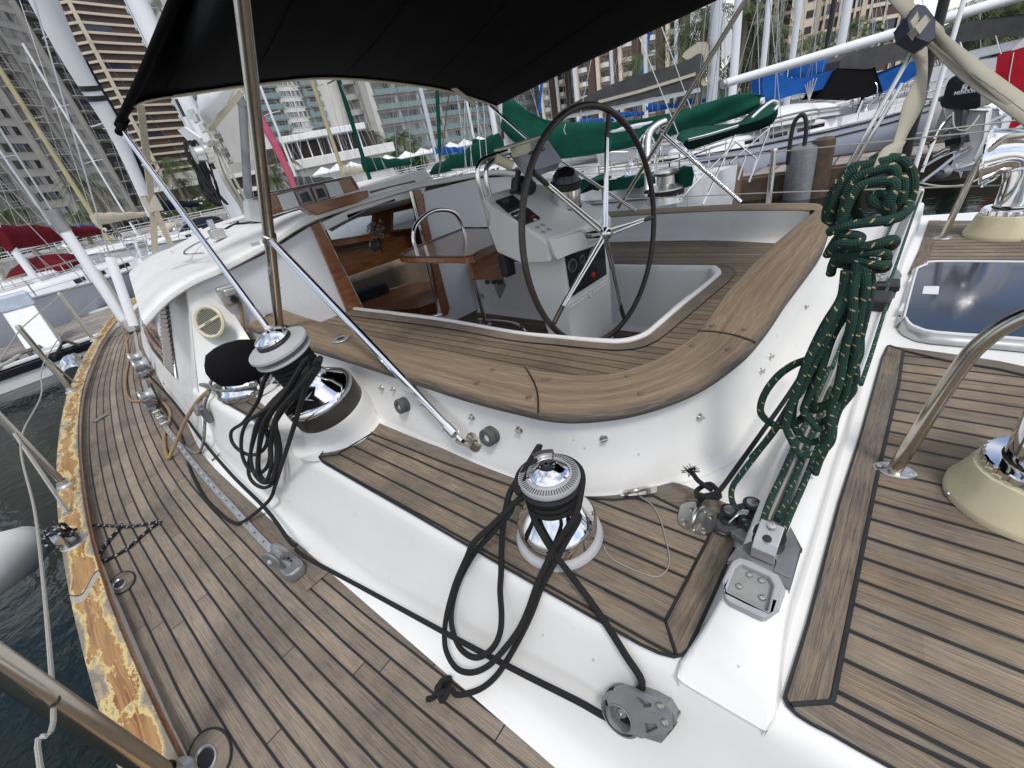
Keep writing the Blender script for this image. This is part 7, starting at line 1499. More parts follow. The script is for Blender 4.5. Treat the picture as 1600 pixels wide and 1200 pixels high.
# folded green awning over the cockpit
bA = [dep(1058, 219, 7.5), dep(1068, 207, 7.7), dep(1105, 200, 7.9), dep(1152, 195, 8.0), dep(1172, 180, 8.0), dep(1192, 166, 8.1), dep(1206, 162, 8.2)]
bB = [dep(1068, 224, 7.2), dep(1075, 219, 7.2), dep(1110, 210, 7.2), dep(1153, 197, 7.3), dep(1180, 190, 7.3), dep(1202, 180, 7.4), dep(1213, 170, 7.5)]
bC = [dep(1074, 231, 7.6), dep(1082, 230, 7.6), dep(1115, 219, 7.6), dep(1152, 207, 7.7), dep(1180, 201, 7.7), dep(1203, 192, 7.8), dep(1212, 178, 7.8)]
m = MB(); m.grid([catmull(bA, 4), catmull(bB, 4), catmull(bC, 4)]); m.build('awning', M['greencanvas2'], n1, solid=.04, smooth=60)
for L in (bB[1:4], [dep(1175, 184, 7.2), dep(1190, 170, 7.2), dep(1207, 158, 7.3), dep(1216, 163, 7.4), dep(1210, 172, 7.4)]): m = MB(); m.tube(catmull(L, 4), .022, 8); m.build('awning_bow', M['mastwhite'], n1)
for a, b in (((1152, 203), (1098, 320)), ((1150, 222), (1062, 312)), ((1204, 195), (1170, 285)), ((1202, 200), (1140, 255)), ((1148, 220), (1182, 248)), ((1068, 225), (1100, 262)), ((1182, 248), (1172, 280)), ((1165, 243), (1153, 282))):
    m = MB(); m.tube([dep(*a, 7.5), dep(*b, 7.5)], .016, 6); m.build('awning_frame', M['steel'], n1)
# cockpit winch with line, arch with flag pole bracket
c = dep(1040, 296, 7.9); m = MB(); m.lathe([(.36, -.22), (.30, .02), (.24, .05), (.17, .10), (.16, .24), (.22, .26), (.24, .30), (.20, .34), (.12, .36), (0, .37)], c, UP, 24); m.build('winch', M['dullsteel'], n1)
m = MB(); [m.tube([c+V((.31*math.cos(t), .31*math.sin(t), -.02-.035*k)) for t in [j*.349 for j in range(18)]], .026, 6, closed=True) for k in range(6)]; m.build('winch_line', M['ropeblack'], n1, weld=False)
m = MB(); m.tube(catmull([dep(1012, 300, 8.2), dep(1012, 250, 8.3), dep(1014, 212, 8.3), dep(1026, 197, 8.3), dep(1040, 190, 8.3)], 5), .07, 10); m.build('vent_cowl', M['dullsteel'], n1)
traced('seat_cushion', [(963, 280), (1008, 275), (1010, 288), (963, 293)], dep(985, 285, 9), (.3, 1, 0), .5, 'greencanvas', n1, .05, 2, 0)
traced('seat_cushion', [(905, 285), (930, 278), (938, 281), (922, 298), (908, 296)], dep(920, 288, 9.5), (.3, 1, 0), .5, 'greencanvas', n1, .05, 2, 0)
c = dep(1068, 277, 8.0); m = MB(); m.lathe([(0, -.2), (.16, -.16), (.19, 0), (.15, .16), (0, .2)], c, UP, 16); m.build('covered_winch', M['greencanvas'], n1)
# boats beyond the starboard dock
b4, T4_ = boat('pale blue-grey sailboat with blue boom cover and an upturned dinghy on its foredeck', (4.3, -18.2, 0), 57, 14.5, 3.9, 'bluegreyhull', 'bluecanvas', 'mastwhite', 17, 1.2, .9, stripe='navy', boom=False, mr=.13, cabin_h=.35, mf_=.55)
pn4 = V((.54, -.84, 0)) if 0 else V((-.84, .54, 0))
c4 = V((4.3, -18.2, 0))
traced('sail_cover', [(1184, 122), (1205, 119), (1240, 124), (1290, 113), (1330, 103), (1332, 118), (1280, 140), (1240, 148), (1190, 158)], c4, pn4, .45, 'bluecanvas', b4, .12)
traced('dodger', [(1270, 152), (1292, 112), (1335, 112), (1350, 110), (1362, 145), (1340, 153)], c4, pn4, .7, 'blackcloth', b4, .15, 3, 0)
traced('sail_cover', [(1300, 108), (1306, 92), (1340, 80), (1400, 67), (1440, 72), (1430, 88), (1370, 103), (1335, 116), (1300, 122)], c4+V((-2.0, -3.0, 0)), pn4, .5, 'greycanvas', b4, .1)
traced('cockpit_cover', [(1358, 125), (1380, 113), (1430, 95), (1432, 110), (1385, 140), (1362, 147)], c4+V((-2.5, -3.8, 0)), pn4, .6, 'bluecanvas', b4, .1, 3, 0)
dg = thing('dinghy', dep(1230, 190, 14.5), 'upturned cream inflatable dinghy lashed on the foredeck of the pale blue-grey sailboat', 'dinghy')
m = MB(); a_, b_ = dep(1176, 203, 13.8), dep(1294, 180, 15.2); ax_d = (b_-a_); rows = []; sdv = UP.cross(ax_d).normalized()
for k in range(15):
    f = k/14; w = .82*math.sin(math.pi*min(1, .18+f*1.1))**.5 if f < .75 else .82*(1-((f-.75)/.25)**2.2*.75); h = .62*(.7+.3*math.sin(f*3))*(1-.25*f)
    rows.append([a_+ax_d*f+sdv*(w*math.cos(t))+UP*(h*math.sin(t)**.8 if t > 0 and math.sin(t) > 0 else 0) for t in [math.pi*j/14 for j in range(15)]])
m.grid(rows); m.face(rows[0]); m.face(rows[-1][::-1]); m.build('hull', M['white'], dg, smooth=70)
for h in (.28, .22): m = MB(); m.tube(catmull([r[-3 if h > .25 else -2]*1 for r in rows]+[rows[-1][7]], 2), .035, 6); m.build('rubbing_band', M['alu'], dg)
tn_d = (CAM-(a_+b_)/2).normalized(); text_mesh('lettering', 'PACK PRINT', rows[10][-1]+UP*.13+tn_d*.12, b_-a_, UP, .16, M['aludark'], dg, .004)
lt = dep(1264, 158, 14.6)
for k in range(5): m = MB(); m.tube([lt+V((.0, 0, 0)), dep(1256+k*5, 122, 14.6)], .014, 4); m.build('lifting_line', M['ropewhite'], dg)
for u in ((1184, 215), (1222, 222)): pass
m = MB(); m.bar(dep(1130, 215, 14.5), dep(1252, 186, 17.3), .06, .32); o = m.build('plank', M['dockwood'], b4)
b3, T3_ = boat('white sailboat with a silver mast and a long grey boom cover with a tan stripe', azi(1112, 24), 20, 13, 3.8, 'whiteboat', 'greycanvas', 'mastalu', 17, 1.3, 1.5, boom=False, mr=.22, mf_=.6)
p3 = azi(1112, 24); n3 = V((-p3.x, -p3.y, 0)).normalized()
traced('sail_cover', [(868, 182), (900, 160), (960, 131), (1020, 112), (1070, 97), (1094, 84), (1100, 98), (1096, 128), (1080, 138), (1020, 152), (960, 165), (900, 176)], p3+n3*.3, n3, .5, 'greycanvas', b3, .12)
traced('stripe', [(935, 157), (1000, 140), (1087, 113), (1087, 118), (1000, 145), (935, 162)], p3+n3*.575, n3, .04, 'beige', b3, 0, 1, 0)
traced('boom', [(880, 180), (960, 166), (1094, 137), (1094, 143), (960, 173), (880, 186)], p3+n3*.3, n3, .3, 'mastwhite', b3, .03, 2, 0)
traced('flaked_sail', [(1066, 88), (1085, 70), (1105, 66), (1106, 84), (1098, 118), (1106, 130), (1096, 132), (1088, 100)], p3+n3*.25, n3, .35, 'beige', b3, .06)
traced('jib', [(1128, 15), (1156, 72), (1150, 78), (1127, 95)], p3-n3*.3, n3, .06, 'white', b3, 0, 1, 0)
boat('white sailboat with a white mast and blue cover behind the silver mast', azi(1188, 30), 35, 12, 3.6, 'whiteboat', 'bluecanvas', 'mastwhite', 16, 1.25, 1.6, mr=.14)
boat('white sailboat with a white mast just left of the slender black mast', azi(1232, 27), 40, 12, 3.6, 'whiteboat', 'bluecanvas', 'mastwhite', 16, 1.25, 1.6, mr=.13)
boat('white sailboat with a slender black mast in front of the brown tower', azi(1284, 32), 40, 12, 3.6, 'whiteboat', 'greycanvas', 'blackpaint', 16, 1.25, 1.6, mr=.12)
boat('white sailboat with a leaning white mast right of the black mast', azi(1305, 25), 45, 12, 3.6, 'whiteboat', 'greycanvas', 'mastwhite', 16, 1.25, 1.6, mr=.15)
for k, (u, d_, lab) in enumerate(((905, 48, 'white sailboat with a blue wrapped stay far behind the steering wheel'), (960, 52, 'white sailboat with a pale mast far behind the grey boom cover, left one'), (1010, 46, 'white sailboat with a pale mast above the middle of the grey boom cover'), (1055, 50, 'white sailboat with crossed blue stays behind the grey boom cover'))):
    b_, T_ = boat(lab, azi(u, d_), 60, 12, 3.6, 'whiteboat', 'bluecanvas', 'mastwhite', 17, 1.3, 1.6, mr=.17, furl='bluecanvas' if k in (0, 3) else None)
spar = thing('boom_spar', dep(1130, 131, 11), 'long white furling boom slanting up to the right above the dinghy', 'boom'); m = MB(); m.tube([dep(1131, 131, 11), dep(1420, 46, 11), dep(1640, -20, 11)], [.10, .125, .13], 14); m.build('spar', M['mastwhite'], spar); m = MB(); m.lathe([(.105, -.05), (.11, 0), (.105, .05), (.06, .06), (0, .06)], dep(1131, 131, 11), dep(1131, 131, 11)-dep(1420, 46, 11), 14); m.build('end_cap', M['alulight'], spar)
# right edge: boat with outboard, red-covered boat, grey covers
b6c = dep(1535, 205, 8.6); b6 = thing('sailboat', V((b6c.x, b6c.y, ZW)), 'white sailboat stern with steel rails and an outboard motor, at the right edge', 'sailboat', 'sailing boats in the harbour'); n6 = V((-b6c.x, -b6c.y, 0)).normalized()
traced('transom', [(1488, 168), (1545, 165), (1560, 170), (1566, 190), (1560, 225), (1548, 246), (1500, 257), (1492, 235), (1490, 200)], b6c, n6, .35, 'whiteboat', b6, .05, 3, 0)
traced('hull', [(1500, 172), (1556, 172), (1560, 200), (1545, 240), (1506, 250)], b6c-n6*1.2, n6, 2.2, 'whiteboat', b6, .2, 4, 0)
m = MB(); m.tube([pl(1540, 172, b6c+n6*.19, n6), pl(1535, 210, b6c+n6*.19, n6), pl(1518, 250, b6c+n6*.19, n6)], .012, 5); m.build('rudder_line', M['aludark'], b6)
ob = thing('outboard_motor', dep(1500, 180, 7.6), 'black outboard motor with white lettering hung on the stern rail at the right', 'outboard motor'); oc = dep(1515, 142, 7.6); on = V((-oc.x, -oc.y, 0)).normalized(); on = (on+V((.35, 0, .0))).normalized()
M['motorblack'] = plain('motor_black', (.012, .013, .018), .25, 0, .15, 6)
traced('cowling', [(1478, 160), (1482, 152), (1488, 130), (1496, 119), (1512, 115), (1535, 122), (1540, 140), (1541, 158), (1534, 167), (1490, 168)], oc, on, .42, 'motorblack', ob, .07, 4, 2)
traced('shaft', [(1496, 166), (1510, 166), (1505, 200), (1499, 232), (1490, 232), (1489, 200)], oc, on, .14, 'aludark', ob, .03, 2, 0)
traced('anti_cavitation_plate', [(1484, 218), (1506, 214), (1507, 222), (1485, 226)], oc, on, .3, 'motorblack', ob, .02, 2, 0)
m = MB(); m.lathe([(.0, -.13), (.07, -.1), (.12, -.03), (.12, .06), (.05, .1), (.05, .02), (0, .02)], pl(1475, 268, oc, on), on, 18); m.build('propeller_hub', M['alulight'], ob)
m = MB(); m.tube([pl(1483, 160, oc+on*.05, on), pl(1472, 155, oc+on*.1, on), pl(1469, 158, oc+on*.1, on)], .045, 8); m.build('tiller_handle', M['rubber'], ob)
tx_, ty_ = pl(1530, 130, oc, on)-pl(1490, 136, oc, on), UP
text_mesh('lettering', '8.0', pl(1514, 137, oc+on*.217, on), tx_, ty_, .17, M['white'], ob, .003, True); text_mesh('lettering', 'MERCURY', pl(1510, 143.5, oc+on*.217, on), tx_, ty_, .075, M['white'], ob, .003, True)
traced('motor_bracket', [(1482, 172), (1545, 172), (1540, 215), (1520, 250), (1496, 252), (1490, 210)], oc-on*.3, on, .12, 'white', b6, .03, 2, 0)
for L in ([(1440, 270), (1462, 215), (1482, 185), (1500, 175)], [(1440, 285), (1470, 262), (1500, 240), (1560, 215), (1610, 190)], [(1455, 222), (1490, 200), (1545, 168)], [(1450, 160), (1500, 140), (1540, 128)], [(1455, 245), (1490, 225), (1520, 205)], [(1535, 195), (1590, 170), (1620, 155)], [(1440, 262), (1480, 240), (1530, 225)]): m = MB(); m.tube(catmull([dep(u, v, 8.0) for u, v in L], 4), .028, 7); m.build('stern_rail', M['steel'], b6)
ropeo('stern_line', [dep(u, v, 7.4) for u, v in [(1432, 285), (1470, 291), (1510, 288), (1550, 268), (1610, 240)]], .016, 'ropewhite', 'slack white line hanging from the stern rails over the dark water on the right', 'rope')
ropeo('stern_line', [dep(u, v, 7.2) for u, v in [(1400, 215), (1470, 203), (1540, 194), (1620, 184)]], .012, 'ropewhite', 'tight white line crossing in front of the outboard motor leg', 'rope')
ropeo('motor_line', [dep(u, v, 7.3) for u, v in [(1489, 175), (1490, 195), (1497, 203), (1510, 203), (1522, 192), (1530, 180)]], .014, 'ropewhite', 'thin pale line looped round the outboard motor leg', 'rope')
rc_ = dep(1590, 150, 13); rd = thing('covered_boat', rc_, 'boat under a bright red fabric cover at the right edge', 'boat'); nr = V((-rc_.x, -rc_.y, 0)).normalized()
traced('cover', [(1566, 88), (1600, 78), (1700, 50), (1720, 210), (1600, 216), (1543, 222), (1552, 150)], rc_, nr, 1.6, 'brightred', rd, .08, 3, 0)
traced('cabin_top', [(1580, 88), (1605, 62), (1700, 40), (1700, 70)], rc_, nr, 1.4, 'white', rd, .1, 3, 0); traced('hull', [(1530, 226), (1720, 205), (1720, 262), (1560, 268), (1538, 255)], rc_, nr, 1.9, 'navy', rd, .05, 2, 0)
m = MB(); m.tube([pl(1584, 82, rc_+nr*.81, nr), pl(1577, 120, rc_+nr*.81, nr), pl(1572, 218, rc_+nr*.81, nr)], .012, 5); m.build('seam', M['white'], rd)
g6 = dep(1520, 75, 15); gt = thing('covered_boat', g6, 'boat under a long dark grey cover at the upper right, below the palms', 'boat'); ng = V((-g6.x, -g6.y, 0)).normalized()
traced('cover', [(1472, 52), (1500, 40), (1560, 28), (1640, 22), (1640, 50), (1560, 58), (1500, 66), (1474, 70)], g6, ng, 1.2, 'greycanvas', gt, .2, 4, 2); traced('hull', [(1440, 110), (1500, 98), (1640, 75), (1640, 120), (1500, 150), (1450, 150)], g6-ng*.5, ng, 2.4, 'whiteboat', gt, .1, 3, 0); traced('cabin', [(1500, 98), (1515, 82), (1600, 62), (1620, 80)], g6-ng*.4, ng, 1.6, 'whiteboat', gt, .08, 3, 0)
traced('window', [(1530, 90), (1600, 74), (1600, 82), (1532, 96)], g6+ng*.42, ng, .05, 'darkglass', gt, 0, 1, 0)
for a, b in (((1430, 150), (1600, 95)), ((1500, 66), (1512, 100)), ((1556, 56), (1566, 88))): m = MB(); m.tube([dep(*a, 14), dep(*b, 14)], .022, 6); m.build('rail', M['steel'], gt)
# ------------------------------------------------------------------ towers and palms on the shore
random.seed(5)
M['conc'] = plain('tower_concrete', (.355, .345, .325), .85, 0, .08, .35); M['concw'] = plain('tower_white', (.66, .65, .62), .8, 0, .06, .3); M['brown'] = plain('tower_brown', (.20, .165, .135), .85, 0, .1, .3); M['bandcream'] = plain('tower_band', (.60, .52, .41), .8, 0, .06, .5)
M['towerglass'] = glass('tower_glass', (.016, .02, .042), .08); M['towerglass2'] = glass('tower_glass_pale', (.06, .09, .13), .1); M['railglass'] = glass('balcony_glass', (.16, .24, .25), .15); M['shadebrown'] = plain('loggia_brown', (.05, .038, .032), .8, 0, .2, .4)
M['curtain'] = plain('curtain', (.28, .27, .29), .8, 0, .15, 1)
GZ = .25
_wc = {}
def wmesh(name, w, h, mats, bars):
    key = (name, round(w, 2), round(h, 2), mats)
    if key not in _wc:
        m = MB(); m.m = 0; m.box((0, -.03, 0), (w, .06, h)); m.m = 1
        for k in range(bars+1): m.box((-w/2+w*k/bars, .03, 0), (.07, .1, h))
        for z_ in (-h/2, h/2): m.box((0, .035, z_), (w, .09, .07))
        if random.random() < 9: m.m = 2; m.box((w*.18, -.0, .0), (w*.2, .02, h*.96))
        o = m.build(name, [M[k] for k in mats], None, smooth=0); me = o.data; bpy.data.objects.remove(o); _wc[key] = me
    return _wc[key]
def bmesh_(name, w, d, h, solid):
    key = (name, round(w, 2), d, h, solid)
    if key not in _wc:
        m = MB(); m.m = 0; m.box((0, d/2, 0), (w, d, .16)); m.m = 1
        if solid: m.box((0, d-.04, h/2), (w, .08, h))
        else:
            m.box((0, d-.04, h), (w, .07, .07))
            for k in range(int(w/.8)+1): m.box((-w/2+w*k/int(w/.8), d-.04, h/2), (.05, .05, h))
            m.box((0, d-.04, h*.5), (w, .04, .04))
        o = m.build(name, [M['conc'] if solid != 2 else M['concw'], M['alulight'] if solid == 0 else M['railglass'] if solid == 1 else M['concw']], None, smooth=0); me = o.data; bpy.data.objects.remove(o); _wc[key] = me
    return _wc[key]
class Tower:
    """upright slab: facade through P0 along d (world xy), outward normal n"""
    def __init__(s, name, lab, P0, d, W, H, depth, mat, group='towers on the shore'):
        s.P = V((P0.x, P0.y, GZ)); s.d = V((d.x, d.y, 0)).normalized(); s.n = V((s.d.y, -s.d.x, 0)); s.n = s.n if s.n.dot(CAM-s.P) > 0 else -s.n
        s.b = thing(name, s.P, lab, 'building', group); m = MB(); c = s.P+s.d*W/2-s.n*depth/2+UP*H/2; m.box(c, (W, depth, H), Matrix((s.d, s.n, UP)).transposed()); s.wall = m.build('wall', M[mat], s.b, smooth=0); s.cnt = {}; s.rest = {}
        s.Mx = Matrix((s.d*1, s.n, UP)).transposed().to_4x4()
    def at(s, x, z, o=0): return s.P+s.d*x+UP*z+s.n*o
    def put(s, me, name, x, z, o=0, near=0):
        s.cnt.setdefault(name, []).append((me, x, z, o))
    def flush(s):
        """the hundred that show largest become parts, the rest one piece"""
        for name, L in s.cnt.items():
            L.sort(key=lambda q: (s.at(q[1], q[2])-CAM).length+(0 if s.vis(q) else 500))
            for me, x, z, o in L[:100]:
                ob = bpy.data.objects.new(name, me); COL.objects.link(ob); ob.parent = s.b; Mm = s.Mx.copy(); Mm.translation = s.at(x, z, o)-s.P; ob.matrix_local = Mm
            if L[100:]:
                m = {}
                bm = bmesh.new(); mats = None
                for me, x, z, o in L[100:]:
                    t2_ = me.copy(); Mm = s.Mx.copy(); Mm.translation = s.at(x, z, o)-s.P; t2_.transform(Mm); bm.from_mesh(t2_); mats = mats or list(me.materials); bpy.data.meshes.remove(t2_)
                me2 = bpy.data.meshes.new(name+'_rest'); bm.to_mesh(me2); bm.free()
                for q in mats: me2.materials.append(q)
                ob = bpy.data.objects.new(name+'s', me2); COL.objects.link(ob); ob.parent = s.b; ob['kind'] = 'stuff'
    def vis(s, q):
        p = s.at(q[1], q[2]); c = ROT.transposed() @ (p-CAM)
        if c.z > -.1: return False
        u, v = 800-FOC*c.x/c.z, 600+FOC*c.y/c.z; return -20 < u < 1620 and -20 < v < 420
    def bar(s, name, x0, x1, z, h, o, t, mat): m = MB(); m.box(s.at((x0+x1)/2, z, o), (x1-x0, t, h), s.Mx.to_3x3()); return m.build(name, M[mat], s.b, smooth=0)
hd = rad(-50); fdir = V((math.cos(hd), math.sin(hd), 0)); lf = V((-fdir.y, fdir.x, 0))
# grey tower on the left: facade runs along the line of sight
Lf = 86; P0 = lf*Lf+fdir*62
t1 = Tower('apartment_tower', 'grey concrete apartment tower with windows and balconies at the far left', P0, fdir, 53.5, 75, 22, 'conc')
s_of = lambda u, v: (pl(u, v, lf*Lf, lf)-t1.P).dot(fdir); z_of = lambda u, v: pl(u, v, lf*Lf, lf).z-GZ
fh = 2.78; z0 = z_of(130, 352)+2.1
bays = [(s_of(17, 100)-.2, 'w'), (s_of(88, 160), 'w')]
cw = s_of(86, 156); cb_ = s_of(122, 156)
for f in range(24):
    z = z0+f*fh
    for base in (-4, -3, -2, -1, 0):
        x = cw+base*(14.6)
        if x < 2: continue
        t1.put(wmesh('window', 5.4, 1.5, ('towerglass', 'conc', 'curtain' if (f+base) % 3 else 'towerglass2'), 4), 'window', x, z+1.0)
        xb = x+7.0
        if xb < 52.5:
            t1.put(wmesh('balcony_door', 4.6, 2.45, ('towerglass', 'aludark', 'towerglass'), 3), 'balcony_door', xb, z+.85); t1.put(bmesh_('balcony', 5.6, 1.5, 1.0, 0), 'balcony', xb, z-.35)
for base in (-3, -2, -1, 0, 1):
    for dx in (-3.6, 3.6):
        x = cw+base*14.6+dx-.0
        if 1 < x < 53: t1.bar('pier', x-.35, x+.35, 40, 75, .2, .5, 'conc')
t1.flush()
zb = z_of(130, 352)
for k, zz in enumerate((zb, zb-4.4)): t1.bar('podium_band', -6, 54, zz, .8, 2.2, 5.0, 'concw'); t1.bar('podium_glass', -6, 54, zz-2.3, 2.0, 1.2, 2.6, 'towerglass'); t1.bar('podium_band', -6, 54, zz-3.5, 1.2, 2.0, 4.6, 'conc')
M['browndark'] = plain('tower_dark_brown', (.085, .055, .042), .85, 0, .1, .3)
# brown curved tower behind it
def facet_tower(name, lab, pts, floors, fh, z0, mats, groups=None, mullion=0, group='towers on the shore', pier=None, proud=.5):
    """polyline facade; every storey a light band and a glazed strip"""
    b = thing(name, pts[0], lab, 'building', group); c = sum(pts, V())/len(pts); back = (V((c.x, c.y, 0))-V((0, 0, 0))).normalized()
    H = z0+floors*fh; m = MB(); q = pts+[pts[-1]+back*25, pts[0]+back*25]; Q = q+[q[0]]
    m.grid([[V((p.x, p.y, -1)) for p in Q], [V((p.x, p.y, H)) for p in Q]]); m.face([V((p.x, p.y, H)) for p in q]); m.build('wall', M[mats[2]], b, smooth=0)
    def off(o): 
        out = []
        for i, p in enumerate(pts):
            t_ = (pts[min(i+1, len(pts)-1)]-pts[max(i-1, 0)]).normalized(); n_ = V((t_.y, -t_.x, 0)); n_ = n_ if n_.dot(-p) > 0 else -n_; out.append(p+n_*o)
        return out
    e, g = off(proud), off(.12)
    for f in range(floors):
        z = z0+f*fh; m = MB(); m.grid([[V((p.x, p.y, z)) for p in pts], [V((p.x, p.y, z)) for p in e], [V((p.x, p.y, z+fh*.27)) for p in e], [V((p.x, p.y, z+fh*.27)) for p in pts]]); m.build('floor_band', M[mats[0]], b, smooth=0)
        for i in range(len(pts)-1):
            L = (g[i+1]-g[i]).length; k = max(1, int(L/4.2))
            m = MB(); m.face([V((*(g[i].xy), z+fh*.27)), V((*(g[i+1].xy), z+fh*.27)), V((*(g[i+1].xy), z+fh)), V((*(g[i].xy), z+fh))])
            w_ = m.build('window_strip', M[mats[1][(i*7+f*3+(f*i) % 4) % len(mats[1])]], b, smooth=0) if f*(len(pts)-1)+i < 98 else None
            if w_ is None: REST.setdefault(b.name, (b, {}))[1].setdefault(mats[1][(i*7+f*3+(f*i) % 4) % len(mats[1])], MB()).face(m.v)
    for i, p in enumerate(off(proud*.8)):
        if pier and i % pier == 0: m = MB(); m.box(V((p.x, p.y, H/2)), (.9, .9, H)); m.build('pier', M[mats[0] if mats[3:] == () else mats[3]], b, smooth=0)
    return b
REST = {}
def flush_rest():
    for nm, (b, dct) in REST.items():
        big = MB(); ms = []
        for k, (mt, mb) in enumerate(dct.items()):
            ms.append(M[mt]); big.m = k
            for f in mb.f: big.face([mb.v[i] for i in f])
        o = big.build('window_strips', ms, b, smooth=0); o['kind'] = 'stuff'
D2 = 205
cps = [(70, D2+4), (112, D2), (150, D2-3), (187, D2), (222, D2+3), (242, D2+14), (268, D2+28), (300, D2+44)]
# columns lean with the perspective: take the azimuth where each would meet the horizon
us = [236, 258, 285, 318, 350, 368, 392, 420]
pts = [azi(u, d_) for u, (_, d_) in zip(us, cps)]
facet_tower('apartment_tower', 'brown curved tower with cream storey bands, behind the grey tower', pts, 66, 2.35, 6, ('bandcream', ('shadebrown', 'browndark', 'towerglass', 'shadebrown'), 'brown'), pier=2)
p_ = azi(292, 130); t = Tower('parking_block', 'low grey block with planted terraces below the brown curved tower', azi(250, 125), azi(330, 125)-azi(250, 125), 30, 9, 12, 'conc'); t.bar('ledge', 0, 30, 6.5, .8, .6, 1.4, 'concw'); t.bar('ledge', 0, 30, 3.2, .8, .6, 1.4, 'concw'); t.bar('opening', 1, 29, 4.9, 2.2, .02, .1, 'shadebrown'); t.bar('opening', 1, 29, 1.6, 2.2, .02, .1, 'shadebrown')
# white hotel in the middle
xT = 112; wn_dir = V((-.12, -1, 0)).normalized()
PL = pl(452, 300, V((xT, 0, 0)), V((1, -.12, 0))); PL = azi(430, 118); 
t3 = Tower('hotel_tower', 'white hotel tower with blue window pairs and corner balconies, framed by post and awning', azi(438, 120), V((-.02, -1, 0)), 43, 62, 18, 'concw')
u_s = lambda u, v: ((pl(u, v, t3.P, t3.n))-t3.P).dot(t3.d); u_z = lambda u, v: pl(u, v, t3.P, t3.n).z-GZ
zw0 = u_z(490, 240); zw1 = u_z(477, 223); fh3 = (u_z(455, 163)-u_z(490, 240))/5.0
xw = [u_s(450, 163)-.0, u_s(471, 162)]; wd_ = (xw[1]-xw[0])*.94
xl = u_s(418, 160); xr = u_s(487, 162)
for f in range(-1, 16):
    z = u_z(490, 240)+f*fh3
    for x in xw: t3.put(wmesh('window', wd_, fh3*.55, ('towerglass2', 'mastwhite', 'railglass'), 3), 'window', x, z)
    for x, w in ((xl, 5.2), (xr, 4.4)):
        t3.put(wmesh('balcony_door', w*.8, fh3*.72, ('towerglass2', 'mastwhite', 'towerglass'), 3), 'balcony_door', x, z-.1); t3.put(bmesh_('balcony', w, 1.6, 1.05, 1), 'balcony', x, z-fh3*.5)
t3.flush()
for x in (xw[0]-wd_*.55, xw[1]+wd_*.55, xr+2.6, xl-3.2): t3.bar('pier', x-.35, x+.35, 30, 60, .3, .7, 'concw')
# its second, receding wing on the left
t3b = Tower('hotel_wing', 'white hotel wing with stepped balconies, left of the white hotel tower', azi(352, 172), azi(428, 134)-azi(352, 172), (azi(428, 134)-azi(352, 172)).length, 60, 14, 'concw')
for f in range(0, 16):
    for k in range(7): t3b.put(bmesh_('balcony', 4.6, 1.6, 1.1, 2), 'balcony', 4+k*6.0, 4+f*3.4); t3b.put(wmesh('balcony_door', 4.4, 2.1, ('towerglass2', 'conc', 'curtain'), 2), 'balcony_door', 4+k*6.0, 5.4+f*3.4)
t3b.flush()
# podium, terrace canopy, umbrellas
pod = thing('podium', azi(520, 88), 'white terraced podium with a long white canopy below the white hotel', 'building', 'towers on the shore'); Pp = lambda u, v, d_: dist(u, v, d_)
def seg_box(par, name, u0, u1, d_, z0_, z1_, mat, dep_=6): a, b = azi(u0, d_), azi(u1, d_); m = MB(); m.bar(V((a.x, a.y, (z0_+z1_)/2)), V((b.x, b.y, (z0_+z1_)/2)), dep_, z1_-z0_); return m.build(name, M[mat], par, bevel=.1)
seg_box(pod, 'wall', 430, 605, 92, 0, 4.2, 'concw', 10); seg_box(pod, 'shopfront', 470, 560, 86.9, .4, 3.2, 'towerglass2', .4); seg_box(pod, 'parapet', 425, 620, 91, 4.2, 5.6, 'concw', 11); seg_box(pod, 'upper_glass', 440, 600, 95, 5.6, 8.2, 'shadebrown', 8); seg_box(pod, 'canopy', 470, 590, 92, 8.4, 9.3, 'whiteboat', 9)
for k in range(8): q = azi(475+k*15, 88.5); m = MB(); m.tube([V((q.x, q.y, 5.5)), V((q.x, q.y, 8.5))], .12, 6); m.build('column', M['whiteboat'], pod)
for k, (u, d_) in enumerate(((512, 80), (535, 79), (556, 82), (610, 83), (640, 84), (664, 84), (686, 85), (708, 84), (730, 85), (752, 85))):
    q = azi(u, d_); t = thing('parasol', V((q.x, q.y, GZ)), 'white parasol on the quay terrace below the palms', 'parasol', 'white parasols along the quay'); m = MB(); m.lathe([(0, 3.6), (.5, 3.35), (1.9, 2.7), (1.95, 2.5)], V((q.x, q.y, GZ)), UP, 8); m.build('canopy', M['whiteboat'], t, smooth=0); m = MB(); m.tube([V((q.x, q.y, GZ)), V((q.x, q.y, GZ+3.5))], .05, 6); m.build('pole', M['mastalu'], t)
# long hotel with pale blue balconies
bl_t = azi(590, 150); d4 = (azi(850, 175)-azi(582, 135)).normalized()
t4 = Tower('hotel_slab', 'long hotel slab with rows of glazed blue-grey balconies behind the masts', azi(600, 128), d4, 92, 62, 16, 'concw')
t4.bar('end_wall', -.5, 1.2, 31, 62, .6, 1.6, 'conc')
m = MB(); 
for f in range(19):
    z = 2+f*3.15
    for k in range(14):
        t4.put(bmesh_('balcony', 6.2, 1.7, 1.1, 1), 'balcony', 6+k*6.4, z); t4.put(wmesh('balcony_door', 5.6, 2.2, (('towerglass2', 'shadebrown', 'towerglass')[(f*5+k*3) % 3], 'concw', ('curtain', 'towerglass')[(f+k*2) % 2]), 3), 'balcony_door', 6+k*6.4, z+1.5)
    for k in range(3): o = t4.n; m = MB(); m.lathe([(0, -.15), (2.2, -.15), (2.2, .15), (2.2, 1.0), (2.1, 1.0), (2.1, .15), (0, .15)], t4.at(-1.4+.0, z, -3-5*k), UP, 14); m.build('round_balcony', M['conc'], t4.b)
t4.flush()
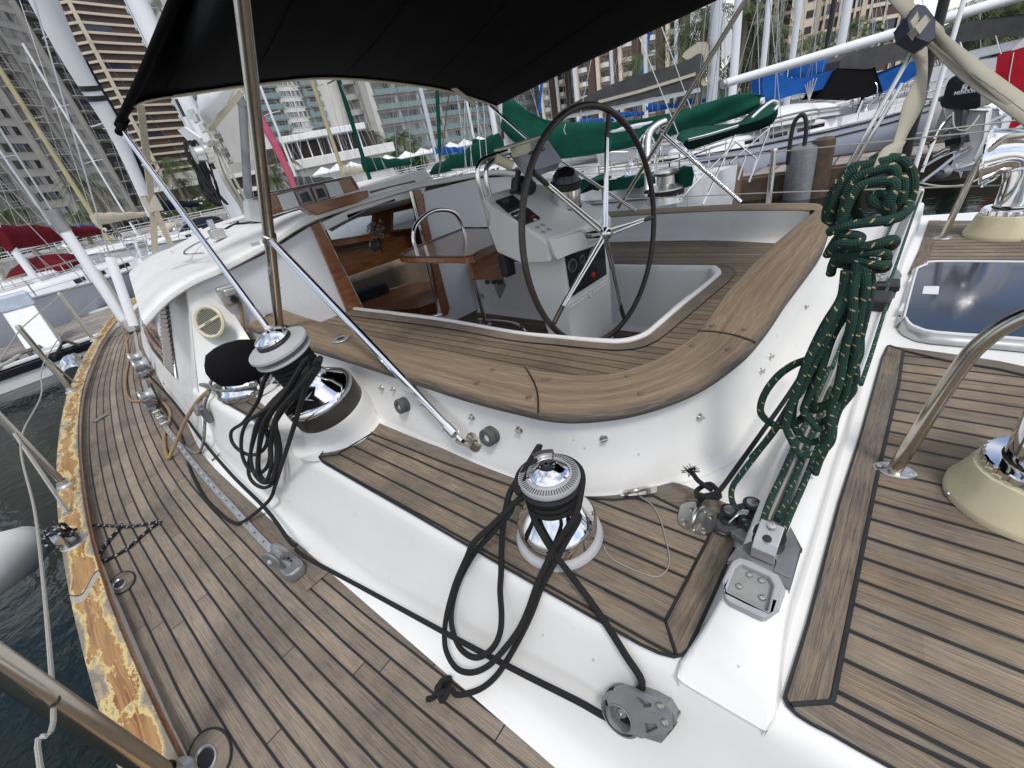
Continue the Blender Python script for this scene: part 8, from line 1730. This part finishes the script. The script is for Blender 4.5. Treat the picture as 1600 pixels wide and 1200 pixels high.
# blue-grey slim block between the two hotels
t = Tower('slim_tower', 'slim blue-grey tower block in the gap between the two hotels', azi(548, 260), azi(590, 262)-azi(548, 260), 20, 62, 15, 'conc'); t.bar('blue_panel', 7, 14, 31, 63, .3, .6, 'bluewall') if M.setdefault('bluewall', plain('blue_wall', (.13, .22, .42), .7, 0, .05, .2)) else 0
for f in range(16): t.bar('floor_band', 0, 6.5, 3+f*3.7, 1.0, .4, .8, 'concw'); t.bar('floor_band', 14.5, 20, 3+f*3.7, 1.0, .4, .8, 'concw')
# pink and brown tower group to the right of the awning
M['pinkwall'] = plain('tower_pink', (.40, .30, .23), .85, 0, .06, .3); M['browndark'] = plain('tower_dark_brown', (.085, .055, .042), .85, 0, .1, .3)
def rib_tower(name, lab, u0, u1, d_, cols, floors, fh, mats):
    a, b = azi(u0, d_), azi(u1, d_); t = Tower(name, lab, a, b-a, (b-a).length, floors*fh+3, 20, mats[0]); W_ = (b-a).length
    for k in range(cols):
        x0 = W_*k/cols; w = W_/cols
        t.bar('pier', x0, x0+w*.16, floors*fh/2, floors*fh+3, .6, 1.2, mats[1]); t.bar('dark_rib', x0+w*.62, x0+w*.98, floors*fh/2, floors*fh+2, .25, .6, mats[2])
        for f in range(floors):
            x = x0+w*.40; me = None; t.put(wmesh('window', w*.40, fh*.62, ('shadebrown', mats[1], 'towerglass'), 1), 'window', x, 2+f*fh+fh*.5); key = ('cb', round(w, 2), mats[1])
            if key not in _wc:
                m = MB(); n_ = 8; w2 = w*.44
                m.grid([[(w2*(j/n_-.5), .2+.9*math.sin(math.pi*j/n_), z_) for j in range(n_+1)] for z_ in (-.1, fh*.3)]); m.face([(w2*(j/n_-.5), .2+.9*math.sin(math.pi*j/n_), fh*.3) for j in range(n_+1)]); o = m.build('b', M['concw'], None, smooth=0); _wc[key] = o.data; bpy.data.objects.remove(o)
            t.put(_wc[key], 'curved_balcony', x, 2+f*fh)
    t.flush(); return t
rib_tower('apartment_tower', 'pink and brown tower with stacked curved white balconies, above the grey boom cover', 905, 1075, 135, 5, 26, 3.0, ('pinkwall', 'bandcream', 'browndark'))
rib_tower('apartment_tower', 'white balconied tower right below the awning edge, left of the pink and brown tower', 852, 900, 150, 2, 24, 3.0, ('concw', 'concw', 'shadebrown'))
pts = [azi(u, d_) for u, d_ in ((1150, 150), (1200, 148), (1262, 150), (1330, 152), (1400, 160))]
facet_tower('apartment_tower', 'dark brown gridded tower with tan floor lines behind the white masts on the right', pts, 32, 2.7, 3, ('bandcream', ('shadebrown', 'browndark', 'towerglass'), 'browndark', 'bandcream'), pier=1, proud=.35)
pts2 = []
for a, b in zip(pts[:-1], pts[1:]):
    for k in range(3): pts2.append(a.lerp(b, (k+.5)/3))
gb = bpy.data.objects['apartment_tower.00' + str(sum(1 for o in bpy.data.objects if o.name.startswith('apartment_tower'))-1)] if False else [o for o in bpy.data.objects if o.get('label', '').startswith('dark brown gridded')][0]
for q in pts2: n_ = V((-q.x, -q.y, 0)).normalized(); m = MB(); m.box(q+n_*.6+UP*45, (.45, .45, 90), Matrix.Rotation(math.atan2(q.y, q.x), 3, 'Z')); m.build('rib', M['bandcream'], gb, smooth=0)
a, b = azi(1222, 138), azi(1258, 138); t = Tower('stair_tower', 'plain beige tower shaft standing in front of the dark brown gridded tower', a, b-a, (b-a).length, 86, 8, 'bandcream')
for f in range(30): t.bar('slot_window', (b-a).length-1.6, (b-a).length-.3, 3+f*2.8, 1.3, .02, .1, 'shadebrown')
flush_rest()
# foothills
M['hill'] = plain('far_hill', (.06, .085, .07), .9, 0, .25, .004)
m = MB(); rows = []
for k in range(40): q = azi(-600+k*75, 1400); rows.append([V((q.x, q.y, -2)), V((q.x*1.02, q.y*1.02, 28+16*math.sin(k*.9)+9*math.sin(k*2.3))), V((q.x*1.25, q.y*1.25, 60+20*math.sin(k*.7))), V((q.x*1.4, q.y*1.4, -2))])
m.grid(rows); tag(m.build('hills', M['hill'], None, smooth=80), kind='structure')
# palms
M['frond'] = plain('palm_frond', (.055, .085, .022), .55, 0, .45, 1.2); M['palmtrunk'] = plain('palm_trunk', (.22, .19, .15), .9, 0, .15, 4, .3); M['frondold'] = plain('palm_frond_dry', (.13, .11, .04), .7, 0, .3, 2)
def palm_crown(seed, nf=26, L=2.9):
    r = random.Random(seed); m = MB()
    for k in range(nf):
        az = k*2.399+r.uniform(-.2, .2); el = r.uniform(-.5, 1.15); d = V((math.cos(az), math.sin(az), 0)); LL = L*r.uniform(.75, 1.1); pts = []; n_ = 9
        for j in range(n_+1): f = j/n_; pts.append(d*(LL*f*math.cos(el*(1-f*.3)))+UP*(LL*(f*math.sin(el)-.75*f*f*(1.0+.35*math.cos(el)))))
        sv = UP.cross(d); m.m = 1 if el < -.25 and r.random() < .6 else 0
        for j in range(n_):
            w = .52*math.sin(math.pi*(.12+.85*(j+.5)/n_))**.7
            for sgn in (1, -1):
                for q in (0, .33, .66):
                    a = pts[j].lerp(pts[j+1], q); b = pts[j].lerp(pts[j+1], q+.16); tip = a+sv*(sgn*w*r.uniform(.8, 1.2))+(pts[j+1]-pts[j])*.6-UP*(.20+.25*r.random())*w*1.6; m.face([a, b, tip])
    return m
pc = [palm_crown(s).build('crown', [M['frond'], M['frondold']], None, smooth=0, weld=False).data for s in (1, 2, 3)]
for o in list(COL.objects):
    if o.name.startswith('crown') and o.parent is None: bpy.data.objects.remove(o)
def palm(u, v, d_, k, lab, zg=GZ, sc_=1.0):
    """crown centre seen at pixel (u, v)"""
    c = dist(u, v, d_); t = thing('palm_tree', V((c.x, c.y, zg)), lab, 'palm tree', 'palms on the shore'); x0 = random.uniform(-.8, .8)
    m = MB(); pts = [V((c.x+x0*(1-f)**2, c.y+.3*x0*(1-f), zg+(c.z-zg)*f)) for f in [j/8 for j in range(9)]]; m.tube(pts, [.26-.10*j/8 for j in range(9)], 8); m.build('trunk', M['palmtrunk'], t)
    o = bpy.data.objects.new('crown', pc[k % 3]); COL.objects.link(o); o.parent = t; o.location = c-V((c.x, c.y, zg)); o.rotation_euler = (random.uniform(-.1, .1), random.uniform(-.1, .1), random.uniform(0, 6)); o.scale = (sc_,)*3
PL_ = [(135, 285, 70, 1.3, 'palm in front of the grey tower, right of the yellow-tan mast'), (120, 338, 72, 1.2, 'low palm in front of the grey tower podium, below the taller one'), (8, 335, 68, 1.2, 'palm at the left edge in front of the grey tower'), (262, 258, 84, 1.5, 'palm crown beside the beige strap in front of the brown curved tower'), (285, 285, 86, 1.1, 'smaller palm low between strap and mast'), (440, 248, 72, 1.1, 'palm left of the white hotel podium, behind the pink sail'), (430, 282, 70, 1.0, 'low bushy palm beside the awning post'), (425, 262, 74, .9, 'palm half hidden behind the awning post'), (535, 215, 120, 1.2, 'palm in front of the slim blue tower'), (550, 208, 110, 1.0, 'palm leaning over the podium canopy'), (585, 212, 100, 1.3, 'palm left of the long hotel'), (610, 220, 98, 1.3, 'palm in front of the long hotel, second from its left end'), (628, 212, 98, 1.4, 'tall palm in front of the long hotel'), (645, 224, 97, 1.3, 'palm behind the hedge by the silver mast'), (1000, 92, 60, 1.2, 'small palm above the grey boom cover in front of the pink tower'), (1070, 60, 52, 1.5, 'palm left of the silver mast below the sky gap'), (1100, 18, 45, 1.2, 'palm crown against the sky right of the awning edge'), (1105, 45, 48, 1.3, 'palm crown just right of the tan flaked sail'), (1165, 25, 42, 1.4, 'tall palm at the top right of the silver mast'), (1178, 60, 46, 1.3, 'palm between two white masts'), (1162, 95, 50, 1.3, 'low palm above the white furling boom'), (1205, 62, 50, 1.3, 'palm in front of the beige shaft'), (1268, 65, 58, 1.2, 'palm in front of the gridded tower right of the shaft'), (1330, 42, 60, 1.1, 'dark palm in front of the gridded tower near the strap'), (1520, 22, 45, 1.0, 'leftmost of the palms above the dark grey cover'), (1550, 20, 46, 1.0, 'second palm above the dark grey cover'), (1575, 8, 44, 1.3, 'tallest palm above the dark grey cover'), (1598, 14, 42, 1.0, 'palm at the right edge above the dark grey cover')]
for k, (u, v, d_, s_, lab) in enumerate(PL_): palm(u, v, d_, k, lab, sc_=s_)
# hedges and shrubs as leaf clumps
M['leaf'] = plain('shrub_leaf', (.05, .10, .02), .6, 0, .5, .9)
def shrub(u0, u1, d_, h, lab, n_=420, name='shrub'):
    a, b = azi(u0, d_), azi(u1, d_); t = thing(name, (a+b)/2, lab, 'shrub', 'shrubs on the shore'); m = MB(); L = (b-a).length; r = random.Random(int(u0))
    lob = [(r.random(), r.uniform(.5, 1.0)) for k in range(max(3, int(L/2.2)))]
    for k in range(n_):
        f, hh = lob[r.randrange(len(lob))]; c = a.lerp(b, f); rr = r.random()**.4; dv = V((r.gauss(0, 1), r.gauss(0, 1), r.gauss(0, 1))).normalized()*rr; p = c+V((dv.x*1.7, dv.y*1.7, GZ+h*hh*(.55+dv.z*.5))); nn = V((r.gauss(0, 1), r.gauss(0, 1), r.gauss(.6, 1))).normalized(); x, y, _ = frame(nn); s_ = r.uniform(.18, .42)
        m.face([p+x*s_, p+y*s_*.6, p-x*s_, p-y*s_*.6])
    m.build('crown', M['leaf'], t, smooth=0, weld=False); m = MB(); [m.tube([a.lerp(b, f)+UP*GZ, a.lerp(b, f)+UP*(GZ+h*.5)], .1, 5) for f, _ in lob[:1]]; m.build('stem', M['palmtrunk'], t)
shrub(600, 660, 95, 4.6, 'bright green hedge behind the parasols, left part', 700); shrub(655, 720, 96, 4.2, 'bright green hedge behind the parasols, right part', 700); shrub(255, 300, 100, 4.5, 'dark shrub bank below the brown curved tower, left of the mast', 500); shrub(298, 345, 104, 5, 'dark shrub bank below the brown curved tower, behind the mast coil', 500); shrub(560, 600, 98, 3.6, 'green shrubs between podium and hedge', 400)
shrub(1160, 1260, 70, 5, 'green trees low behind the blue boom cover', 700); shrub(1290, 1360, 75, 6, 'dark trees low in front of the gridded tower', 600)
# ------------------------------------------------------------------ daylight
W = bpy.data.worlds.new('World'); S.world = W; W.use_nodes = True
nt = W.node_tree; nt.nodes.clear(); o_ = nt.nodes.new('ShaderNodeOutputWorld'); bg = nt.nodes.new('ShaderNodeBackground'); sk = nt.nodes.new('ShaderNodeTexSky')
sk.sky_type = 'NISHITA'; sk.sun_disc = False; SE, SR = rad(60), rad(305); sk.sun_elevation = SE; sk.sun_rotation = SR; sk.air_density = 1; sk.dust_density = 1; sk.ozone_density = 1
tc = nt.nodes.new('ShaderNodeTexCoord'); mp = nt.nodes.new('ShaderNodeMapping'); mp.inputs['Scale'].default_value = (1, 1, 2.6); no = nt.nodes.new('ShaderNodeTexNoise'); no.inputs['Scale'].default_value = 2.3; no.inputs['Detail'].default_value = 7; no.inputs['Roughness'].default_value = .58
rp = nt.nodes.new('ShaderNodeValToRGB'); rp.color_ramp.elements[0].position = .41; rp.color_ramp.elements[1].position = .60
mx = nt.nodes.new('ShaderNodeMix'); mx.data_type = 'RGBA'; mx.inputs[7].default_value = (6.3, 6.3, 6.3, 1)
L_ = nt.links.new; L_(tc.outputs['Generated'], mp.inputs[0]); L_(mp.outputs[0], no.inputs[0]); L_(no.outputs[0], rp.inputs[0]); L_(rp.outputs[0], mx.inputs[0]); L_(sk.outputs[0], mx.inputs[6]); L_(mx.outputs[2], bg.inputs[0]); L_(bg.outputs[0], o_.inputs[0])
bg.inputs[1].default_value = .15
sl = bpy.data.lights.new('sun', 'SUN'); sl.energy = 1.5; sl.angle = rad(12); sl.color = (1, .96, .9); so = bpy.data.objects.new('sun', sl); COL.objects.link(so)
# Nishita: rotation measured from +Y towards +X
sd = V((math.sin(SR)*math.cos(SE), math.cos(SR)*math.cos(SE), math.sin(SE)))
so.rotation_euler = (sd).to_track_quat('Z', 'Y').to_euler()
S.view_settings.view_transform = 'Standard'; S.view_settings.look = 'None'; S.view_settings.exposure = .3; S.view_settings.gamma = 1
S.cycles.max_bounces = 8
